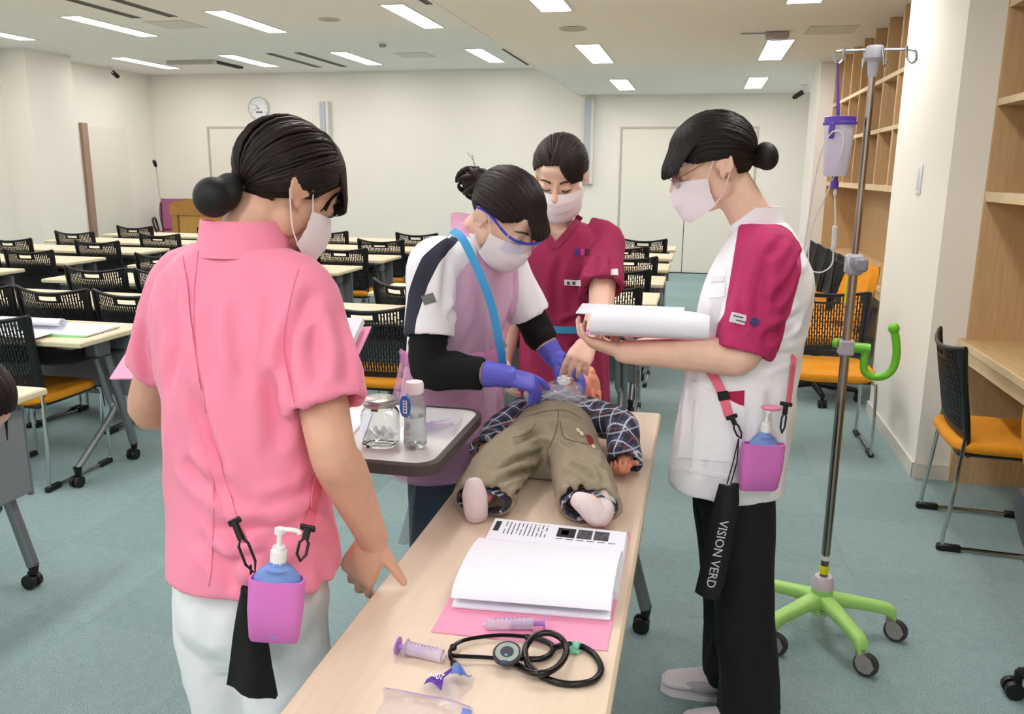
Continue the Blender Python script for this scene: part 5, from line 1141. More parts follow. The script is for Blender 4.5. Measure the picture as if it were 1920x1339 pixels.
# ------------------------------------------------------------------ person in the translucent apron and blue gloves
m_apron = film('apron_film', '#f3bfe2', 0.22, 0.22)
def person_apron():
    org = V(-0.68, 2.28, 0); t = thing('person', 'person in pink see-through apron, blue gloves and goggles, bending over the manikin', 'person', org)
    f, u = axes(112); s = 1.02; HM = head_m(px(948, 408, Y=2.2), 112, 40, 6)
    cen = lambda z, k=0.0: V(-0.675, 2.295, z)+f*k
    shR = cen(1.198, 0.035)+u*0.15; shL = cen(1.195, 0.055)-u*0.14
    elR = px(803, 690, Y=2.06); wrR = px(940, 704, Y=2.05); elL = px(1006, 618, Y=2.46); wrL = px(1040, 670, Y=2.44)
    b = MB(); headpart(b, HM, s)
    limb(b, [cen(1.18, 0.03), cen(1.28, 0.075), HM @ V(0, -0.035, -0.05)], [0.06, 0.05, 0.049])
    torso(b, [(cen(0.7, -0.03), 0.13, 0.10, 0.10), (cen(0.98, 0), 0.115, 0.09, 0.09), (cen(1.15, 0.03), 0.14, 0.09, 0.085), (cen(1.24, 0.05), 0.09, 0.06, 0.06)], u, f, hollow=False)
    arm(b, shR, elR, wrR); arm(b, shL, elL, wrL)
    hR = (px(1045, 728, Y=2.10)-wrR).normalized(); cR = [(0.25, 0.25, 0.15), (0.7, 0.5, 0.3), (0.85, 0.6, 0.3), (0.9, 0.6, 0.3)]
    hL = (px(1096, 708, Y=2.40)-wrL).normalized(); cL = [(0.25, 0.4, 0.3), (0.3, 0.45, 0.3), (0.35, 0.45, 0.3), (0.4, 0.5, 0.3)]
    hand(b, wrR, hR, V(-0.1, -0.35, 0.93), -1, cR, thumb=(0.5, 0.5, 0), s=0.93); hand(b, wrL, hL, V(0.3, 0.1, 0.95), 1, cL, thumb=(0.5, 0.5, 0), s=0.93)
    for e in (-1, 1):
        leg(b, cen(0.74, -0.03)+u*0.065*e, cen(0.42, -0.04)+u*0.07*e, cen(0.09, -0.05)+u*0.075*e)
    obj('body', remesh(b, 0.0042, 3), m_skin2, t, org=org, smooth=80)
    for nm, W, d, bk_, sd, cu, e in (('glove', wrR, hR, V(-0.1, -0.35, 0.93), -1, cR, elR), ('glove', wrL, hL, V(0.3, 0.1, 0.95), 1, cL, elL)):
        g = MB(); hand(g, W, d, bk_, sd, cu, thumb=(0.5, 0.5, 0), s=0.95, grow=0.0016)
        bd = (e-W).normalized(); sleeve(g, [W+d*0.03, W, W+bd*0.025, W+bd*(0.045)], [0.03, 0.0315, 0.034, 0.037], hollow=0.03, n=18)
        me = remesh(g, 0.0032, 2); wrinkle(me, 0.0012, (90, 90, 90), 8); obj(nm, me, m_glove, t, org=org, smooth=80)
    ua = MB(); 
    for sh_, e, w in ((shR, elR, wrR), (shL, elL, wrL)):
        d1 = (w-e).normalized(); sleeve(ua, [sh_, mixv(sh_, e, 0.5), e, mixv(e, w, 0.35), e+d1*((w-e).length-0.05)], [0.054, 0.052, 0.05, 0.049, 0.043])
    me = remesh(ua, 0.005, 4); wrinkle(me, 0.0045, (60, 60, 60), 31); obj('undershirt', me, m_blackarm, t, org=org, smooth=80)
    c = MB()
    torso(c, [(cen(0.68, -0.03), 0.155, 0.13, 0.12), (cen(0.8, -0.025), 0.15, 0.125, 0.118), (cen(0.95, -0.01), 0.145, 0.118, 0.115), (cen(1.08, 0.015), 0.155, 0.118, 0.125), (cen(1.16, 0.035), 0.16, 0.11, 0.115), (cen(1.225, 0.055), 0.145, 0.085, 0.09), (cen(1.265, 0.07), 0.1, 0.065, 0.065), (cen(1.285, 0.075), 0.065, 0.055, 0.055)], u, f)
    for sh_, e, inn in ((shR, elR, -u), (shL, elL, u)):
        d = (e-sh_).normalized(); sleeve(c, [sh_+inn*0.06+V(0, 0, 0.03), sh_+V(0, 0, 0.005), sh_+d*0.08, sh_+d*0.15, sh_+d*0.19], [0.055, 0.067, 0.066, 0.067, 0.068])
    me = remesh(c, 0.0055, 5); wrinkle(me, 0.006, (36, 36, 16), 41)
    creases(me, [([(840, 470), (835, 530), (830, 590)], 0.012, 0.007), ([(870, 500), (860, 560), (840, 600)], 0.012, 0.008), ([(905, 520), (895, 600), (870, 660)], 0.013, 0.009), ([(930, 560), (920, 640), (930, 700)], 0.013, 0.008)], 2.1)
    P = verts(me); xz = [(p.x, p.z) for p in (px(x, y, Y=2.12) for x, y in [(862, 428), (838, 436), (800, 480), (776, 545), (768, 640), (797, 660), (800, 590), (815, 530), (840, 470)])]
    set_attr(me, 'navy', np.where(P[:, 1] < 2.28, poly_sdf(P[:, [0, 2]], xz), -0.01))
    bv2 = bvh_of(me); obj('shirt', me, two_tone('white_navy_shirt', '#f6f6fc', '#2b2d40', 'navy', 0.8, bump=(900, 0.12, 0.001)), t, org=org, smooth=80)
    m_wh = MATS['tunic_white']
    for e in (-1, 1):
        obj('collar', MB().sheet([[cen(1.268+0.03*v-0.055*q, 0.075+0.035*q)+u*e*(0.066*math.cos(q*PI/2)**0.7+0.012+0.01*v)+f*(0.03*math.sin(q*PI/2)-0.02*(1-q)) for q in np.linspace(0, 1, 10)] for v in (0, 0.5, 1)], 0.003), m_wh, t, org=org)
    patch(t, org, 'sleeve_tag', bv2, [(790, 556), (812, 549), (818, 566), (796, 572)], 0.004, 0.003, mat('tag_grey', '#6b6f68', 0.6), 4, 4, fallback=2.08)
    tr = MB()
    torso(tr, [(cen(0.57, -0.03), 0.1, 0.075, 0.07), (cen(0.66, -0.03), 0.138, 0.112, 0.1), (cen(0.8, -0.025), 0.13, 0.11, 0.1), (cen(0.92, -0.01), 0.12, 0.1, 0.09)], u, f, hollow=False)
    for e in (-1, 1): sleeve(tr, [cen(0.76, -0.03)+u*0.065*e, cen(0.6, -0.03)+u*0.068*e, cen(0.42, -0.04)+u*0.072*e, cen(0.25, -0.045)+u*0.075*e, cen(0.05, -0.05)+u*0.077*e], [0.08, 0.085, 0.072, 0.068, 0.07])
    obj('trousers', remesh(tr, 0.007, 4), m_navy, t, org=org, smooth=80)
    for e in (-1, 1):
        hl_ = cen(0.012, -0.12)+u*0.078*e; sh = MB(); shoe(sh, hl_, f); so = obj('shoe', sh, m_white, t, org=org); sl = MB(); foot_sole(sl, hl_-V(0, 0, 0.012), f); obj('sole', sl, MATS['shoe_sole'], so, org=org)
    # apron: bib, skirt, neck loop, waist tie
    def wrapf(rows, a0, a1, n=40, amp=0.008, sd=0):
        G = []
        for z, k, a, b, w in rows:
            G.append([cen(z, k)+u*(a*math.sin(q))+f*(b*math.cos(q))*(1+amp/b*math.sin(9*q+z*14+sd)+amp*0.6/b*math.sin(17*q-z*9)) for q in np.linspace(a0*w, a1*w, n)])
        return G
    rows = smooth_pts([(1.215, 0.06, 0.15, 0.105, 0.42), (1.15, 0.04, 0.168, 0.128, 0.6), (1.06, 0.02, 0.172, 0.14, 0.8), (0.97, -0.005, 0.166, 0.134, 0.98), (0.93, -0.012, 0.164, 0.132, 1.0), (0.85, -0.02, 0.178, 0.142, 1.0), (0.72, -0.03, 0.19, 0.152, 1.0), (0.585, -0.035, 0.198, 0.16, 1.0)], 5)
    ap = obj('apron', MB().sheet(wrapf(rows, -1.75, 1.9), 0.0012), m_apron, t, org=org, smooth=80)
    obj('apron_layer', MB().sheet(wrapf(smooth_pts([(0.93, -0.014, 0.168, 0.136, 1), (0.8, -0.025, 0.19, 0.15, 1), (0.58, -0.04, 0.204, 0.166, 1)], 8), 0.2, 2.6, sd=2), 0.0012), m_apron, ap, org=org, smooth=80)
    obj('apron_tail', MB().sheet([[px(790-(0.0+40*v)*q-5*v, 870+v*150, Y=2.22-0.08*q)+V(0, 0.006*math.sin(9*q+5*v), 0) for q in np.linspace(0, 1, 8)] for v in np.linspace(0, 1, 10)], 0.001), film('apron_tail_film', '#e6dcee', 0.25, 0.3), ap, org=org, smooth=80)
    obj('waist_tie', MB().sheet([[cen(z, -0.012)+u*(a*math.sin(q))+f*((a-0.032)*math.cos(q)) for q in np.linspace(-2.2, 2.2, 40)] for z, a in ((0.955, 0.171), (0.945, 0.177), (0.93, 0.172), (0.92, 0.176), (0.912, 0.17))], 0.001), film('apron_tie_film', '#f2a5dd', 0.4, 0.25), ap, org=org, smooth=80)
    strap(t, org, 'neck_loop', [cen(1.19, 0.06)+u*0.085+f*0.095, cen(1.25, 0.06)+u*0.082+f*0.05, cen(1.295, 0.06)+u*0.068+f*0.01, cen(1.318, 0.06)+u*0.035-f*0.05, cen(1.318, 0.06)-u*0.03-f*0.05, cen(1.29, 0.06)-u*0.068, cen(1.2, 0.06)-u*0.085+f*0.08], 0.016, 0.0008, lambda p: Vector(p)-cen(p[2], 0.05), film('apron_loop_film', '#f4b4e0', 0.4, 0.3))
    strap(t, org, 'lanyard_band', [px(848, 432, Y=2.13), px(866, 446, Y=2.105), px(884, 480, Y=2.085), px(904, 525, Y=2.07), px(922, 575, Y=2.08), px(936, 640, Y=2.09), px(944, 690, Y=2.12)], 0.011, 0.001, V(0.5, -0.85, 0.15), m_blueband)
    hr, T = hair(HM, t, org, m_hair, (0, -0.116, -0.005), s, seed=8, lift=0.4, n=240, hl=[(0, 0.075), (30, 0.066), (45, 0.045), (60, 0.03), (84, 0.032), (98, 0.03), (110, 0.0), (125, -0.03), (150, -0.055), (180, -0.06)])
    bn = MB(); R3 = HM.to_3x3(); rs = np.random.RandomState(4)
    for k in range(26):
        a = rs.uniform(0, 6.28); r = rs.uniform(0.014, 0.036); c0 = V(0, -0.14, 0.004)+V(rs.uniform(-0.012, 0.012), rs.uniform(-0.012, 0.012), rs.uniform(-0.012, 0.012)); ax_ = V(*rs.normal(size=3)).normalized(); o1 = ax_.orthogonal().normalized(); o2 = ax_.cross(o1)
        bn.tube([HM @ ((c0+o1*(r*math.cos(a+q))+o2*(r*math.sin(a+q)))*s) for q in np.linspace(0, 4.6, 14)], [0.0098*math.sin(PI*min(1, q*0.9+0.08))**0.5 for q in np.linspace(0, 1, 14)], 6)
    bn.ell(HM @ (V(0, -0.138, 0.004)*s), (0.036, 0.03, 0.036), R3)
    obj('hair_bun', bn, m_hair, t, org=org, smooth=80)
    obj('loose_hairs', MB().tube(smooth_pts([HM @ V(0, -0.14, 0.02), HM @ V(0.0, -0.17, 0.045), HM @ V(0.0, -0.205, 0.05)], 4), 0.0007, 4).tube(smooth_pts([HM @ V(0.01, -0.14, 0.02), HM @ V(0.01, -0.165, 0.05), HM @ V(0.015, -0.18, 0.066)], 4), 0.0007, 4), m_hair, t, org=org)
    bangs(T, -0.07, 0.035, 90, lambda x: (x*1.15-0.012, 0.112-5.0*x*x, 0.012+0.5*max(0, x+0.01)), m_hair, t, org, s, 19, root=0.02)
    mask(HM, t, org, s); face_bits(HM, t, org, s)
    T4 = lambda x, y, z: HM @ (V(x, y, z)*s); m_bl = mat('goggle_blue', '#2f3fc4', 0.35)
    arcp = [T4(0.072*math.sin(a), 0.062+0.052*math.cos(a), 0.014) for a in np.linspace(-1.35, 1.35, 24)]
    gg = obj('goggles', MB().tube(arcp, 0.0036, 8), m_bl, t, org=org)
    obj('shield', MB().sheet([[T4(0.072*math.sin(a), 0.062+0.052*math.cos(a)-0.004*v, 0.012-0.042*v*(1-0.25*math.exp(-(a/0.25)**2))) for a in np.linspace(-1.35, 1.35, 24)] for v in np.linspace(0, 1, 6)], 0.0012), film('goggle_film', '#dfe6ff', 0.12, 0.08), gg, org=org, smooth=80)
    for x in (-1, 1):
        obj('temple_arm', MB().tube([T4(x*0.072, 0.07, 0.013), T4(x*0.078, 0.045, 0.017)], 0.0038, 8).tube([T4(x*0.078, 0.045, 0.017), T4(x*0.0805, 0.0, 0.024), T4(x*0.0815, -0.02, 0.02), T4(x*0.08, -0.045, 0.008)], [0.0028, 0.0045, 0.004, 0.003], 8), m_bl, gg, org=org)
person_apron()

# ------------------------------------------------------------------ person in the crimson scrub top, leaning over the far end of the table
m_scrub = mat('crimson_scrub', '#a62b58', 0.8, bump=(900, 0.12, 0.001))
def person_red():
    org = V(-0.46, 2.98, 0); t = thing('person', 'person in crimson v-neck scrub top pinching the mask valve over the manikin', 'person', org)
    f, u = axes(186); s = 1.06; HM = head_m(px(1050, 332, Y=2.76), 180, 27, -3)
    cen = lambda z, k=0.0: V(-0.455, 2.88, z)+f*k
    shL = cen(1.225, 0.05)-u*0.155; shR = cen(1.225, 0.05)+u*0.155
    elL = px(1126, 588, Y=2.60); wrL = px(1104, 640, Y=2.365); elR = V(-0.64, 2.92, 0.97); wrR = V(-0.66, 2.86, 0.78)
    b = MB(); headpart(b, HM, s)
    limb(b, [cen(1.2, 0.03), cen(1.30, 0.09), HM @ V(0, -0.03, -0.055)], [0.06, 0.05, 0.05])
    torso(b, [(cen(0.7, -0.04), 0.13, 0.10, 0.10), (cen(0.98, 0.0), 0.115, 0.09, 0.09), (cen(1.16, 0.04), 0.14, 0.09, 0.095), (cen(1.21, 0.055), 0.13, 0.08, 0.085), (cen(1.265, 0.08), 0.085, 0.055, 0.058)], u, f, hollow=False)
    arm(b, shL, elL, wrL, 1.08); arm(b, shR, elR, wrR, 1.05)
    hd = (px(1064, 712, Y=2.215)-wrL).normalized()
    hand(b, wrL, hd, V(0.1, -0.75, 0.66), 1, [(0.75, 0.45, 0.2), (0.85, 0.7, 0.3), (0.6, 1.0, 0.6), (0.5, 1.0, 0.7)], thumb=(0.35, 0.95, -0.1), s=1.0, spread=0.12)
    hand(b, wrR, V(0.1, -0.3, -0.95), V(-0.8, -0.2, 0.2), -1, [(0.5, 0.6, 0.3)]*4, s=0.95)
    for e in (-1, 1): leg(b, cen(0.76, -0.04)+u*0.065*e, cen(0.43, -0.05)+u*0.07*e, cen(0.09, -0.06)+u*0.075*e)
    obj('body', remesh(b, 0.0042, 3), m_skin2, t, org=org, smooth=80)
    c = MB()
    torso(c, [(cen(0.62, -0.03), 0.17, 0.13, 0.125), (cen(0.78, -0.025), 0.16, 0.125, 0.12), (cen(0.95, -0.005), 0.155, 0.118, 0.115), (cen(1.08, 0.02), 0.165, 0.118, 0.12), (cen(1.17, 0.04), 0.168, 0.108, 0.112), (cen(1.235, 0.06), 0.15, 0.085, 0.09), (cen(1.275, 0.075), 0.105, 0.065, 0.068), (cen(1.29, 0.08), 0.07, 0.055, 0.056)], u, f)
    for sh_, e, inn in ((shR, elR, -u), (shL, elL, u)):
        d = (e-sh_).normalized(); sleeve(c, [sh_+inn*0.06+V(0, 0, 0.03), sh_+V(0, 0, 0.005), sh_+d*0.08, sh_+d*0.15, sh_+d*0.2], [0.052, 0.06, 0.063, 0.068, 0.072])
    me = remesh(c, 0.0055, 5); wrinkle(me, 0.006, (34, 34, 14), 61)
    creases(me, [([(1122, 480), (1105, 540), (1090, 600)], 0.013, 0.011), ([(1110, 570), (1080, 600), (1050, 610)], 0.013, 0.009), ([(1075, 640), (1090, 690), (1095, 730)], 0.013, 0.009), ([(1140, 470), (1150, 510), (1145, 540)], 0.011, 0.006), ([(1050, 480), (1040, 540), (1045, 600)], 0.014, 0.007)], 2.8)
    for a, bb, w, dp in ((px(1120, 500, Y=2.8), px(1090, 610, Y=2.8), 0.012, 0.014), (px(1110, 560, Y=2.8), px(1060, 600, Y=2.82), 0.012, 0.01), (px(1080, 640, Y=2.82), px(1100, 720, Y=2.82), 0.012, 0.01)): fold(me, a, bb, w, dp)
    bv = bvh_of(me); vz = lambda q: 1.31-0.14*q
    LP = [hit(bv, x, y, 0.002, 2.8) for x, y in smooth_pts([(1088, 405), (1078, 420), (1060, 442), (1041, 463)], 5)]; RP = [hit(bv, x, y, 0.002, 2.8) for x, y in smooth_pts([(1008, 412), (1018, 428), (1030, 447), (1041, 463)], 5)]
    ply = [(p.x, p.z) for p, n in LP]+[(p.x, p.z) for p, n in RP[::-1]]+[(RP[0][0].x, 1.45), (LP[0][0].x, 1.45)]
    cut(me, lambda P: ~((poly_sdf(P[:, [0, 2]], ply) > 0) & (P[:, 1] < cen(0, 0.055).y)))
    obj('scrub_top', me, m_scrub, t, org=org, smooth=80)
    for Q in (LP, RP): band(t, org, 'neck_band', [p for p, n in Q], [n for p, n in Q], 0.011, 0.003, mat('scrub_band', '#962650', 0.8))
    fc_ = lambda x, y, Y: px(x, y, Y=Y)
    patch(t, org, 'chest_pocket', bv, [(1063, 520), (1103, 518), (1100, 575), (1062, 572)], 0.002, 0.003, m_scrub, fallback=2.8)
    nt = patch(t, org, 'name_tag', bv, [(1058, 524), (1090, 525), (1090, 535), (1058, 534)], 0.006, 0.003, m_tagw, 4, 4, fallback=2.8)
    for x in (1062, 1073): patch(nt, org, 'print', bv, [(x, 527), (x+6, 527), (x+6, 533), (x, 533)], 0.0065, 0.001, m_ink, 2, 2, fallback=2.8)
    for x, cl in ((1082, '#3b3a9a'), (1092, '#d83c8c'), (1101, '#5e2036')): patch(t, org, 'logo_mark', bv, [(x-4, 467), (x+4, 467), (x+4, 479), (x-4, 479)], 0.003, 0.0015, mat('logo'+cl[1:], cl, 0.7), 3, 3, fallback=2.8)
    patch(t, org, 'sleeve_tag', bv, [(1144, 506), (1158, 505), (1159, 517), (1144, 516)], 0.004, 0.002, m_tagw, 4, 4, fallback=2.8)
    strap(t, org, 'blue_band', [cen(0.925, -0.005)+u*(0.164*math.sin(a))+f*(0.127*math.cos(a)) for a in np.linspace(-1.5, 1.5, 14)], 0.012, 0.0012, lambda p: Vector(p)-cen(p[2]), m_blueband)
    tr = MB(); torso(tr, [(cen(0.57, -0.03), 0.1, 0.075, 0.07), (cen(0.66, -0.03), 0.138, 0.112, 0.1), (cen(0.8, -0.025), 0.13, 0.11, 0.1), (cen(0.92, -0.01), 0.12, 0.1, 0.09)], u, f, hollow=False)
    for e in (-1, 1): sleeve(tr, [cen(0.76, -0.04)+u*0.065*e, cen(0.6, -0.04)+u*0.068*e, cen(0.42, -0.05)+u*0.072*e, cen(0.25, -0.055)+u*0.075*e, cen(0.05, -0.06)+u*0.077*e], [0.08, 0.085, 0.072, 0.068, 0.07])
    obj('trousers', remesh(tr, 0.007, 4), m_blackt, t, org=org, smooth=80)
    for e in (-1, 1):
        hl_ = cen(0.012, -0.14)+u*0.078*e; sh = MB(); shoe(sh, hl_, f); so = obj('shoe', sh, m_white, t, org=org); sl = MB(); foot_sole(sl, hl_-V(0, 0, 0.012), f); obj('sole', sl, MATS['shoe_sole'], so, org=org)
    hr, T = hair(HM, t, org, m_hair, (0, -0.115, -0.01), s, seed=12, lift=0.25, n=250, part=12)
    bn = MB(); bn.ell(HM @ (V(0, -0.14, -0.01)*s), (0.034, 0.03, 0.034), HM.to_3x3()); obj('hair_bun', bn, m_hair, t, org=org, smooth=80)
    bangs(T, -0.07, -0.015, 50, lambda x: (x*0.55-0.038, 0.09-7.0*(x*0.55-0.038)**2, 0.02), m_hair, t, org, s, 23, root=0.012)
    mask(HM, t, org, s); face_bits(HM, t, org, s)
person_red()
# ------------------------------------------------------------------ child manikin on the table
def plaid_mat():
    m = mat('plaid_flannel', '#4d5f80', 0.9); N = m.node_tree.nodes; L = m.node_tree.links; b = N['Principled BSDF']
    tc = N.new('ShaderNodeTexCoord'); mp = N.new('ShaderNodeMapping'); mp.inputs['Rotation'].default_value = (0.2, 0.3, 0.5); L.new(tc.outputs['Object'], mp.inputs['Vector'])
    sx = N.new('ShaderNodeSeparateXYZ'); L.new(mp.outputs[0], sx.inputs[0])
    def stripe(sock, freq, thr, ph):
        a = N.new('ShaderNodeMath'); a.operation = 'MULTIPLY_ADD'; a.inputs[1].default_value = freq; a.inputs[2].default_value = ph; L.new(sock, a.inputs[0])
        f = N.new('ShaderNodeMath'); f.operation = 'FRACT'; L.new(a.outputs[0], f.inputs[0])
        g = N.new('ShaderNodeMath'); g.operation = 'LESS_THAN'; g.inputs[1].default_value = thr; L.new(f.outputs[0], g.inputs[0]); return g.outputs[0]
    cur = None; base = (*hexc('#4c5a76'), 1)
    for sock, fq, th, ph, col, fac in ((sx.outputs[0], 22, 0.45, 0, '#23283c', 0.75), (sx.outputs[1], 22, 0.45, 0.2, '#23283c', 0.75), (sx.outputs[0], 22, 0.09, 0.3, '#dfe3ec', 0.8), (sx.outputs[1], 22, 0.09, 0.55, '#dfe3ec', 0.8), (sx.outputs[0], 22, 0.06, 0.75, '#8a5648', 0.8), (sx.outputs[1], 22, 0.06, 0.8, '#8a5648', 0.8), (sx.outputs[2], 22, 0.09, 0.1, '#cdd3e0', 0.6)):
        s = stripe(sock, fq, th, ph); k = N.new('ShaderNodeMath'); k.operation = 'MULTIPLY'; k.inputs[1].default_value = fac; L.new(s, k.inputs[0])
        mx = N.new('ShaderNodeMix'); mx.data_type = 'RGBA'; mx.inputs[7].default_value = (*hexc(col), 1); L.new(k.outputs[0], mx.inputs[0])
        if cur is None: mx.inputs[6].default_value = base
        else: L.new(cur, mx.inputs[6])
        cur = mx.outputs[2]
    L.new(cur, b.inputs['Base Color']); return m
m_plaid = plaid_mat(); m_khaki = mat('khaki_cotton', '#9a8f7a', 0.9, bump=(700, 0.15, 0.001), vary=(25, 0.06)); m_dollskin = mat('manikin_skin', '#e5987e', 0.45); m_sock = mat('sock_pale_pink', '#ecdcdc', 0.95, bump=(350, 0.6, 0.002), vary=(350, 0.08))
def manikin():
    org = V(-0.34, 2.05, TABZ); t = thing('child_manikin', 'child training manikin in khaki trousers and plaid shirt lying on table', 'manikin', org)
    b = MB(); s = 0.78; HM = Matrix.Translation(V(-0.335, 2.525, 0.782)) @ (frame(V(0.0, -0.12, 1), V(0.02, 1, 0.12))).to_4x4()
    headpart(b, HM, s)
    limb(b, [V(-0.375, 2.3, 0.77), V(-0.36, 2.39, 0.764), V(-0.34, 2.49, 0.772)], [0.045, 0.038, 0.038])
    limb(b, [V(-0.345, 1.98, 0.755), V(-0.35, 2.1, 0.758), V(-0.365, 2.26, 0.765)], [0.05, 0.055, 0.06])
    shL, elL, wrL = V(-0.285, 2.29, 0.775), px(1165, 800, Y=2.15), px(1172, 868, Y=2.03); shR, elR, wrR = V(-0.45, 2.29, 0.77), V(-0.51, 2.14, 0.745), V(-0.515, 2.02, 0.73)
    for a, e, w in ((shL, elL, wrL), (shR, elR, wrR)): limb(b, [a, e, w], [0.036, 0.028, 0.022])
    hand(b, wrL, V(-0.15, -0.95, -0.12), V(0.1, 0.1, -0.95), 1, [(0.7, 0.9, 0.6)]*4, thumb=(0.9, 0.4, -0.3), s=0.62)
    hand(b, wrR, V(-0.1, -0.98, -0.05), V(-0.3, 0.0, 0.95), 1, [(0.5, 0.7, 0.5)]*4, thumb=(0.8, 0.4, -0.3), s=0.62)
    for x0, x1, x2 in ((-0.29, -0.235, -0.185), (-0.395, -0.43, -0.442)): limb(b, [V(x0, 2.0, 0.765), V(x1, 1.85, 0.765), V(x2, 1.68, 0.745)], [0.045, 0.038, 0.026])
    obj('body', remesh(b, 0.0038, 2), m_dollskin, t, org=org, smooth=80)
    obj('hair', MB().ell(HM @ V(0, -0.02, 0.05), (0.06, 0.066, 0.056), HM.to_3x3()), m_hair, t, org=org)
    # trousers, waist to cuffs
    c = MB()
    def sec(y, x, z, a, h): return [V(x+a*math.copysign(abs(math.cos(q))**0.85, math.cos(q)), y, max(0.704, z+h*math.sin(q))) for q in np.linspace(0, 2*PI, 36, endpoint=False)]
    q = smooth_pts([(2.135, -0.348, 0.775, 0.098, 0.075), (2.10, -0.346, 0.775, 0.108, 0.078), (2.04, -0.343, 0.768, 0.122, 0.074), (1.97, -0.34, 0.762, 0.132, 0.066), (1.92, -0.338, 0.757, 0.12, 0.055)], 4)
    c.loft([sec(2.11, -0.348, 0.775, 0.088, 0.063), sec(2.135, -0.348, 0.775, 0.09, 0.066)]+[sec(*r) for r in q])
    for P_ in ([(2.02, -0.285, 0.765, 0.062, 0.058), (1.93, -0.268, 0.766, 0.068, 0.06), (1.85, -0.242, 0.766, 0.07, 0.058), (1.78, -0.225, 0.76, 0.07, 0.055), (1.71, -0.206, 0.752, 0.072, 0.052), (1.685, -0.2, 0.748, 0.074, 0.048)],
               [(2.02, -0.4, 0.765, 0.062, 0.058), (1.93, -0.412, 0.766, 0.066, 0.06), (1.85, -0.428, 0.764, 0.066, 0.056), (1.78, -0.435, 0.756, 0.066, 0.05), (1.71, -0.435, 0.748, 0.07, 0.046), (1.672, -0.432, 0.742, 0.073, 0.04)]):
        q = smooth_pts(P_, 4); y, x, z, a, h = P_[-1]
        c.loft([sec(*r) for r in q]+[sec(y, x, z, a-0.010, h-0.010), sec(y+0.04, x, z, a-0.014, h-0.012)])
    me = remesh(c, 0.0045, 3); wrinkle(me, 0.0045, (60, 60, 60), 71)
    creases(me, [([(1020, 850), (975, 862), (935, 880)], 0.008, 0.008), ([(1005, 878), (965, 890), (930, 905)], 0.008, 0.008), ([(1060, 868), (1090, 880), (1125, 905)], 0.008, 0.008), ([(1045, 815), (1070, 835), (1095, 850)], 0.008, 0.006), ([(1025, 805), (995, 818), (965, 835)], 0.008, 0.006), ([(1080, 900), (1095, 920), (1105, 945)], 0.008, 0.008), ([(1060, 905), (1075, 925), (1085, 935)], 0.007, 0.006), ([(985, 905), (970, 925), (960, 945)], 0.008, 0.007), ([(1000, 775), (1040, 782), (1080, 780)], 0.008, 0.006), ([(1120, 870), (1130, 900), (1135, 925)], 0.008, 0.006), ([(940, 900), (930, 920), (925, 935)], 0.007, 0.006)], 2.0)
    p = verts(me); p[:, 2] = np.maximum(p[:, 2], 0.7015); set_verts(me, p); bv = bvh_of(me)
    tr = obj('trousers', me, m_khaki, t, org=org, smooth=80)
    m_seam = mat('khaki_seam', '#6f6553', 0.9)
    for pts in ([(1047, 770), (1046, 790), (1040, 815), (1030, 840)], [(1050, 790), (1055, 815), (1068, 825), (1110, 835)], [(1004, 795), (990, 812), (962, 822)], [(985, 782), (1020, 772), (1060, 770), (1090, 785)]):
        P, Nn = drape(bv, pts, 0.0006, 2.0); obj('seam', MB().tube(P, 0.0012, 5), m_seam, tr, org=org)
    def blob(nm, x, y, pts, col):
        G = [hit(bv, x+a, y+c_, 0.0012, 2.0)[0] for a, c_ in pts]; n = hit(bv, x, y)[1]; obj(nm, MB().prism(G, n*0.0008), mat(nm+col[1:], col, 0.9), tr, org=org, smooth=0)
    blob('patch_print', 1106, 826, [(-8, -10), (0, -9), (6, 0), (7, 10), (2, 10), (-5, 2)], '#8c1f33')
    for x, y in ((1084, 808), (1090, 814), (1112, 838)): blob('leaf_print', x, y, [(-4, -3), (0, -4), (4, 0), (3, 4), (-2, 2)], '#e8e0bf')
    for x, y, z, a, h in ((-0.2, 1.69, 0.744, 0.06, 0.034), (-0.432, 1.677, 0.738, 0.06, 0.028)):
        obj('plaid_cuff', MB().loft([[V(x+a*k*math.cos(q_), y+dy, max(0.703, z+h*k*math.sin(q_))) for q_ in np.linspace(0, 2*PI, 28, endpoint=False)] for k, dy in ((1, 0.02), (1, -0.012), (0.86, -0.012), (0.84, 0.02))], cap=False), m_plaid, tr, org=org)
    # shirt
    c = MB(); q = smooth_pts([(2.08, -0.348, 0.77, 0.098, 0.066), (2.16, -0.352, 0.77, 0.108, 0.068), (2.25, -0.362, 0.772, 0.115, 0.068), (2.31, -0.37, 0.775, 0.1, 0.06), (2.345, -0.375, 0.778, 0.055, 0.045)], 4); c.loft([sec(*r) for r in q])
    for a, e, w in ((shL, elL, wrL), (shR, elR, wrR)): sleeve(c, [a+V(0, -0.0, 0), mixv(a, e, 0.5), e, mixv(e, w, 0.5), w+(w-e).normalized()*0.005], [0.05, 0.05, 0.046, 0.044, 0.046], hollow=0.03)
    me = remesh(c, 0.0045, 3); wrinkle(me, 0.005, (70, 70, 70), 77); p = verts(me); p[:, 2] = np.maximum(p[:, 2], 0.7015); set_verts(me, p); obj('plaid_shirt', me, m_plaid, t, org=org, smooth=80)
    # socks: one foot upright, the other fallen sideways
    for pts, rad in (([px(893, 955, Y=1.70), px(893, 962, Y=1.652), px(890, 930, Y=1.648), px(889, 910, Y=1.652)], [0.026, 0.026, 0.028, 0.022]), ([px(1136, 932, Y=1.71), px(1124, 966, Y=1.664), px(1102, 948, Y=1.658), px(1084, 938, Y=1.66)], [0.026, 0.027, 0.026, 0.02])):
        k = MB(); limb(k, pts, rad, n=16); me = remesh(k, 0.004, 3); p = verts(me); p[:, 2] = np.maximum(p[:, 2], 0.7015); set_verts(me, p); obj('sock', me, m_sock, t, org=org, smooth=80)
manikin()
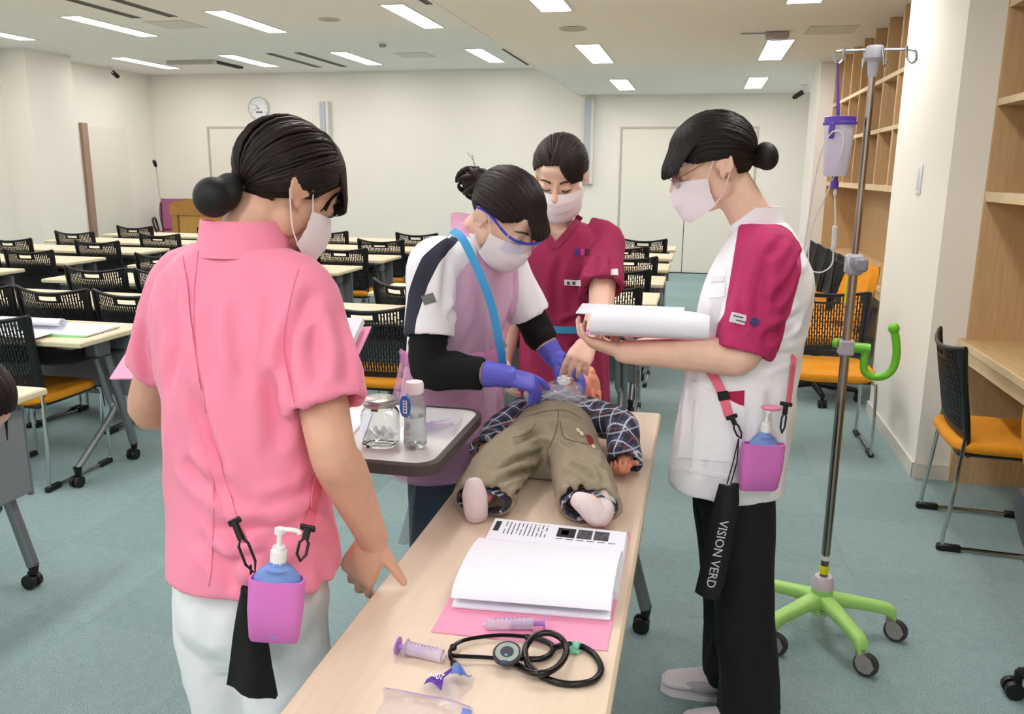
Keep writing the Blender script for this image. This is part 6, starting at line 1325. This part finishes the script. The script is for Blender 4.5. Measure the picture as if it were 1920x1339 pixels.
# clear resuscitation-type mask with white valve on the manikin's chest
m_clear = film('clear_plastic', '#eef1f8', 0.14, 0.05, 1.0, 0.0); m_valve = mat('valve_white', '#eef0f4', 0.4)
CM = px(1056, 760, Y=2.18)
cm = thing('clear_mask', 'clear plastic chamber with white valve on the manikin chest', 'mask', CM)
cm.location.z = 0.842; z0 = 0.0
def rrect(a, b, z, e=4.0): return [V(a*math.copysign(abs(math.cos(q))**(2/e), math.cos(q)), b*math.copysign(abs(math.sin(q))**(2/e), math.sin(q)), z) for q in np.linspace(0, 2*PI, 36, endpoint=False)]
obj('chamber', MB().loft([rrect(0.045, 0.04, 0.0), rrect(0.055, 0.045, 0.008), rrect(0.055, 0.045, 0.03), rrect(0.046, 0.036, 0.043), rrect(0.03, 0.024, 0.047), rrect(0.028, 0.022, 0.045), rrect(0.044, 0.034, 0.040), rrect(0.052, 0.042, 0.029), rrect(0.052, 0.042, 0.009), rrect(0.043, 0.037, 0.003)]), m_clear, cm)
obj('flange', MB().loft([rrect(0.06, 0.05, 0.0), rrect(0.062, 0.052, 0.004), rrect(0.056, 0.046, 0.006)], cap=False), m_clear, cm)
vv = MB().lathe([(0.014, 0.044), (0.014, 0.054), (0.008, 0.056), (0.008, 0.066)], 16)
for dx in (-0.012, 0.013): vv.lathe([(0.006, 0.048), (0.006, 0.062), (0.003, 0.063)], 12, None, (dx, -0.004, 0))
obj('valve', vv, m_valve, cm)
gz = thing('folded_gauze', 'small white folded gauze beside the clear chamber on the manikin', 'gauze', V(-0.436, 2.235, 0.82))
obj('gauze_stack', MB().bbox((-0.022, -0.022, 0), (0.022, 0.022, 0.03), 0.009), mat('gauze', '#eef0f3', 0.95, bump=(300, 0.5, 0.002)), gz)

# ------------------------------------------------------------------ things on the foreground table
def tz(x, y, z=TABZ): return px(x, y, Z=z)
fo = thing('manual_folder', 'pink card folder with open thick manual, pages folded over, on table', 'folder', tz(1000, 1100)); o = fo.location.copy()
Q = [tz(808, 1186), tz(1138, 1222), tz(1182, 1000), tz(925, 980)]
obj('card_cover', MB().prism([p+V(0, 0, 0.0005) for p in Q], (0, 0, 0.0015)), m_pinkfile, fo, org=o, smooth=0)
c0, c1, c2, c3 = tz(852, 1135, 0.702), tz(1152, 1160, 0.702), tz(1178, 1012, 0.702), tz(926, 986, 0.702)
def bil(u, v, z): p = (c0*(1-u)+c1*u)*(1-v)+(c3*(1-u)+c2*u)*v; return V(p.x, p.y, z)
blk = MB(); 
for k in range(4):
    G = [[bil(u*(1-0.004*k), 0.35+v*0.65, 0.7025+0.006*k) for u in (0, 1)] for v in (0, 1)]
    blk.prism([bil(0.0+0.003*k, 0.2, 0.7022+0.0045*k), bil(1-0.002*k, 0.2, 0.7022+0.0045*k), bil(1-0.004*k, 1-0.004*k, 0.7022+0.0045*k), bil(0.004*k, 1, 0.7022+0.0045*k)], (0, 0, 0.0042))
obj('page_block', blk, m_paper, fo, org=o, smooth=0)
ZP = 0.7202
G = []
for v in np.linspace(-0.02, 0.6, 26):
    h = 0.016*math.sin(PI*min(1, max(0, (v+0.02)/0.64)))**0.7+0.004
    G.append([bil(u*0.99-0.012*(1-v), v, ZP+0.003+h-0.008*(v < 0)) for u in np.linspace(0, 1, 8)])
G.append([bil(u*0.99, 0.615, ZP+0.003) for u in np.linspace(0, 1, 8)])
obj('folded_pages', MB().sheet(G, 0.006), m_paper, fo, org=o, smooth=60)
obj('lower_edge_pages', MB().sheet([[bil(u*0.985-0.008, v, 0.704+0.016*((v+0.02)/0.2)) for u in np.linspace(0, 1, 6)] for v in np.linspace(-0.03, 0.15, 6)], 0.003), m_paper, fo, org=o, smooth=60)
def ink(name, u0, u1, v0, v1, m, par): obj(name, MB().prism([bil(u0, v0, ZP+0.0003), bil(u1, v0, ZP+0.0003), bil(u1, v1, ZP+0.0003), bil(u0, v1, ZP+0.0003)], (0, 0, 0.0003)), m, par, org=o, smooth=0)
m_lab = mat('label_black', '#1c1c20', 0.6)
ink('heading_box', 0.035, 0.075, 0.82, 0.96, m_lab, fo)
for k, (u0, u1) in enumerate(((0.5, 0.63), (0.645, 0.75), (0.765, 0.87))): ink('photo', u0, u1, 0.82, 0.95, m_photoink if k else m_lab, fo)
ink('photo_highlight', 0.53, 0.58, 0.85, 0.92, m_paper, fo)
rs = np.random.RandomState(3)
for k in range(11):
    u = 0.115+0.03*k; lines = MB()
    for v in np.arange(0.79, 0.965, 0.018):
        if rs.rand() < 0.85: lines.prism([bil(u, v, ZP+0.0003), bil(u+0.008, v, ZP+0.0003), bil(u+0.008, v+0.011, ZP+0.0003), bil(u, v+0.011, ZP+0.0003)], (0, 0, 0.0003))
    tx = obj('text_column', lines, m_ink, fo, org=o, smooth=0); tx['kind'] = 'stuff'
for k in range(6):
    u = 0.5+0.075*k; ink('caption', u, u+0.05, 0.79, 0.797, m_ink, fo)

def syringe(name, label, a, b, z, r):
    a, b = Vector(a), Vector(b); t = thing(name, label, 'syringe', a); o = a.copy(); a = a+V(0, 0, r*1.36); b = b+V(0, 0, r*0.98); d = (b-a).normalized(); L = (b-a).length
    Rw = frame(d, V(0, 0, 1)); R = Rw @ Matrix.Rotation(-PI/2, 3, 'X'); m_b = mat('syringe_barrel', '#f0e6f6', 0.15, trans=0.55, ior=1.2); m_v = mat('syringe_plunger', '#b98ae0', 0.35, trans=0.15)
    up = V(0, 0, 0)
    br = obj('barrel', MB().lathe([(r, L*0.2), (r, L*0.93), (r*0.4, L*0.95), (r*0.35, L), (0.001, L)], 18, R, a+up), m_b, t, org=o)
    obj('flange', MB().lathe([(r*0.9, L*0.185), (r*1.4, L*0.185), (r*1.4, L*0.205), (r*0.9, L*0.205)], 18, R, a+up), m_b, t, org=o)
    obj('plunger', MB().lathe([(r*1.35, 0), (r*1.35, L*0.03), (r*0.45, L*0.03), (r*0.45, L*0.5), (r*0.88, L*0.5), (r*0.88, L*0.56), (0.001, L*0.57)], 18, R, a+up), m_v, t, org=o)
    for k in range(8):
        q = a+d*(L*(0.3+0.07*k))+up; obj('scale_mark', MB().box((-0.0035, -0.0005, r-0.0002), (0.0035, 0.0005, r+0.0003), R=Rw, at=q), mat('scale_violet', '#7b52b5', 0.6), br, org=o, smooth=0)
syringe('syringe', 'violet feeding syringe lying beside the stethoscope ear tips', tz(745, 1226), tz(836, 1243), TABZ, 0.0105)
syringe('syringe', 'violet feeding syringe lying on the pink folder behind the stethoscope', tz(1022, 1182, 0.7021), tz(905, 1180, 0.7021), 0.7021, 0.0095)

# stethoscope
st = thing('stethoscope', 'black stethoscope coiled on the near end of table', 'stethoscope', tz(1000, 1235)); o = st.location.copy(); m_rub = mat('black_rubber', '#0c0c0e', 0.25); m_gun = mat('binaural_metal', '#2b2b2f', 0.2, 0.8)
def zpts(P): return smooth_pts([tuple(tz(x, y, TABZ+h)) for x, y, h in P], 7)
tb = zpts([(1036, 1216, 0.008), (1062, 1209, 0.0082), (1092, 1213, 0.0078), (1116, 1230, 0.006), (1127, 1255, 0.006), (1114, 1275, 0.006), (1083, 1283, 0.006), (1046, 1280, 0.006), (1012, 1266, 0.007), (990, 1244, 0.016), (985, 1216, 0.022), (1003, 1193, 0.03), (1030, 1187, 0.032), (1054, 1199, 0.024), (1062, 1222, 0.018), (1050, 1246, 0.016), (1026, 1261, 0.018), (1000, 1262, 0.017), (976, 1251, 0.008), (958, 1238, 0.008)])
obj('tubing', MB().tube(tb, 0.0052, 10), m_rub, st, org=o)
up = zpts([(985, 1194, 0.009), (1012, 1199, 0.009), (1032, 1208, 0.008), (1038, 1217, 0.007)]); lo_ = zpts([(985, 1236, 0.009), (1012, 1236, 0.009), (1030, 1229, 0.008), (1037, 1219, 0.007)])
obj('yoke', MB().tube(up, 0.0048, 10).tube(lo_, 0.0048, 10), m_rub, st, org=o)
for P_ in ([(851, 1245, 0.008), (844, 1231, 0.012), (847, 1216, 0.012), (866, 1202, 0.01), (905, 1194, 0.009), (945, 1191, 0.009), (988, 1194, 0.009)], [(850, 1214, 0.012), (843, 1222, 0.012), (848, 1229, 0.011), (870, 1231, 0.01), (910, 1233, 0.009), (950, 1236, 0.009), (988, 1236, 0.009)]):
    q = zpts(P_); bt = obj('binaural_tube', MB().tube(q, 0.0032, 8), m_gun, st, org=o); obj('ear_tip', MB().ell(q[0], (0.006, 0.006, 0.006)), m_rub, bt, org=o)
cp = tz(951, 1226, TABZ+0.0205); Rc = Matrix.Rotation(0.3, 3, 'X')
chp = obj('chestpiece', MB().lathe([(0.02, -0.004), (0.0225, -0.003), (0.0225, 0.003), (0.02, 0.004), (0.019, 0.003), (0.001, 0.003)], 28, Rc, cp), mat('chest_rim', '#3a3b3f', 0.3), st, org=o)
obj('diaphragm', MB().lathe([(0.001, 0.0032), (0.0185, 0.0032), (0.0185, 0.0045), (0.001, 0.0045)], 28, Rc, cp), mat('diaphragm', '#9ba1a1', 0.35), chp, org=o)
obj('dial_ring', MB().lathe([(0.009, 0.0047), (0.0105, 0.0047), (0.0105, 0.0052), (0.009, 0.0052)], 24, Rc, cp), MATS['chest_rim'], chp, org=o)
obj('bell', MB().lathe([(0.006, -0.004), (0.007, -0.012), (0.013, -0.016), (0.014, -0.02), (0.001, -0.02)], 20, Matrix.Rotation(-0.7, 3, 'X'), cp+V(0, 0.0, 0.004)), mat('bell_steel', '#5b6f9a', 0.2, 0.9), chp, org=o)
tdc = tz(1075, 1226, TABZ); tdy = thing('bear_charm', 'tiny mint green bear charm clipped to the stethoscope tubing', 'charm', tdc); m_mint = mat('mint_plastic', '#7fc9ae', 0.4)
obj('bear_body', MB().ell((0, 0, 0.007), (0.008, 0.006, 0.007)).ell((0.004, 0, 0.015), (0.006, 0.006, 0.006)), m_mint, tdy)
for e in (-1, 1): obj('bear_limb', MB().ell((0.007*e, -0.003, 0.006), (0.004, 0.004, 0.004)), m_mint, tdy); obj('bear_ear', MB().ell((0.004+0.005*e, 0, 0.0205), (0.0025, 0.002, 0.0025)), m_mint, tdy)

# crumpled plastic packets
def packet(label, corners, seed, prints, hh=0.03):
    c = [tz(*p) for p in corners]; t = thing('plastic_packet', label, 'packet', (c[0]+c[1]+c[2]+c[3])/4); o = t.location.copy(); rs = np.random.RandomState(seed); G = []
    n = 16; ph = rs.uniform(0, 6, 6)
    def S(u, v):
        p = (c[0]*(1-u)+c[1]*u)*(1-v)+(c[3]*(1-u)+c[2]*u)*v; e = (math.sin(PI*u)*math.sin(PI*v))**0.4 if 0 < u < 1 and 0 < v < 1 else 0
        return V(p.x+0.003*math.sin(11*v+ph[0]), p.y+0.003*math.sin(9*u+ph[1]), TABZ+0.0015+e*hh*(0.55+0.3*math.sin(7*u+5*v+ph[2])+0.25*abs(math.sin(9*v-6*u+ph[3]))))
    obj('film', MB().sheet([[S(u, v) for u in np.linspace(0, 1, n)] for v in np.linspace(0, 1, n)], 0.0006), film('packet_film%d' % seed, '#f4f3fa', 0.12, 0.08, 1.0), t, org=o, smooth=35)
    for k, (u0, u1, v0, v1, cl) in enumerate(prints):
        obj('printed_label', MB().sheet([[S(u, v)+V(0, 0, 0.0012) for u in np.linspace(u0, u1, 7)] for v in np.linspace(v0, v1, 7)], 0.0004), mat('pk'+cl[1:], cl, 0.4), t, org=o, smooth=60)
    return t, S
t1, S1 = packet('crumpled clear packet with violet and blue print near the syringe', [(786, 1292), (858, 1318), (894, 1278), (856, 1258)], 5, [(0.02, 0.5, 0.06, 0.5, '#5a2fa0'), (0.5, 0.7, 0.35, 0.75, '#5f7fd0'), (0.1, 0.9, 0.8, 0.95, '#6f93dc')], 0.028)
a = S1(0.23, 0.29)+V(0, 0, 0.006); ex = (S1(0.05, 0.29)-S1(0.42, 0.29)).normalized(); nz_ = V(0.05, -0.35, 0.93); ey = nz_.cross(ex).normalized()
obj('lettering', text_mb('20ml', 0.014, Matrix.Translation(a) @ Matrix((ex, ey, ex.cross(ey))).transposed().to_4x4()), mat('white_ink', '#f2f0f8', 0.5), t1, org=t1.location, smooth=0)
packet('crumpled clear packet with pale violet edge at the near end of table', [(700, 1375), (880, 1400), (892, 1330), (722, 1292)], 9, [(0.03, 0.97, 0.9, 0.97, '#b79fd8'), (0.86, 0.96, 0.5, 0.8, '#6f86cf')], 0.02)

# ------------------------------------------------------------------ overbed tray table and what stands on it
TZ = 0.85
tt = thing('tray_table', 'white tray table with dark rim standing between two people', 'table', (-0.80, 1.78, 0)); m_tray = mat('tray_white', '#e4e1e0', 0.35, coat=0.3); m_rim = mat('tray_rim', '#4c4645', 0.5)
def rr(a, b, r, z): 
    out = []
    for cx, cy, q0 in ((a-r, b-r, 0), (-a+r, b-r, PI/2), (-a+r, -b+r, PI), (a-r, -b+r, 1.5*PI)): out += [V(cx+r*math.cos(q0+k*PI/12), cy+r*math.sin(q0+k*PI/12), z) for k in range(7)]
    return out
obj('tray_top', MB().loft([rr(0.278, 0.208, 0.045, TZ-0.024), rr(0.278, 0.208, 0.045, TZ)]), m_tray, tt, smooth=30)
obj('rim', MB().loft([rr(0.276, 0.206, 0.045, TZ-0.03), rr(0.288, 0.218, 0.05, TZ-0.026), rr(0.290, 0.22, 0.05, TZ-0.002), rr(0.284, 0.214, 0.048, TZ+0.003), rr(0.277, 0.207, 0.045, TZ+0.001)], cap=False), m_rim, tt, smooth=30)
obj('underframe', MB().bbox((-0.22, -0.12, TZ-0.05), (0.18, 0.12, TZ-0.026), 0.006), m_rim, tt)
obj('column', MB().bbox((-0.245, -0.035, 0.05), (-0.205, 0.035, TZ-0.03), 0.006), m_leg, tt)
obj('foot_bar', MB().bbox((-0.245, -0.2, 0.045), (-0.2, 0.2, 0.075), 0.006).bbox((-0.24, -0.19, 0.045), (0.12, -0.16, 0.07), 0.005).bbox((-0.24, 0.16, 0.045), (0.12, 0.19, 0.07), 0.005), m_leg, tt)
for x in (-0.22, 0.11):
    for y in (-0.175, 0.175): obj('caster', MB().tube([(x, y-0.012, 0.022), (x, y+0.012, 0.022)], 0.022, 14).box((x-0.006, y-0.006, 0.022), (x+0.006, y+0.006, 0.05)), m_black, tt)
m_glass = mat('jar_glass', '#f3f6f6', 0.04, trans=1.0, ior=1.3); m_lid = mat('jar_lid', '#b9b3b0', 0.3, 0.8)
jb = px(714, 832, Z=TZ+0.001)
jr = thing('glass_jar', 'clear glass jar with silver screw lid on the tray', 'jar', jb)
obj('glass', MB().loft([rrect(0.036, 0.036, 0.0, 3.2), rrect(0.04, 0.04, 0.008, 3.2), rrect(0.04, 0.04, 0.07, 3.2), rrect(0.037, 0.037, 0.08, 2.6), rrect(0.033, 0.033, 0.084, 2), rrect(0.033, 0.033, 0.096, 2), rrect(0.031, 0.031, 0.096, 2), rrect(0.031, 0.031, 0.084, 2), rrect(0.035, 0.035, 0.079, 2.6), rrect(0.0375, 0.0375, 0.069, 3.2), rrect(0.0375, 0.0375, 0.009, 3.2), rrect(0.03, 0.03, 0.004, 3.2)]), m_glass, jr)
obj('lid', MB().lathe([(0.001, 0.108), (0.033, 0.108), (0.036, 0.106), (0.0355, 0.101), (0.0368, 0.1), (0.0355, 0.098), (0.0368, 0.096), (0.0355, 0.094), (0.0365, 0.09), (0.034, 0.09)], 32), m_lid, jr)
wr = MB(); rs = np.random.RandomState(6)
obj('plastic_wrap', MB().sheet([[V(0.03*u, 0.03*v, 0.012+0.016*(1+math.sin(5*u+3*v)*math.cos(4*v-2*u))*(1-0.3*(u*u+v*v))) for u in np.linspace(-1, 1, 14)] for v in np.linspace(-1, 1, 14)], 0.0006), film('wrap_film', '#f2f4f7', 0.2, 0.08, 0.8), jr, smooth=30)
bb = px(779, 838, Z=TZ+0.001)
bt = thing('feeding_bottle', 'clear plastic bottle with white cap and blue tag on tray', 'bottle', bb); m_bot = mat('bottle_plastic', '#eef2f2', 0.15, trans=0.85, ior=1.2)
obj('bottle_body', MB().lathe([(r_, z_*1.15) for r_, z_ in [(0.001, 0.002), (0.022, 0.002), (0.026, 0.008), (0.026, 0.03), (0.024, 0.05), (0.025, 0.09), (0.022, 0.1), (0.018, 0.106), (0.018, 0.112), (0.016, 0.112), (0.016, 0.106), (0.02, 0.099), (0.023, 0.09), (0.022, 0.05), (0.024, 0.03), (0.024, 0.009), (0.001, 0.005)]], 28), m_bot, bt)
obj('water', MB().lathe([(0.001, 0.006), (0.0235, 0.01), (0.0235, 0.03), (0.0215, 0.05), (0.0222, 0.072), (0.001, 0.072)], 28), mat('water', '#f2f6f8', 0.02, trans=1.0, ior=1.33), bt)
obj('cap', MB().lathe([(0.019, 0.124), (0.0205, 0.127), (0.0205, 0.145), (0.0185, 0.15), (0.001, 0.15)], 28), mat('cap_white', '#f4ebf0', 0.4), bt)
tg = obj('tag', MB().loft([[V(-0.012+0.0125*math.copysign(abs(math.cos(q))**0.8, math.cos(q)), -0.0275-dy, 0.1+0.024*math.sin(q)) for q in np.linspace(0, 2*PI, 28, endpoint=False)] for dy in (0, 0.002)]), mat('tag_blue', '#2b73c4', 0.45), bt)
obj('tag_paper', MB().box((-0.0165, -0.0302, 0.085), (-0.0075, -0.0294, 0.114)), m_tagw, tg, smooth=0)
for k in range(4): obj('print', MB().box((-0.0142, -0.0307, 0.0885+0.0065*k), (-0.0098, -0.0301, 0.0925+0.0065*k)), m_ink, tg, smooth=0)
obj('tag_cord', MB().tube(smooth_pts([(-0.012, -0.028, 0.121), (-0.016, -0.016, 0.126), (0, 0.02, 0.128), (0.018, 0, 0.126), (-0.008, -0.022, 0.122)], 5), 0.0008, 5), m_tagw, tg)
for k in range(6): obj('scale_mark', MB().box((-0.012, -0.0262, 0.012+0.012*k), (-0.012+(0.008 if k % 2 == 0 else 0.005), -0.0252, 0.013+0.012*k)), mat('scale_red', '#d58d84', 0.6), bt, smooth=0)
cb = px(838, 806, Z=TZ+0.0012)+V(-0.014, 0, 0); bx = thing('clear_box', 'shallow clear box holding a violet syringe on the tray corner', 'box', cb, 0.1)
obj('walls', MB().loft([rrect(0.042, 0.05, 0.0, 6), rrect(0.05, 0.058, 0.03, 6), rrect(0.049, 0.057, 0.03, 6), rrect(0.041, 0.049, 0.002, 6)]), film('box_film', '#eef0f6', 0.25, 0.15), bx, smooth=30)
syringe('syringe', 'short violet syringe lying in the clear box on tray', cb+rotz(0.1) @ V(-0.026, -0.03, 0.002), cb+rotz(0.1) @ V(0.024, 0.032, 0.002), TZ, 0.0085)
pp = thing('paper_sheet', 'white printed sheets lying on the tray behind the jar', 'paper', (-0.84, 1.80, TZ+0.001)); obj('sheet', MB().bbox((-0.15, -0.105, 0), (0.07, 0.105, 0.004), 0.001, R=rotz(0.15), at=(0, 0, 0)), m_paper, pp, smooth=0)

# open folder held by the person in pink
hf = thing('open_folder', 'pink folder with open pages held by the person in pink', 'folder', V(-0.84, 1.6, 1.0)); o = hf.location.copy()
A, B, C_, D = px(206, 712, Y=1.52), px(655, 706, Y=1.50), px(697, 614, Y=1.66), px(252, 640, Y=1.70)
n_ = (B-A).cross(D-A).normalized()
def fb(u, v, h=0.0): return (A*(1-u)+B*u)*(1-v)+(D*(1-u)+C_*u)*v+n_*h
obj('card_cover', MB().sheet([[fb(u, v) for u in np.linspace(0, 1, 6)] for v in np.linspace(0, 1, 4)], 0.003), m_pinkfile, hf, org=o, smooth=30)
obj('right_pages', MB().sheet([[fb(0.53+0.45*u, 0.02+0.96*v, 0.014+0.006*math.sin(PI*u)) for u in np.linspace(0, 1, 8)] for v in np.linspace(0, 1, 4)], 0.013), m_paper, hf, org=o, smooth=30)
obj('left_pages', MB().sheet([[fb(0.12+0.39*u, 0.02+0.96*v, 0.008+0.006*math.sin(PI*u)) for u in np.linspace(0, 1, 8)] for v in np.linspace(0, 1, 4)], 0.007), m_paper, hf, org=o, smooth=30)
obj('heading_box', MB().sheet([[fb(0.62+0.27*u, 0.86+0.07*v, 0.0225) for u in (0, 0.5, 1)] for v in (0, 0.5, 1)], 0.0005), mat('heading_navy', '#3b3d55', 0.6), hf, org=o, smooth=0)
for k in range(9): obj('text_line', MB().sheet([[fb(0.6+0.3*u*(0.7+0.3*((k*7) % 3)/2), 0.78-0.075*k+0.012*v, 0.0222) for u in (0, 0.5, 1)] for v in (0, 0.5, 1)], 0.0004), m_ink, hf, org=o, smooth=0)

# ------------------------------------------------------------------ the neighbours cut by the frame
oc2 = copy_tree(oc); oc2.location = (1.225, 2.37, 0); oc2.rotation_euler = (0, 0, -1.127); oc2['label'] = 'office chair standing at the right wall in front of near shelves'
def person_bent():
    f, u = axes(75); HM = head_m(px(-80, 772, Y=1.47), 75, 45, 0); c_ = HM.translation; sh0 = c_-f*0.17+V(0, 0, -0.09); hip = V(c_.x, c_.y, 0.82)-f*0.42
    org = V(hip.x, hip.y, 0); t = thing('person', 'person with loose dark hair bending down beside the sideways table', 'person', org)
    b = MB(); headpart(b, HM, 1.0); limb(b, [sh0, HM @ V(0, -0.03, -0.055)], [0.055, 0.05]); limb(b, [hip, mixv(hip, sh0, 0.5), sh0], [0.11, 0.1, 0.1])
    for e in (-1, 1):
        sh = sh0+u*0.14*e-f*0.03; el = sh+V(0, 0, -0.25)-f*0.06; wr = el+V(0, 0, -0.2)-f*0.02; arm(b, sh, el, wr); hand(b, wr, V(0, 0, -1), u*e, -1, [(0.3, 0.4, 0.2)]*4); leg(b, hip+u*0.07*e, hip+u*0.08*e+V(0, 0, -0.38), V(hip.x, hip.y, 0.09)+u*0.08*e-f*0.03)
    obj('body', remesh(b, 0.006, 3), m_skin2, t, org=org, smooth=80)
    c = MB(); limb(c, [hip-f*0.02, mixv(hip, sh0, 0.5), sh0-f*0.03], [0.15, 0.14, 0.13])
    for e in (-1, 1): sh = sh0+u*0.14*e-f*0.03; sleeve(c, [sh-u*0.05*e, sh, sh+V(0, 0, -0.1)-f*0.02, sh+V(0, 0, -0.18)-f*0.04], [0.06, 0.066, 0.064, 0.066])
    obj('tunic', remesh(c, 0.007, 4), MATS['tunic_white'], t, org=org, smooth=80)
    tr = MB(); limb(tr, [hip+V(0, 0, 0.02), hip+V(0, 0, -0.08)], [0.13, 0.13])
    for e in (-1, 1): h0 = hip+u*0.07*e; sleeve(tr, [h0, h0+V(0, 0, -0.2), h0+V(0, 0, -0.4), V(h0.x, h0.y, 0.06)], [0.09, 0.085, 0.075, 0.075])
    obj('trousers', remesh(tr, 0.008, 3), m_blackt, t, org=org, smooth=80)
    for e in (-1, 1): s_ = MB(); shoe(s_, V(hip.x, hip.y, 0.0)+u*0.08*e-f*0.1, f); obj('shoe', s_, m_white, t, org=org)
    hr, T = hair(HM, t, org, m_hair, (0, -0.118, -0.02), 1.06, seed=30, n=200); rs = np.random.RandomState(2); mb = MB()
    for k in range(70):
        a = math.radians(rs.uniform(60, 300)); x0 = V(0.082*math.sin(a), -0.012+0.1*math.cos(a), rs.uniform(-0.01, 0.05)); p0 = HM @ x0; mb.tube([p0, p0+V(0.004, 0, -0.04), p0+V(0.0, 0, -0.1)], [0.006, 0.005, 0.001], 5)
    obj('loose_locks', mb, m_hair, t, org=org, smooth=80)
person_bent()
